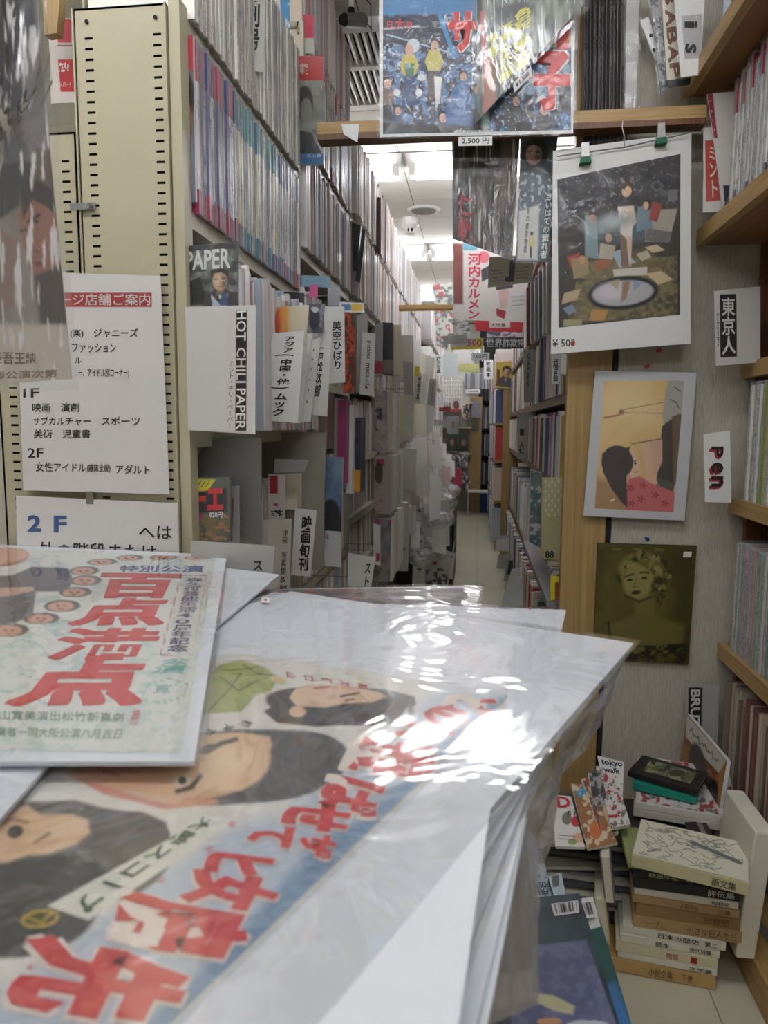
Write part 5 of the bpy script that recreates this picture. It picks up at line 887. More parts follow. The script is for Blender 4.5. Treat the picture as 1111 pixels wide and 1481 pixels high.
m = MB(); P = [aY(1046, 1150, 1.63), aY(1049, 1150, 1.63), aY(1030, 1232, 1.63), aY(1026, 1232, 1.63)]; m.hexa([P[3], P[2], P[2]+[0, .2, 0], P[3]+[0, .2, 0], P[0], P[1], P[1]+[0, .2, 0], P[0]+[0, .2, 0]], mat('book red', (150, 30, 34), .5)); m.build('book', label='thin red book standing between the orange magazine and the foam board', cat='book')
# ================================================================== piles of books on the floor
def flat_book(label, x, y, z, L, D, t, rz, cov, pages=PAPER, text=None, tcol=(50, 46, 44), cat='book', group=None, art=None, soft=False, tz=0):
    """lies flat, spine towards -Y; returns its top height"""
    M = Matrix.Translation((x, y, z)) @ Matrix.Rotation(rz, 4, 'Z') @ Matrix.Rotation(tz, 4, 'X')
    m = MB(); c = min(.003, t*.16); e = .0 if soft else .003
    m.box(-L/2+e, L/2-e, .002, D-e, c, t-c, pages, M)
    m.box(-L/2, L/2, 0, D, 0, c, cov, M); m.box(-L/2, L/2, 0, D, t-c, t, cov, M)
    q = [(-L/2, .002, c), (L/2, .002, c), (L/2, -.0015, c*1.5), (-L/2, -.0015, c*1.5)]
    m.hexa([tuple(M @ Vector(p)) for p in ((-L/2, -.0012, c*.5), (L/2, -.0012, c*.5), (L/2, .003, 0), (-L/2, .003, 0), (-L/2, -.0012, t-c*.5), (L/2, -.0012, t-c*.5), (L/2, .003, t), (-L/2, .003, t))], cov)
    o = m.build(cat if cat in ('book', 'magazine') else 'book', label=label, cat=cat, group=group)
    if text:
        def mp(p, lift):
            return np.array([tuple(M @ Vector((-L/2+L*u, -.002-lift, t*(1-v)))) for u, v in p])
        Lt = Lettering(mp)
        for s, u0, u1, col in text: Lt.add(s, [(u0, .22), (u1, .22), (u1, .82), (u0, .82)], col, off=.01)
        Lt.build(o)
    return z+t, M
covs = {k: mat('cover '+k, c, .45, noise=.04, scale=30) for k, c in dict(tan=(186, 152, 96), tan2=(176, 144, 100), white=(214, 208, 192), cream=(206, 200, 168), brown=(150, 118, 76), pale=(196, 188, 150), black=(34, 32, 32), grey=(120, 116, 110), green=(150, 158, 104), dim=(96, 90, 82)).items()}
fx, fy, z = .385, 1.405, .001
spec = [('tan', .030, .205, 0, -.14, 'lowest, thick tan book of the front pile', [('小説全集', .4, .62, (110, 80, 50)), ('下巻', .7, .8, (110, 80, 50))]),
        ('white', .014, .185, .012, -.15, 'thin white book, second from the floor in the front pile', [('文学選', .72, .95, (60, 56, 52))]),
        ('cream', .022, .19, .010, -.14, 'cream book with a red mark on its spine in the front pile', [('■', .74, .8, (150, 40, 40)), ('物語', .5, .62, (150, 90, 60))]),
        ('white', .018, .185, .015, -.13, 'white book above the red-marked one in the front pile', [('現代詩集', .7, .92, (60, 54, 50)), ('読本', .36, .5, (60, 54, 50))]),
        ('white', .018, .19, .022, -.16, 'white book with brushed title in the middle of the front pile', [('日本の歴史', .35, .75, (40, 36, 36)), ('第二', .8, .92, (40, 36, 36))]),
        ('tan2', .027, .20, .045, -.13, 'pale tan book with faint title in the middle of the front pile', [('小さな巨人たち', .5, .95, (110, 90, 60)), ('一九', .1, .3, (140, 110, 80))]),
        ('brown', .024, .19, .045, -.12, 'two-tone brown book above the pale tan one in the front pile', [('回想録', .66, .9, (110, 76, 40))]),
        ('tan2', .018, .195, .04, -.13, 'light tan book below the black ones in the front pile', [('人間失格', .45, .62, (120, 90, 60)), ('文庫', .8, .92, (120, 90, 60))]),
        ('white', .014, .19, .04, -.12, 'slim white-spined book just under the black ones in the front pile', [('昭和史', .75, .92, (80, 70, 66))]),
        ('black', .024, .195, .04, -.10, 'black book with a pale end label in the front pile', [('評伝集', .7, .95, (206, 200, 190))]),
        ('black', .017, .20, .04, -.08, 'narrow black-spined book second from the top of the front pile', [('映画年鑑一九七二', .15, .7, (170, 160, 140))]),
        ('green', .012, .19, .025, -.05, 'olive green covered book just under the sketched cover in the front pile', None)]
for c, t, L, dx, rz, lab, tx in spec:
    z, _ = flat_book(lab, fx+dx, fy-dx*.1, z+.0004, L, .135, t, rz, covs[c], text=tx)
# side-on books tilted on the left of that pile
for i, (x0, z0, c, lab) in enumerate(((-.115, .05, 'pale', 'pale green book leaning on edge at the left of the front pile, lower one'), (-.108, .14, 'grey', 'clear-covered grey book leaning on edge at the left of the front pile, upper one'))):
    m = MB(); M = Matrix.Translation((fx+x0+.012, fy+.02, z0)) @ Matrix.Rotation(-.15, 4, 'Z') @ Matrix.Rotation(-.13, 4, 'Y')
    m.box(-.012, -.009, 0, .13, 0, .1, covs[c], M); m.box(.006, .009, 0, .13, 0, .1, covs[c], M); m.box(-.009, .006, .002, .13, .002, .098, PAPER, M); m.build('book', label=lab, cat='book')
# top sketched book
Z = z+.001
z2, M = flat_book('thick cream book with ink-sketched cover lying askew on the front pile', fx+.03, fy-.045, Z, .205, .142, .026, -.33, covs['pale'], pages=mat('yellowed pages', (206, 196, 150), .8, noise=.1, scale=300), text=[('画文集', .7, .9, (90, 80, 60))])
P = [np.array(M @ Vector(p)) for p in ((-.101, .139, .0265), (.101, .139, .0265), (.101, .001, .0265), (-.101, .001, .0265))]
pp = proj(np.array(P)); a = Art((214, 210, 190)); rr = random.Random(5)
def bi(u, v): p = pp[0]*(1-u)*(1-v)+pp[1]*u*(1-v)+pp[2]*u*v+pp[3]*(1-u)*v; return tuple(p)
for k in range(34):
    u, v = rr.uniform(.1, .9), rr.uniform(.1, .9); pts = [(u, v)]
    for _ in range(6): u = min(.95, max(.05, u+rr.uniform(-.09, .09))); v = min(.95, max(.05, v+rr.uniform(-.11, .11))); pts.append((u, v))
    a.line([bi(*p) for p in pts], .8, (96, 96, 88), .8)
a.line([bi(.48, .3), bi(.93, .55)], 5, (110, 112, 112), .6)
o = sheet('cover_sheet', '', 'book', P, .0005, covs['pale'], art=a, cells=.8); 
bk = [q for q in SC.objects if q.get('label', '').startswith('thick cream book')][0]; wm = o.location-bk.location
for ch in list(o.children): ch.parent = bk; ch.location = Vector(wm)
bpy.data.objects.remove(o)
# magazine pile behind
mx, my, z = .315, 1.53, .001
MC_ = [mat('mag %d' % i, c, .4) for i, c in enumerate(((210, 206, 198), (120, 116, 112), (176, 168, 150), (60, 58, 58), (196, 190, 176), (150, 100, 60), (86, 90, 96), (216, 214, 210)))]
rr = random.Random(11)
for k in range(23):
    lab_ = 'thin magazine in the leaning pile beside the wooden post, %s from the floor' % ordinal(k+1)
    t = rr.uniform(.006, .011)
    z, _ = flat_book(lab_, mx+rr.uniform(-.035, .03), my+rr.uniform(-.02, .02), z+.0004, .285, .20, t, rr.uniform(-.12, .12), rr.choice(MC_), cat='magazine', group='magazines in the pile beside the post', soft=True)
def cover(label, px, zs, art, texts=(), mt=None, thick=.007, **kw):
    return sheet('magazine', label, 'magazine', [aZ(*p, zz) for p, zz in zip(px, zs)], thick, mt or WHITE, art=art, texts=texts, cells=1, **kw)
zt = z+.012
a = Art((214, 210, 204)).poly([(800, 1148), (824, 1150), (826, 1170), (804, 1168)], (214, 208, 200)).ell(820, 1184, 7, 9, (120, 116, 100)).ell(834, 1188, 8, 8, (190, 60, 60)).ell(838, 1212, 10, 7, (206, 170, 130)).ell(828, 1218, 7, 4, (140, 160, 90)).line([(808, 1208), (832, 1210)], 1, (90, 90, 90)).line([(808, 1213), (832, 1215)], 1, (90, 90, 90))
cover('white magazine with a red capital D at the left of the leaning pile', [(797, 1149), (826, 1152), (846, 1226), (804, 1224)], [zt+.05, zt+.05, zt+.01, zt+.01], a, [('D', [(805, 1152), (823, 1153), (826, 1169), (807, 1168)], (186, 30, 50), dict(off=.06)), ('51', [(820, 1173), (832, 1174), (832, 1180), (820, 1179)], (60, 60, 60), dict(off=.02))])
cover('white magazine with a pale dish on its cover at the far left of the pile', [(778, 1188), (802, 1166), (803, 1224), (775, 1218)], [zt+.03, zt+.035, zt+.004, zt+.004], Art((206, 202, 192)).ell(790, 1204, 12, 9, (176, 150, 100), -20).ell(790, 1206, 8, 5, (214, 206, 190)))
cover('brown orange magazine leaning right of the white D magazine', [(826, 1133), (853, 1136), (893, 1224), (850, 1228)], [zt+.08, zt+.08, zt+.014, zt+.014], Art((150, 104, 66)).ell(842, 1146, 9, 7, (60, 150, 190)).noise((206, 190, 160), 6, 6, .6, .1).ell(862, 1200, 9, 14, (196, 110, 60)))
cover('cream and red magazine wedged in the middle of the leaning pile', [(842, 1126), (864, 1122), (896, 1204), (872, 1214)], [zt+.09, zt+.09, zt+.03, zt+.025], Art((190, 176, 130)).noise((150, 60, 60), 5, 9, .6, .1).noise((96, 92, 86), 6, 6, .62, .1, seed=4))
cover('clear-sleeved grey picture magazine in the middle of the leaning pile', [(852, 1117), (868, 1114), (886, 1182), (860, 1184)], [zt+.1, zt+.1, zt+.045, zt+.045], Art((170, 170, 170)).noise((70, 70, 74), 7, 7, .5, .1), film=FILM)
cover('white magazine with red English capitals down its edge in the pile', [(862, 1108), (888, 1112), (912, 1196), (884, 1198)], [zt+.095, zt+.095, zt+.04, zt+.04], Art((206, 200, 194)).noise((170, 44, 50), 5, 5, .66, .08).noise((110, 110, 110), 4, 4, .66, .1, seed=3))
cover('white magazine with old-style black English title behind the black book', [(864, 1093), (902, 1102), (900, 1160), (876, 1150)], [zt+.11, zt+.11, zt+.06, zt+.06], Art((206, 204, 200)).noise((120, 170, 160), 9, 9, .7, .1), [('tokyo', [(869, 1097), (900, 1101), (901, 1112), (870, 1108)], (36, 34, 60), dict(off=.03)), ('walk', [(872, 1109), (896, 1112), (898, 1120), (874, 1117)], (36, 34, 60), dict(off=.03))])
# thick white magazines under the two small books
zz = zt+.004
for k, (L, c, lab) in enumerate(((.25, MC_[4], 'thick pale magazine on the right of the pile, lower of two'), (.25, MC_[0], 'thick white magazine with red print on the right of the pile, upper of two'))):
    zz, M = flat_book(lab, .468+.004*k, 1.585, zz+.0004, .21, .245, .017, -.22, c, cat='magazine', soft=True)
P = [np.array(M @ Vector(p)) for p in ((-.103, .24, .0175), (.103, .24, .0175), (.103, .001, .0175), (-.103, .001, .0175))]
a = Art((206, 202, 198)).noise((150, 60, 60), 7, 5, .62, .1).noise((110, 116, 104), 9, 7, .66, .1, seed=5).poly([(884, 1160), (912, 1164), (912, 1180), (886, 1178)], (186, 50, 56), 3)
o = sheet('magazine', 'glossy white magazine sheet with red block printing under the small books', 'magazine', P, .0015, WHITE, art=a, cells=1)
TEAL = mat('teal cloth', (22, 132, 116), .5)
zb, M = flat_book('teal-backed pocket book under the black picture book', .435, 1.63, zz+.004, .135, .105, .018, -.38, TEAL, text=None)
M2 = M
zb, M = flat_book('black book with an olive landscape picture on top of the pile', .43, 1.64, zb+.002, .15, .105, .013, -.52, covs['black'], cat='book')
P = [np.array(M @ Vector(p)) for p in ((-.05, .088, .0135), (.056, .088, .0135), (.056, .022, .0135), (-.05, .022, .0135))]
pp = proj(np.array(P)); c0 = pp.mean(0); a = Art((92, 96, 66)).noise((150, 152, 112), 9, 6, .5, .3).ell(c0[0]-6, c0[1]-4, 9, 9, (110, 112, 84)).ell(c0[0]+10, c0[1]+2, 12, 5, (60, 62, 44)).noise((46, 48, 38), 7, 5, .62, .1, seed=3)
o = sheet('cover_sheet', '', 'book', P, .0003, covs['black'], art=a, cells=.8, texts=[])
bk = [q for q in SC.objects if q.get('label', '').startswith('black book with an olive')][0]; wm = o.location-bk.location
for ch in list(o.children): ch.parent = bk; ch.location = Vector(wm)
bpy.data.objects.remove(o)
for i in range(3):
    o_ = 7*i; sheet('magazine', ('dark magazine sloping at the right of the pile, nearest the teal book', 'grey magazine sloping at the right of the pile, between two dark ones', 'dark magazine sloping at the right of the pile, nearest the orange one')[i], 'magazine', [aY(962+o_, 1118, 1.80), aY(972+o_, 1116, 1.80), aY(1014+o_, 1196, 1.52), aY(1000+o_, 1214, 1.52)], .006, (covs['black'], covs['grey'], covs['black'])[i])
# near stack bottom right with barcodes
a = Art((34, 52, 62)).noise((52, 74, 84), 30, 30, .5, .4).poly([(740, 1372), (848, 1360), (905, 1520), (740, 1520)], (96, 100, 140), 3).noise((120, 124, 160), 12, 12, .55, .3, [(740, 1372), (848, 1360), (905, 1520), (740, 1520)]).poly([(770, 1436), (800, 1440), (832, 1456), (828, 1468), (800, 1462), (776, 1450)], (206, 200, 160), 3).ell(795, 1478, 18, 6, (214, 160, 120)).ell(850, 1482, 30, 6, (214, 216, 226))
ST = [(700, 1306), (838, 1292), (908, 1520), (700, 1540)]
z0 = .42
for k in range(14):
    q = [aZ(p[0]+rr.uniform(-3, 3), p[1]+rr.uniform(-2, 2), z0-.012) for p in ST]
    c = sum(q)/4; m = MB(); zt_ = z0-.016-.009*k; pts = [(p[0], p[1]) for p in q]
    m.hexa([(x, y, zt_-.0085) for x, y in (pts[3], pts[2], pts[1], pts[0])]+[(x, y, zt_) for x, y in (pts[3], pts[2], pts[1], pts[0])], rr.choice(MC_)); m.build('magazine', label='magazine in the near stack, %s below the dark teal one' % ordinal(k+1), cat='magazine', group='magazines stacked near the poster table')
zl = z0-.016-.009*13-.0085
c = sum(aZ(*p, z0) for p in ST)/4
m = MB(); m.box(-.17, .06, -.14, .12, .002, zl, mat('cardboard', (168, 136, 96), .8, noise=.06)); 
for v in range(len(m.v)): m.v[v] = (m.v[v][0]+float(c[0]), m.v[v][1]+float(c[1]), m.v[v][2])
bx_ = m.build('cardboard_box', bevel=.004, label='cardboard box under the near stack of magazines', cat='box')
o = sheet('magazine', 'dark teal and purple magazine back cover with barcode at the bottom of the frame', 'magazine', [aZ(*p, z0) for p in ST], .009, mat('night cover', (40, 56, 66), .35), art=a, cells=2, texts=[])
def barcode(parent_q, px, mtp):
    m = MB(); P = [aZ(*p, z0+.0012) for p in px]; m.quad(P, WHITE); n = 26; r2 = random.Random(3)
    for k in range(n):
        if r2.random() < .4: continue
        u0, u1 = .06+.88*k/n, .06+.88*(k+r2.uniform(.4, .95))/n; f = lambda u, v: P[0]*(1-u)*(1-v)+P[1]*u*(1-v)+P[2]*u*v+P[3]*(1-u)*v+np.array([0, 0, .0006])
        m.quad([f(u0, .1), f(u1, .1), f(u1, .85), f(u0, .85)], mat('ink 24 22 22', K, .5))
    m.build('barcode', parent_q)
barcode(o, [(797, 1307), (836, 1302), (838, 1320), (802, 1325)], None)
GR = mat('green back', (20, 84, 78), .4)
q = [(838, 1300), (858, 1297), (920, 1520), (908, 1520)]
o = sheet('magazine', 'green and blue magazine edge with a white barcode strip beside the dark teal one', 'magazine', [aZ(*p, z0-.005) for p in [(820, 1302), (858, 1297), (925, 1520), (880, 1520)]], .009, GR, art=Art((20, 84, 78)).poly([(866, 1430), (890, 1420), (930, 1525), (880, 1525)], (60, 120, 180), 8).poly([(838, 1300), (858, 1297), (869, 1340), (850, 1346)], (214, 212, 208), .8), cells=1.5)
barcode(o, [(841, 1304), (856, 1302), (863, 1326), (849, 1328)], None)
o = sheet('magazine', 'pale blue lettered leaflet lying behind the dark teal magazine', 'magazine', [aZ(*p, z0-.03) for p in [(745, 1232), (782, 1230), (802, 1298), (740, 1304)]], .006, mat('pale blue leaflet', (170, 184, 194), .5), art=Art((176, 190, 198)).noise((110, 130, 150), 5, 3, .6, .1), cells=1, texts=[('FREE', [(794, 1294), (772, 1296), (770, 1287), (792, 1285)], (60, 60, 70), dict(off=.03)), ('POSTER', [(796, 1284), (766, 1286), (764, 1277), (793, 1275)], (60, 60, 70), dict(off=.02))])
o = sheet('magazine', 'small turquoise edged magazine with a barcode by the pale blue leaflet', 'magazine', [aZ(*p, z0-.02) for p in [(793, 1268), (812, 1262), (818, 1294), (802, 1298)]], .006, mat('turq', (110, 180, 196), .5), art=Art((180, 200, 206)).poly([(797, 1268), (808, 1265), (809, 1282), (800, 1284)], (90, 90, 90), .8), cells=.8)
# ================================================================== wooden shelving down the right of the aisle
ws = empty('wooden_bookshelf', (.32, 2.03, 0), 'pale wooden bookshelf down the right of the aisle, its end post beside the wallpaper', 'bookshelf')
m = MB(); m.box(.233, .345, 1.99, 2.03, 0, 2.5, PINE); part(m, 'end_post', ws)
m = MB(); m.box(.348, .36, 1.995, 2.05, 0, 2.5, DARK); part(m, 'gap_strip', ws)
for z in (.12, .47, .92, 1.2, 1.55, 1.9):
    m = MB(); m.box(.27, .62, 2.035, 6.2, z-.03, z, DKWOOD); part(m, 'shelf', ws)
m = MB(); m.box(.62, .64, 2.07, 9.0, 0, 2.2, DKWOOD); part(m, 'back_panel', ws)
pb = aY(719.6, 800, 6.3); 
m = MB(); m.box(.215, .335, 6.2, 6.24, 0, 1.42, PINE); part(m, 'far_post', ws)
m = MB(); m.box(.335, .345, 6.19, 6.24, 0, 1.4, DKWOOD); part(m, 'post_edge', ws)
rowsR = [(.262, 2.08, 3.3, 1.2, .3, .2, .012, .02), (.262, 2.08, 3.3, .92, .23, .2, .014, .022)]+[(.27, 3.3, 6.15, z, h, .2, .015, .03) for z, h in ((1.2, .28), (.92, .23), (1.55, .28), (1.9, .28))]+[(.27, 2.08, 3.3, .47, .13, .2, .012, .02), (.28, 3.3, 6.15, .47, .3, .2, .015, .03), (.25, 2.1, 6.1, .12, .3, .2, .014, .03)]
rowsR = rowsR+[(.15, 6.45, 9.0, z, .3, .2, .02, .035) for z in (.1, .45, .8, 1.12, 1.45)]
def mirror_mass(rows): return spread_mass('magazine_rows', ws, rows, PAL2+[(176, 60, 60), (70, 110, 90), (170, 150, 60), (80, 90, 130)], face=-1)
o = mirror_mass(rowsR); tag(o, 'packed rows of books and magazines filling the far right-hand shelves', 'books', None, 'stuff')
for z in (.1, .45, .8, 1.12, 1.45):
    m = MB(); m.box(.16, .6, 6.42, 9.02, z-.02, z, PINE); part(m, 'far_shelf', ws)
card('grey sleeved divider with sideways roman title on the right of the aisle', [(757, 506), (776, 506), (773, 583), (758, 582)], 3.3, [('Quick Japan', cw([(762, 511), (767, 511), (766, 560), (761, 560)]), K, dict(off=.02))], mt=CARD2, thick=.02)
card('grey card with blue squares and bold characters on the right of the aisle', [(748, 598), (776, 595), (774, 664), (748, 664)], 3.9, [('■', rectpx(752, 620, 758, 630), (50, 52, 80)), ('■', rectpx(765, 614, 773, 626), (50, 52, 80)), ('人値', [(751, 638), (758, 638), (758, 656), (751, 656)], K, dict(mode='v', off=.03)), ('■', rectpx(765, 632, 772, 642), (40, 42, 60))], mt=CARD2)
card('white boxed card with blue kanji beside the post, under the painting print', [(798, 512), (811, 512), (810, 556), (798, 556)], 2.25, [('福晶', [(800, 518), (808, 518), (807, 552), (800, 552)], (50, 60, 90), dict(mode='v', off=.02))], mt=CARD)
card('plain white book end between the blue kanji card and the post', [(812, 512), (823, 512), (822, 542), (811, 541)], 2.12, mt=WHITE, cat='book', name='book', thick=.04)
a = Art((188, 180, 134))
for i in range(6):
    for j in range(8): 
        if (i+j) % 2 == 0: a.poly([(787+i*4.6, 696+j*7), (789.5+i*4.6, 692+j*7), (792+i*4.6, 696+j*7), (789.5+i*4.6, 700+j*7)], (214, 208, 170), .8)
card('tall pale khaki album with a lattice pattern beside the wooden post', [(785, 692), (815, 692), (812, 812), (783, 806)], 2.3, [('88', [(789, 797), (801, 797), (801, 807), (789, 807)], K, dict(off=.06))], mt=mat('khaki album', (190, 182, 138), .5), art=a, cat='album', name='album', cells=.8, thick=.04, film=FILM)
card('bagged blue-green picture book behind the khaki album', [(768, 680), (784, 684), (782, 792), (766, 784)], 2.7, mt=CARD2, art=Art((120, 130, 128)).noise((80, 120, 118), 8, 10, .5, .1).noise((206, 204, 206), 6, 6, .64, .1, seed=2), cat='book', name='book', film=FILM, thick=.04, cells=1)
m = MB(); P = W4([(785, 812), (812, 818), (812, 850), (797, 836)], 2.2); m.box(.21, .262, 2.1, 3.2, .58, .6, mat('grey sleeve stack', (130, 126, 124), .4)); m.build('booklet', label='flat grey sleeved booklets lying under the khaki album', cat='booklet')
card('yellow-framed magazine standing low beside the wooden post', [(797, 834), (815, 836), (813, 900), (796, 900)], 2.12, mt=mat('yellow', (222, 206, 50), .5), art=Art((222, 206, 50)).poly([(803, 842), (812, 842), (811, 892), (802, 890)], (160, 84, 50)), cat='magazine', name='magazine', cells=.8, thick=.02)
# portrait magazine on top of the far post
card('yellow portrait magazine of a topknotted man standing on the far post', [(717, 524), (746, 521), (746, 562), (717, 561)], 6.18, mt=PAPER, art=Art((206, 178, 80)).face(733, 538, 6, 8, skin=(190, 156, 120), suit=(80, 80, 84)).poly([(719, 534), (723, 534), (723, 556), (719, 556)], (120, 60, 40)), cat='magazine', name='magazine', cells=.5, thick=.03)
# little shelf of coloured books seen past the far post
for j, (z_, n_) in enumerate(((686, 0), (716, 0), (746, 0))):
    cols = [(60, 90, 130), (176, 60, 60), (200, 196, 190), (70, 120, 80), (150, 80, 130), (190, 180, 60), (110, 60, 70)]
    for k in range(6):
        x0 = 747+k*2.9; c = R.choice(cols) if not (j == 0 and k > 3) else (206, 204, 70)
        P = W4([(x0, z_-R.uniform(4, 8)), (x0+2.5, z_-6), (x0+2.4, z_+18), (x0, z_+18)], 6.6); m = MB(); m.hexa([P[3], P[2], P[2]+[0, .15, 0], P[3]+[0, .15, 0], P[0], P[1], P[1]+[0, .15, 0], P[0]+[0, .15, 0]], mat('bk %d %d %d' % c, c, .5)); m.build('book', label='small coloured book on the little shelves seen past the far post', cat='book', group='coloured books past the far post')
    P = W4([(744, z_+18.5), (768, z_+18.5), (768, z_+22), (744, z_+22)], 6.58); m = MB(); m.hexa([P[3], P[2], P[2]+[0, .2, 0], P[3]+[0, .2, 0], P[0], P[1], P[1]+[0, .2, 0], P[0]+[0, .2, 0]], DKWOOD); part(m, 'book_ledge', ws)
# bottle, bags, leaning magazines at the foot of the right shelves
b = aY(761, 803, 4.9); t = empty('spray_bottle', (float(b[0]), 4.9, float(b[2])), 'white bottle with a blue label band at the foot of the right shelves', 'bottle')
m = MB(); m.tube((0, 0, 0), (0, 0, .11), .027, WHITE, 16); m.tube((0, 0, .11), (0, 0, .13), .027, WHITE, 16, .012); child('body', m.mesh('body'), t); m = MB(); m.tube((0, 0, .02), (0, 0, .06), .0275, mat('blue label', (40, 60, 150), .4), 16); child('label_band', m.mesh('label_band'), t); m = MB(); m.tube((0, 0, .13), (0, 0, .155), .013, mat('lemon', (222, 206, 40)), 12); child('cap', m.mesh('cap'), t)
m = MB(); m.box(float(b[0])-.08, float(b[0])+.1, 4.7, 5.1, .002, float(b[2]), covs['grey']); m.build('storage_box', label='low grey box carrying the white and blue bottle', cat='box')
for i in range(12):
    y = R.uniform(4.6, 5.8); x = .25+R.uniform(-.04, .06); z = R.uniform(.02, .2)
    q = [np.array(v) for v in ((x-.05, y, z+R.uniform(.06, .1)), (x+.05, y+.02, z+.1), (x+.05, y-.02, z), (x-.06, y-.03, z+.01))]
    sheet('plastic_bag', 'crumpled clear bag of papers on the floor below the right shelves', 'bag', q, .012, R.choice([WHITE, CARD, CARD2, TRAY]), film=FILM, group='crumpled bags under the right shelves', fm=.02)
sheet('book', 'white book with a red foot leaning on the floor by the right shelves', 'book', [aZ(744, 838, .17), aZ(756, 840, .17), aZ(748, 862, .03), aZ(734, 858, .03)], .02, WHITE, art=Art((216, 214, 210)).poly([(733, 854), (742, 852), (748, 862), (738, 866)], (196, 44, 34)), cells=.6)
for k in range(7):
    x = .2+.022*k; sheet('magazine', 'grey magazine leaning in the fan at the foot of the right shelves', 'magazine', [np.array(v) for v in ((x+.0, 3.9-.12*k, .34-.02*k), (x+.10, 3.9-.12*k, .36-.02*k), (x+.02, 3.88-.12*k, .0+.003), (x-.09, 3.86-.12*k, .003))], .01, R.choice([covs['grey'], CARD2, covs['dim'], WHITE]), film=FILM, group='fan of magazines at the foot of the right shelves', art=None)
# ================================================================== far end of the aisle
fs = empty('dark_bookshelf', (.15, 9.9, 0), 'far shelf of dark records closing the aisle', 'bookshelf')
P0, P1 = aY(679, 620, 9.3), aY(695, 706, 9.3)
m = MB(); m.box(float(P0[0]), float(P1[0]), 9.3, 9.34, 0, 1.45, PINE); part(m, 'end_post', fs)
A0, A1 = aY(695, 566, 9.8), aY(714, 706, 9.8)
for z in (.32, .70, 1.06, 1.42, 1.8):
    m = MB(); m.box(float(A0[0]), .5, 9.8, 10.1, z-.03, z, DARK); part(m, 'shelf', fs)
m = MB(); m.box(float(A0[0])-.02, .5, 10.1, 10.12, 0, 2.4, DARK); part(m, 'back_panel', fs)
for zi, z in enumerate((.32, .70, 1.06, 1.42)):
    x = float(A0[0])+.01
    while x < .42:
        w = R.uniform(.012, .024); m = MB(); c = R.choice([(70, 72, 76), (110, 112, 116), (46, 46, 50), (150, 150, 152), (90, 88, 92)]); m.box(x, x+w*.9, 9.82, 10.05, z, z+R.uniform(.27, .31), mat('rec %d' % c[0], c, .35)); m.build('record', label='dark spined record on the far shelf closing the aisle', cat='record', group='records on the far shelf'); x += w
m = MB(); q0, q1 = aZ(692, 741, 0), aZ(713, 741, 0); m.hexa([(q0[0], q0[1], .0), (q1[0], q0[1], 0), (q1[0], q0[1]+.3, 0), (q0[0], q0[1]+.3, 0), (q0[0]-.02, q0[1]-.02, .24), (q1[0]+.02, q0[1]-.02, .24), (q1[0]+.02, q0[1]+.32, .24), (q0[0]-.02, q0[1]+.32, .24)], mat('blue tub', (28, 84, 140), .4)); m.build('plastic_tub', label='blue plastic tub on the floor at the far end of the aisle', cat='tub')
m = MB(); m.box(-.1, .35, 9.0, 9.25, .28, .3, WHITE); m.box(-.1, -.08, 9.0, 9.25, 0, .28, CARD2); m.box(.3, .33, 9.0, 9.25, 0, .28, CARD2); m.build('low_table', label='low white table under the far shelf behind the blue tub', cat='table')
GRID = mat('white wire', (226, 226, 222), .4)
p0, p1 = aY(638, 545, 8.6), aY(668, 592, 8.6); t = empty('wire_grid', (float(p0[0]), 8.6, float(p1[2])), 'white wire display grid hung at the far left of the aisle', 'display grid'); w, h = float(p1[0]-p0[0]), float(p0[2]-p1[2]); m = MB()
for k in range(9): m.tube((w*k/8, 0, 0), (w*k/8, 0, h), .004, GRID, 5)
for k in range(9): m.tube((0, 0, h*k/8), (w, 0, h*k/8), .004, GRID, 5)
child('wires', m.mesh('wires'), t)
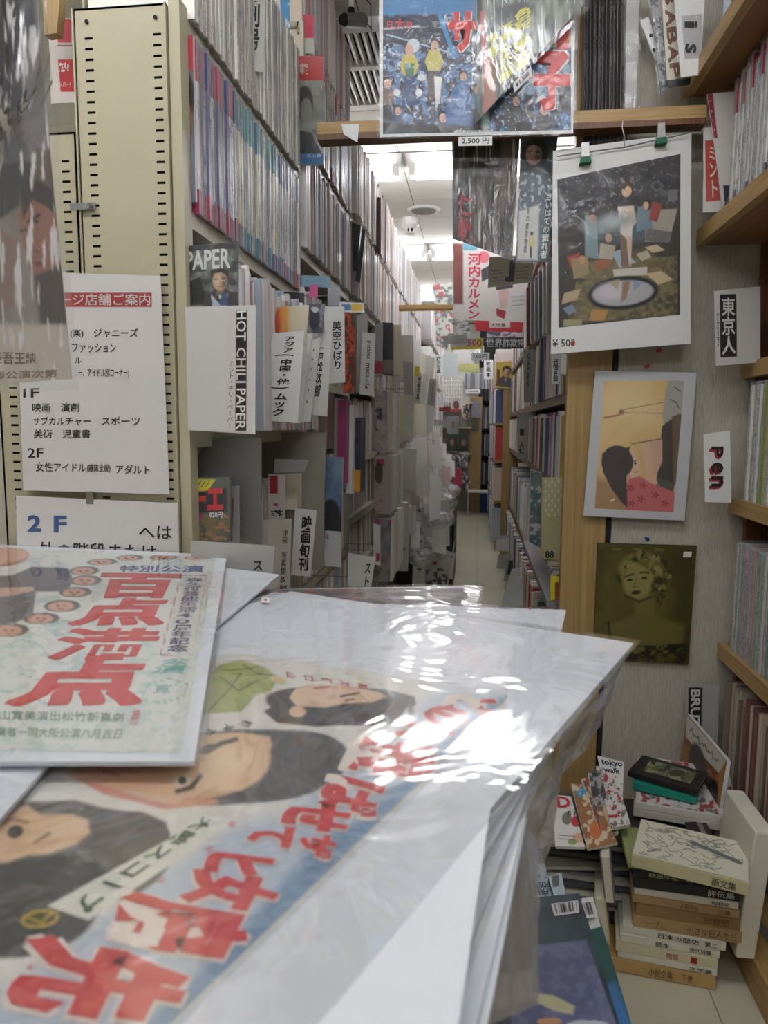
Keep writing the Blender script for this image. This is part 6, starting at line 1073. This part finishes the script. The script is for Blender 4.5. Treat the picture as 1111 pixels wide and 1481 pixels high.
far = [('pale blue tall card hung at the far left, below the grey sign', (641, 512, 662, 545), 7.6, (196, 206, 206), None), ('white hanging sign with small kanji at the far end, upper left', (628, 514, 641, 542), 7.4, (222, 222, 220), '展示写真'), ('slanted white sign with small print at the far end, beside the portrait magazine', (700, 520, 713, 548), 7.2, (222, 222, 220), '映画本'),
       ('yellowish green small placard at the far end', (664, 526, 692, 538), 7.6, (180, 180, 110), None), ('grey placard lettered small at the far end, under the rail goods', (682, 510, 708, 521), 6.9, (120, 120, 120), '150円'), ('pale yellow square placard under the rail goods', (718, 505, 746, 520), 6.6, (214, 206, 166), None),
       ('red and white photo placard in the far left rack', (652, 576, 668, 596), 8.5, (200, 190, 190), 'R'), ('red strip box on the far left rack', (632, 589, 650, 595), 8.2, (160, 50, 50), None), ('grey placard with face at the top of the far post', (682, 580, 695, 604), 9.2, (120, 120, 130), None), ('dark olive placard on the far post', (682, 606, 691, 624), 9.15, (60, 62, 48), None),
       ('white narrow sign over the far record shelf', (674, 563, 695, 569), 9.2, (206, 206, 200), '映画音楽'), ('dark photo print pinned in the far rack, left of two', (646, 628, 662, 652), 9.0, (56, 54, 54), 'F'), ('dark photo print pinned in the far rack, right of two', (663, 628, 678, 652), 9.05, (46, 50, 44), 'F'), ('bright sleeved magazine high in the far rack', (647, 602, 663, 627), 9.0, (150, 150, 150), 'F'),
       ('red covered magazine leaning in the far rack', (655, 678, 668, 706), 8.8, (176, 60, 80), None), ('white framed magazine leaning beside the red one in the far rack', (645, 674, 652, 704), 8.8, (206, 200, 200), None), ('dark magazine pile in the far rack above the red magazine', (650, 654, 676, 674), 8.9, (110, 108, 108), 'N'), ('grey magazines at the far rack foot', (664, 682, 678, 708), 8.95, (120, 120, 126), 'N'),
       ('orange tinted card beside the far prints', (668, 584, 679, 606), 8.9, (176, 130, 110), 'N'), ('row of grey sleeves under the slanted sign', (673, 540, 691, 562), 9.4, (140, 142, 146), 'V'), ('row of pale sleeves above the far records', (692, 532, 712, 562), 9.4, (156, 156, 158), 'V'), ('white sleeves at the top of the far end', (641, 500, 700, 512), 9.6, (206, 206, 204), 'N'), ('pale bundle of sleeves right of the slanted sign', (745, 524, 757, 562), 6.7, (206, 196, 160), 'V')]
for lab, (x0, y0, x1, y1), Y, c, tx in far:
    a = None; te = ()
    if tx == 'F': a = Art(c).ell((x0+x1)/2, (y0+y1)/2, 3, 5, (150, 120, 100))
    elif tx == 'N': a = Art(c).noise((200, 198, 196), 4, 3, .5, .1).noise((60, 58, 60), 3, 4, .6, .1, seed=3)
    elif tx == 'V': a = Art(c).noise((90, 90, 96), 1.8, 60, .5, .1)
    elif tx == 'R': a = Art(c).ell((x0+x1)/2, (y0+y1)/2, 4, 6, (120, 60, 60)).poly([(x0, y1-4), (x1, y1-4), (x1, y1), (x0, y1)], (170, 50, 50))
    elif tx: te = [(tx, rectpx(x0+3, y0+2, x1-3, y1-2), K, dict(mode='v' if y1-y0 > x1-x0 else 'h', off=.02))]
    card(lab, rectpx(x0, y0, x1, y1), Y, te, mat('far %d %d %d' % c, c, .5), a, cat='placard' if 'magaz' not in lab else 'magazine', name='placard' if 'magaz' not in lab else 'magazine', cells=.5, thick=.02)
fr = empty('steel_rack', (-.45, 9.2, 0), 'far steel rack closing the left of the aisle', 'rack'); m = MB()
for z in (.4, .75, 1.08, 1.38): m.box(-.55, -.06, 9.15, 9.5, z-.02, z, STEEL2)
part(m, 'shelf', fr); m = MB(); m.box(-.55, -.06, 9.5, 9.52, 0, 2.1, CARD2); part(m, 'back_sheet', fr)
hutch = [(-.55, 9.14, z) for z in ()]
o = spread_mass('magazine_rows', fr, [(-.08, 7.2, 9.1, z, .3, .3, .02, .03) for z in ()]+[(-.42, 6.6, 9.1, z, .3, .2, .018, .03) for z in (.1, .45, .8, 1.15, 1.5, 1.85)], PAL)
tag(o, 'pale magazines packed along the farthest left rack', 'magazines', None, 'stuff')
m = MB(); m.box(-.64, -.6, 6.6, 9.1, 0, 2.3, STEEL2); m.build('steel_rack', label='back sheet of the farthest left rack', cat='rack')
# second rail with hanging posters
t = empty('wooden_rail', (-.2, 4.5, float(aY(680, 443, 4.5)[2])), 'thin pale rail farther down the aisle with posters hanging from it', 'rail'); m = MB(); m.box(-.28, .55, -.012, .012, -.012, .012, PINEX); child('bar', m.mesh('bar'), t); m = MB(); m.box(-.28, .3, .02, .03, -.02, -.008, PINEX); child('back_bar', m.mesh('back_bar'), t)
a = Art((210, 208, 204)).poly([(654, 352), (670, 352), (670, 440), (656, 440)], (120, 60, 50), 3).poly([(670, 352), (690, 350), (690, 362), (670, 362)], (90, 150, 170)).ell(700, 372, 8, 9, (206, 110, 120)).poly([(696, 390), (714, 380), (712, 400), (697, 408)], (60, 58, 62)).poly([(720, 412), (738, 412), (732, 446), (724, 446)], (206, 176, 170), 1.5).poly([(716, 408), (742, 404), (742, 416), (718, 420)], (60, 60, 66)).poly([(718, 446), (732, 450), (730, 462), (718, 456)], (170, 40, 60)).line([(740, 430), (758, 428)], 1, (130, 140, 160)).line([(740, 436), (758, 434)], 1, (130, 140, 160)).line([(740, 442), (758, 440)], 1, (130, 140, 160)).poly([(736, 356), (764, 352), (764, 404), (740, 406)], (196, 196, 186))
sheet('hanging_poster', 'white film poster with red vertical title hanging from the far rail', 'poster', W4([(655, 352), (764, 348), (764, 466), (656, 462)], 4.45), .002, WHITE, art=a, cells=.9, film=FILM, texts=[('河内カルメン', [(677, 366), (697, 366), (694, 462), (676, 462)], (196, 40, 70), dict(mode='v', off=.03))])
a = Art((206, 206, 200)).noise((110, 120, 116), 5, 4, .55, .15).noise((190, 90, 90), 8, 8, .7, .1, seed=3)
sheet('hanging_poster', 'pale bagged poster hung left of the red-titled one on the far rail', 'poster', W4([(626, 412), (655, 408), (656, 510), (632, 500)], 5.2), .002, CARD, art=a, cells=.9, film=FILM)
sheet('hanging_poster', 'white small-print poster hung under the far rail', 'poster', W4([(658, 446), (672, 446), (684, 492), (660, 492)], 4.6), .002, WHITE, art=Art((206, 208, 204)).noise((110, 120, 120), 6, 2, .6, .1), cells=.8, film=FILM)
card('red banner with a white label hanging at the far rail', [(686, 463), (760, 466), (760, 481), (688, 478)], 4.7, [('大特集', rectpx(710, 467, 732, 473), (90, 60, 60))], mt=RED_ if 'RED_' in globals() else mat('banner red', (176, 36, 50), .5), art=Art((176, 36, 50)).poly([(708, 464), (738, 465), (738, 474), (708, 474)], (214, 208, 200)), cat='banner', name='banner', cells=.8)
card('dark sign with white kanji at the far rail', [(700, 488), (762, 488), (762, 504), (700, 505)], 4.6, [('世界詐欺特', [(703, 489), (758, 490), (758, 502), (703, 503)], (206, 206, 206), dict(off=.02))], mt=mat('slate', (60, 60, 66), .5), cat='sign', name='sign')
card('white price strip with red 500 and yellow ends beside the dark sign', [(652, 490), (699, 489), (699, 505), (652, 506)], 4.55, [('500', [(676, 491), (697, 491), (697, 501), (676, 501)], (190, 80, 70), dict(off=.02))], mt=WHITE, art=Art((200, 198, 196)).poly([(652, 502), (699, 500), (699, 506), (652, 507)], (222, 206, 70)).poly([(689, 489), (699, 489), (699, 502), (689, 502)], (222, 206, 70)), cat='sign', name='sign', cells=.8)
card('grey booklet lying over the price strip at the far rail', [(640, 486), (675, 484), (676, 496), (642, 498)], 4.5, mt=mat('grey booklet', (150, 146, 144), .5), cat='booklet', name='booklet')
a = Art((90, 92, 110)).noise((200, 200, 206), 6, 4, .5, .15)
card('blue white printed banner between the red banner and dark sign', [(704, 478), (760, 480), (760, 488), (704, 488)], 4.75, mt=CARD, art=a, cat='banner', name='banner', cells=.8)
for i, (x, c) in enumerate(((762, (96, 40, 50)), (768, (150, 140, 140)), (774, (170, 170, 176)), (780, (110, 116, 140)), (786, (206, 206, 206)), (792, (176, 176, 176)))):
    card('bagged magazine on edge between the far rail and the right shelves, %s from the left' % ordinal(i+1), [(x, 416-i*8), (x+7, 416-i*8), (x+6, 500-i*4), (x, 500-i*4)], 3.6-.2*i, mt=mat('edge %d' % c[0], c, .4), cat='magazine', name='magazine', film=FILM, group='bagged magazines right of the far rail', thick=.05)
sheet('hanging_poster', 'dark slim bagged sheet hung right of the far poster', 'poster', W4([(764, 370), (772, 368), (772, 470), (765, 470)], 4.0), .002, TRAY, film=FILM)
# ================================================================== the table of posters in front
tb = empty('display_table', (-.55, .5, 0), 'table under the spread of bagged posters in the foreground', 'table')
TT = mat('table top', (196, 192, 184), .5)
m = MB(); m.box(-.55, .47, -.45, .45, .755, .78, TT); child('tabletop', m.mesh('tabletop'), tb)
m = MB(); m.box(-.04, .04, -.04, .04, 0, .755, GREY); lm = m.mesh('leg')
for x, y in ((-.5, -.4), (.42, -.4), (-.5, .4), (.42, .4)): child('leg', lm, tb, (x*.9, y*.9, 0))
BOARD = mat('blue white board', (222, 226, 232), .55, spec=.25); UND = mat('board edge', (190, 194, 200), .4)
def hsheet(name, label, FR, d, w, l, z, thick=.0025, tilt=0, **kw):
    """horizontal sheet from its far-right corner, d = direction of its right edge towards us, z at each corner allowed"""
    d = np.array([d[0], d[1], 0]); d /= np.linalg.norm(d); n = np.array([-d[1], d[0], 0])
    if n[0] > 0: n = -n
    fr = np.array(FR, float); q = [fr+n*w, fr, fr+d*l, fr+d*l+n*w]
    return sheet(name, label, 'poster', q, thick, BOARD, edge=UND, **kw)
ZA = .85
FRA = aZ(917, 930, ZA); dA = aZ(450, 1469, ZA)-FRA
# a pile of blank-backed boards beneath, each a little turned
rr = random.Random(21)
EDG = [((915, 934), (470, 1470)), ((780, 1092), (526, 1469)), ((784, 1096), (566, 1475)), ((782, 1100), (636, 1478)), ((778, 1104), (690, 1480)), ((776, 1108), (706, 1481))]
for k in range(13):
    z = ZA-.006-.0048*k; e0, e1 = EDG[k] if k < 6 else ((770, 1100+rr.uniform(0, 20)), (rr.uniform(560, 698), 1480))
    pa, pb = aZ(*e0, z), aZ(*e1, z); dv = (pb-pa)/np.linalg.norm(pb-pa); ang = math.atan2(dv[1], dv[0])
    fr = pa-dv*(0 if k == 0 else .24+.01*(k % 3))
    hsheet('poster_sheet', 'white backed bagged poster in the pile, %s below the big film poster' % ('first', 'second', 'third', 'fourth', 'fifth', 'sixth', 'seventh', 'eighth', 'ninth', 'tenth', 'eleventh', 'twelfth', 'thirteenth')[k], fr, (math.cos(ang), math.sin(ang)), .53, .76, z, thick=.003, film=FILM2 if k < 4 else None, fm=.006, wseed=k)
# lies flat under/behind: dark print with white border, blank white sheet, pale blue sheet
a = Art((206, 206, 206)).poly([(330, 853), (680, 851), (672, 868), (668, 900), (300, 900)], (88, 82, 84), 1.5).noise((140, 130, 130), 30, 5, .55, .2, [(330, 853), (680, 851), (668, 900), (300, 900)]).noise((170, 80, 60), 26, 6, .6, .2, [(400, 852), (520, 852), (520, 880), (400, 880)], seed=4)
sheet('poster_sheet', 'dark bagged photo poster with white border lying farthest back on the table', 'poster', [aZ(370, 853, .838), aZ(697, 847, .838), aZ(668, 960, .838), aZ(250, 960, .838)], .0025, BOARD, art=a, cells=1.5, film=FILM2, edge=UND)
sheet('poster_sheet', 'blank white bagged poster showing behind the big film poster', 'poster', [aZ(380, 868, .842), aZ(819, 882, .842), aZ(790, 1010, .842), aZ(260, 980, .842)], .0025, BOARD, film=FILM2, edge=UND, texts=[('映画ポスター', rectpx(722, 878, 762, 882), (120, 120, 130)), ('・', rectpx(765, 879, 768, 882), (190, 60, 60), dict(off=.2))])
# big film poster
a = Art((222, 224, 228))
a.poly([(335, 945), (470, 962), (742, 1006), (180, 1550), (-200, 1800), (-200, 1140), (100, 1100), (250, 980)], (216, 212, 202), 2)
a.poly([(742, 1006), (640, 990), (600, 1030), (560, 1080), (470, 1130), (400, 1180), (330, 1200), (200, 1290), (60, 1400), (-100, 1480), (-100, 1700), (180, 1550)], (180, 190, 202), 22)
a.poly([(742, 1006), (718, 1012), (660, 1062), (560, 1150), (450, 1230), (330, 1370), (120, 1560), (160, 1600), (290, 1446)], (112, 142, 170), 16)
a.line([(743, 1006), (180, 1550)], 4, (214, 208, 180), 1.5)
a.poly([(286, 1034), (294, 985), (318, 962), (350, 955), (385, 966), (402, 982), (392, 1000), (370, 1006), (350, 1030)], (156, 164, 96), 3).line([(320, 980), (345, 1000), (372, 985)], 3, (96, 104, 60), 2).line([(300, 1030), (330, 1000), (348, 975)], 3, (100, 108, 60), 2).line([(352, 962), (372, 975), (398, 978)], 2.5, (90, 96, 56), 1.5).ell(402, 984, 12, 5, (200, 180, 140), 20)
a.poly([(384, 1000), (410, 1006), (420, 1024), (400, 1026), (384, 1012)], (206, 180, 150), 2)
a.poly([(382, 1030), (400, 1018), (430, 1008), (470, 992), (560, 998), (600, 1008), (602, 1020), (580, 1036), (520, 1048), (460, 1052), (400, 1046)], (66, 62, 62), 2.5)
a.ell(492, 1022, 108, 27, (66, 62, 62), 5, .06)
a.poly([(418, 1010), (428, 996), (450, 990), (500, 992), (548, 1002), (560, 1008), (540, 1016), (500, 1018), (470, 1024), (430, 1022)], (214, 180, 150), 2.5).ell(430, 1030, 12, 8, (206, 166, 136)).line([(492, 1008), (520, 1003)], 3, (60, 54, 52), 1.5).line([(455, 996), (476, 994)], 3, (170, 80, 70), 1.5).line([(500, 1014), (512, 1012)], 3, (60, 54, 52), 1.5).line([(524, 1008), (532, 1014)], 2, (170, 120, 96), 1.5)
a.poly([(283, 1158), (300, 1120), (285, 1062), (340, 1056), (400, 1056), (460, 1064), (495, 1080), (504, 1095), (490, 1120), (440, 1148), (380, 1162), (320, 1166)], (72, 70, 70), 4)
a.ell(402, 1109, 104, 50, (72, 70, 70), -9, .05).ell(330, 1120, 60, 44, (72, 70, 70), 0, .1)
a.poly([(94, 1118), (130, 1096), (180, 1086), (250, 1074), (300, 1062), (350, 1060), (390, 1066), (394, 1080), (372, 1110), (355, 1140), (320, 1152), (285, 1160), (220, 1158), (150, 1136)], (206, 168, 128), 4).poly([(94, 1118), (150, 1136), (220, 1158), (280, 1166), (240, 1172), (150, 1150)], (196, 130, 110), 4)
a.ell(330, 1105, 62, 42, (210, 174, 136), -12, .12).ell(250, 1112, 90, 32, (212, 176, 138), -3, .3).ell(180, 1118, 60, 20, (200, 150, 118), 4, .6).ell(340, 1098, 30, 18, (222, 190, 152), 0, .9).ell(290, 1160, 26, 7, (198, 140, 112), 4, .4)
a.line([(300, 1088), (320, 1076), (342, 1070)], 7, (64, 56, 50), 3).ell(300, 1084, 14, 6, (90, 76, 64), -20).line([(256, 1146), (276, 1140), (290, 1124)], 7, (60, 54, 50), 3).ell(264, 1130, 13, 7, (226, 220, 206), -15).ell(264, 1130, 6, 6, (70, 66, 62)).line([(206, 1110), (230, 1112), (240, 1104)], 3, (150, 96, 70), 2).line([(150, 1118), (172, 1122)], 5, (150, 80, 70), 2).ell(262, 1162, 22, 6, (206, 150, 120), 4)
a.poly([(-60, 1180), (20, 1160), (60, 1160), (110, 1158), (170, 1176), (206, 1176), (240, 1190), (247, 1210), (220, 1240), (150, 1290), (66, 1320), (128, 1336), (100, 1365), (40, 1382), (-60, 1384)], (74, 72, 70), 5)
a.ell(130, 1240, 118, 70, (74, 72, 70), -4, .06).ell(196, 1205, 50, 30, (74, 72, 70), 10, .1).ell(30, 1330, 110, 56, (74, 72, 70), -8, .08)
a.poly([(-60, 1250), (-40, 1180), (10, 1168), (40, 1166), (60, 1180), (100, 1178), (128, 1186), (130, 1206), (110, 1222), (70, 1236), (40, 1238), (10, 1248)], (206, 170, 134), 5).ell(22, 1204, 12, 9, (66, 60, 56), -20).line([(50, 1220), (72, 1206)], 4, (110, 90, 70), 3).line([(0, 1190), (20, 1186), (40, 1190)], 5, (140, 106, 76), 3)
a.poly([(742, 1006), (640, 990), (600, 1030), (560, 1080), (470, 1130), (400, 1180), (330, 1200), (250, 1250), (160, 1350), (60, 1400), (60, 1420), (180, 1450), (420, 1290), (600, 1120)], (180, 190, 202), 8) if 0 else a
a.poly([(303, 1182), (332, 1194), (128, 1332), (68, 1312)], (216, 214, 200), 1.5)
a.ell(58, 1330, 28, 13, (190, 160, 60), -8, .15).ell(58, 1330, 23, 9, (84, 78, 56), -8, .2).line([(40, 1328), (60, 1336), (74, 1322)], 3, (190, 160, 60), 1.5)
g = (60, 92, 66)
tq = []
def strip(p0, p1, w0, w1, n):
    """column of n cells between two centre points; letters lie a quarter-turn over, tops to the right"""
    out = []
    for i in range(n):
        f0, f1 = (i/n)**1.12, ((i+.94)/n)**1.12
        A = np.array(p0)*(1-f0)+np.array(p1)*f0; B = np.array(p0)*(1-f1)+np.array(p1)*f1; wa, wb = w0*(1-f0)+w1*f0, w0*(1-f1)+w1*f1
        ux = np.array([1, .32])  # direction of the letters' tops in the picture
        out.append([tuple(A+ux*wa/2), tuple(B+ux*wb/2), tuple(B-ux*wb/2), tuple(A-ux*wa/2)])
    return out
for ch, q in zip('大映スコープ', strip((303, 1186), (108, 1320), 18, 34, 6)): 
    if ch == 'ー': q = [q[1], q[2], q[3], q[0]]
    tq.append((ch, q, g, dict(off=.03, em=True, lift=.001)))
GL = [('こ', [(718, 1018), (668, 1002), (626, 1012), (676, 1030)]),]
def rg(ch, x0, y0, x1, y1, sk=.35, hal=.045, off=.055):
    """letter with its top towards the right edge of the sheet; box in the photograph"""
    w, h = x1-x0, y1-y0; s = sk*h
    # tl, tr, br, bl of the letter: top edge = right side, going from far to near
    q = [(x1, y0+h*.28), (x1-s, y1), (x0, y1-h*.28), (x0+s, y0)]
    tq.append((ch, q, (196, 52, 54), dict(off=off, halo=((222, 208, 196), hal), em=True, lift=.001)))
for args in (('ど', 634, 1000, 726, 1040), ('の', 604, 1018, 694, 1060), ('人', 560, 1040, 662, 1078), ('遊', 490, 1066, 640, 1134), ('ば', 450, 1118, 566, 1190), ('せ', 396, 1158, 522, 1212), ('て', 352, 1190, 440, 1232), ('ザ', 424, 1204, 494, 1250), ('ヒ', 284, 1226, 408, 1276), ('女', 258, 1258, 410, 1328), ('房', 150, 1294, 374, 1398), ('先', 0, 1356, 286, 1500)): rg(*args)
for i, ch in enumerate('山口健次郎'): tq.append((ch, [(428+i*26, 975+i*4), (430+i*26, 983+i*4), (414+i*26, 980+i*4), (412+i*26, 972+i*4)], (176, 60, 50), dict(off=.02, em=True)))
for x, y in ((332, 1188), (300, 1224), (230, 1270), (180, 1312), (90, 1366), (40, 1396)): tq.append(('は', [(x+12, y+3), (x+6, y+12), (x-4, y+8), (x+2, y)], (196, 90, 84), dict(off=.03, em=True)))
for i, ch in enumerate('根津京'): tq.append((ch, [(350-i*26+18, 1046+i*6), (350-i*26+8, 1054+i*6), (350-i*26-8, 1050+i*6), (350-i*26+2, 1042+i*6)], (70, 90, 80), dict(off=.03, em=True)))
dd = dA/np.linalg.norm(dA); nn = np.array([-dd[1], dd[0], 0]); nn = nn if nn[0] < 0 else -nn
q = [FRA+nn*.50, FRA, FRA+dd*.86, FRA+dd*.86+nn*.50]
big = sheet('film_poster', 'big bagged film poster of three men with red title lying on top of the pile', 'poster', q, .003, BOARD, art=a, cells=2.4, region=[(250, 930), (745, 930), (640, 1640), (-420, 1640)], texts=tq, edge=UND, film=FILM2, fm=.007, rough=.4)
sheet('price_label', 'tiny white sticker with a red dot at the far corner of the big film poster', 'price label', [aZ(379, 864, ZA+.0035), aZ(391, 865, ZA+.0035), aZ(390, 872, ZA+.0035), aZ(377, 871, ZA+.0035)], .0005, WHITE, art=Art((222, 222, 220)).ell(384, 868, 2, 1.6, (190, 40, 60)), cells=.6)
# pale blue sheets under the left poster
sheet('poster_sheet', 'plain pale blue backed sheet poking out behind the red-lettered poster', 'poster', [aZ(300, 818, .857), aZ(404, 831, .857), aZ(290, 925, .857), aZ(180, 910, .857)], .003, BOARD, edge=UND, film=FILM2, fm=.003)
sheet('poster_sheet', 'plain pale sheet whose near corner shows below the red-lettered poster', 'poster', [aZ(-160, 1060, .858), aZ(110, 1060, .858), aZ(-10, 1196, .858), aZ(-320, 1196, .858)], .003, BOARD, edge=UND, film=FILM2, fm=.003)
# left poster
ZB = .866
a = Art((216, 218, 210))
a.noise((190, 206, 200), 16, 6, .62, .1)
for pts in ([(0, 940), (30, 925), (60, 935), (70, 950)], [(70, 905), (90, 898), (120, 902), (110, 915), (80, 920)], [(30, 975), (60, 985), (100, 970), (130, 955)], [(0, 1000), (40, 1005), (70, 1020)], [(205, 1010), (215, 990), (245, 982), (272, 990), (265, 1008), (235, 1018), (208, 1012)], [(290, 905), (300, 890), (290, 870)], [(310, 830), (300, 850), (298, 880)]): a.line(pts, 1.4, (130, 178, 170), 1)
a.poly([(20, 832), (46, 820), (98, 822), (106, 838), (98, 856), (52, 856), (50, 872), (48, 890), (20, 902), (-20, 906), (-20, 835)], (88, 84, 96), 2).poly([(-20, 852), (20, 850), (48, 849), (50, 854), (20, 862), (-20, 866)], (200, 160, 140), 2)
a.ell(4, 806, 38, 14, (170, 110, 90), -4).ell(4, 804, 36, 11, (206, 160, 136), -4)
for x, y, w, h in ((148, 813, 22, 5), (122, 826, 22, 7), (124, 840, 24, 7.5), (109, 857, 24, 7.5), (90, 877, 27, 9), (60, 895, 27, 8.5), (14, 912, 28, 10), (188, 807, 20, 4.5), (238, 806, 22, 4.5), (287, 806, 21, 4.5)):
    a.ell(x, y, w, h, (120, 150, 150), -2, .1).ell(x, y, w-1.5, h-.8, (86, 72, 70), -2, .1).ell(x-2, y+.5, w*.7, h*.8, (204, 150, 128), -2, .2).ell(x-6, y, 3, 1.2, (90, 60, 56)).ell(x+4, y-.2, 3, 1.2, (90, 60, 56)).ell(x-2, y+h*.45, 4, 1, (150, 70, 64))
a.line([(262, 832), (232, 948)], 1.3, (190, 80, 80), .8).line([(298, 833), (278, 948)], 1.3, (190, 80, 80), .8).line([(232, 948), (278, 948)], 1, (190, 80, 80), .8).line([(262, 832), (298, 833)], 1, (190, 80, 80), .8)
RR = (196, 50, 58)
tq = [('百', [(150, 830), (260, 832), (243, 865), (140, 865)], RR, dict(off=.07)), ('点', [(132, 867), (246, 866), (233, 905), (98, 905)], RR, dict(off=.07)), ('満', [(98, 910), (234, 910), (213, 955), (64, 955)], RR, dict(off=.06)), ('点', [(62, 958), (214, 957), (200, 1021), (8, 1021)], RR, dict(off=.07)),
      ('特別公演', [(174, 818), (296, 818), (295, 829), (172, 828)], (60, 84, 140), dict(off=.03)), ('森久彌芸能生活40周年記念', [(270, 836), (294, 836), (272, 944), (240, 944)], (90, 70, 120), dict(mode='v', off=.02)), ('公演', [(240, 953), (276, 953), (268, 976), (214, 976)], (120, 178, 170), dict(mode='v', off=.03)), ('寛', [(226, 990), (250, 990), (246, 1004), (220, 1004)], (120, 178, 170), dict(off=.0)),
      ('藤山寛美演出松竹新喜劇', [(-20, 1028), (180, 1032), (178, 1046), (-20, 1042)], (110, 140, 120), dict(off=.01)), ('出演者一同大阪公演八月吉日', [(-20, 1052), (178, 1056), (174, 1070), (-20, 1066)], (110, 140, 120), dict(off=.01)), ('協賛', [(192, 1028), (204, 1028), (200, 1050), (186, 1050)], (206, 90, 100), dict(mode='v', off=.02))]
sheet('stage_poster', 'pale bagged stage poster with four fat red kanji lying at the left of the pile', 'poster', [aZ(-140, 781, ZB), aZ(328, 803, ZB), aZ(281, 1101, ZB), aZ(-180, 1101, ZB)], .0035, BOARD, art=a, region=[(-100, 787), (312, 807), (262, 1090), (-120, 1084)], cells=2, texts=tq, edge=UND, film=FILM2, fm=.006)
# clear bags drooping off the near right side of the pile
SAG = plastic('sagging bag', .03, .42, .16, 10, .8, (1, 1, .6), fk=.5)
def droop(label, pts, mt, inner=None):
    m = MB(); b = 0; k = 10; q = [np.array(p) for p in pts]
    U, V = np.meshgrid(np.linspace(0, 1, k+1), np.linspace(0, 1, k+1)); P = bil(q, U.ravel(), V.ravel()); r3 = np.random.RandomState(len(label)); P += r3.randn(*P.shape)*.0022; P[:, 0] += .006*np.sin(V.ravel()*9)
    m.v = [tuple(p) for p in P]; m.f = [(j*(k+1)+i, j*(k+1)+i+1, j*(k+1)+i+k+2, j*(k+1)+i+k+1) for j in range(k) for i in range(k)]; m.mi = [m.m(mt)]*len(m.f)
    o = m.build('plastic_bag', label=label, cat='bag')
    for p in o.data.polygons: p.use_smooth = True
    return o
droop('milky clear bag edge drooping along the near right side of the poster pile', [aZ(905, 945, .84), aZ(862, 1030, .80), aZ(770, 1250, .76), aZ(735, 1190, .83)], SAG)
o = sheet('poster_sheet', 'purple grey print with a thick white border drooping off the poster pile', 'poster', [aZ(728, 1190, .83), aZ(772, 1180, .80), aZ(812, 1440, .76), aZ(690, 1470, .80)], .002, mat('milky border', (196, 196, 196), .4), art=Art((190, 190, 190)).poly([(700, 1230), (758, 1200), (783, 1400), (700, 1412)], (104, 98, 108), 5).noise((150, 146, 152), 9, 60, .55, .2), cells=2, film=SAG, fm=.006)

# pegs, strings and tongues that hold the loose cards
bpy.context.view_layer.update()
def hold(label, to, name='hook', r=.0015):
    for o in list(SC.objects):
        if o.parent is None and str(o.get('label', '')).startswith(label) and o.type == 'MESH':
            c = sum((Vector(b) for b in o.bound_box), Vector())/8; w = o.location+c
            e = Vector([w[i] if to[i] is None else to[i] for i in range(3)])-o.location; m = MB(); m.tube(c, e, r, WIRE, 5); child(name, m.mesh(name), o)
hold('pale blue tall card', (None, None, CEIL)); hold('red and white photo placard', (None, 9.16, 1.37)); hold('dark photo print pinned', (None, 9.16, None)); hold('orange tinted card', (None, 9.16, None)); hold('white framed magazine leaning', (None, 9.16, None)); hold('dark magazine pile', (None, 9.16, None))
hold('pale bagged poster hung left', (-.27, 4.5, float(aY(680, 443, 4.5)[2])))
for l_ in ('clear bagged grey booklet', 'flat bagged booklet', 'bagged magazine with red foot', 'dark gold boxed', 'white card with four bold', 'bagged magazine with blue cover and white', 'black-backed boxed', 'white card with slanted', 'white boxed spine', 'wad of bagged magazines with a magenta', 'grey card with small'): hold(l_, (-.60, None, None), 'insert_tongue')
hold('slanted white card beside', (-.60, None, None), 'insert_tongue'); hold('lettered white card beside a yellow', (-.60, None, None), 'insert_tongue')
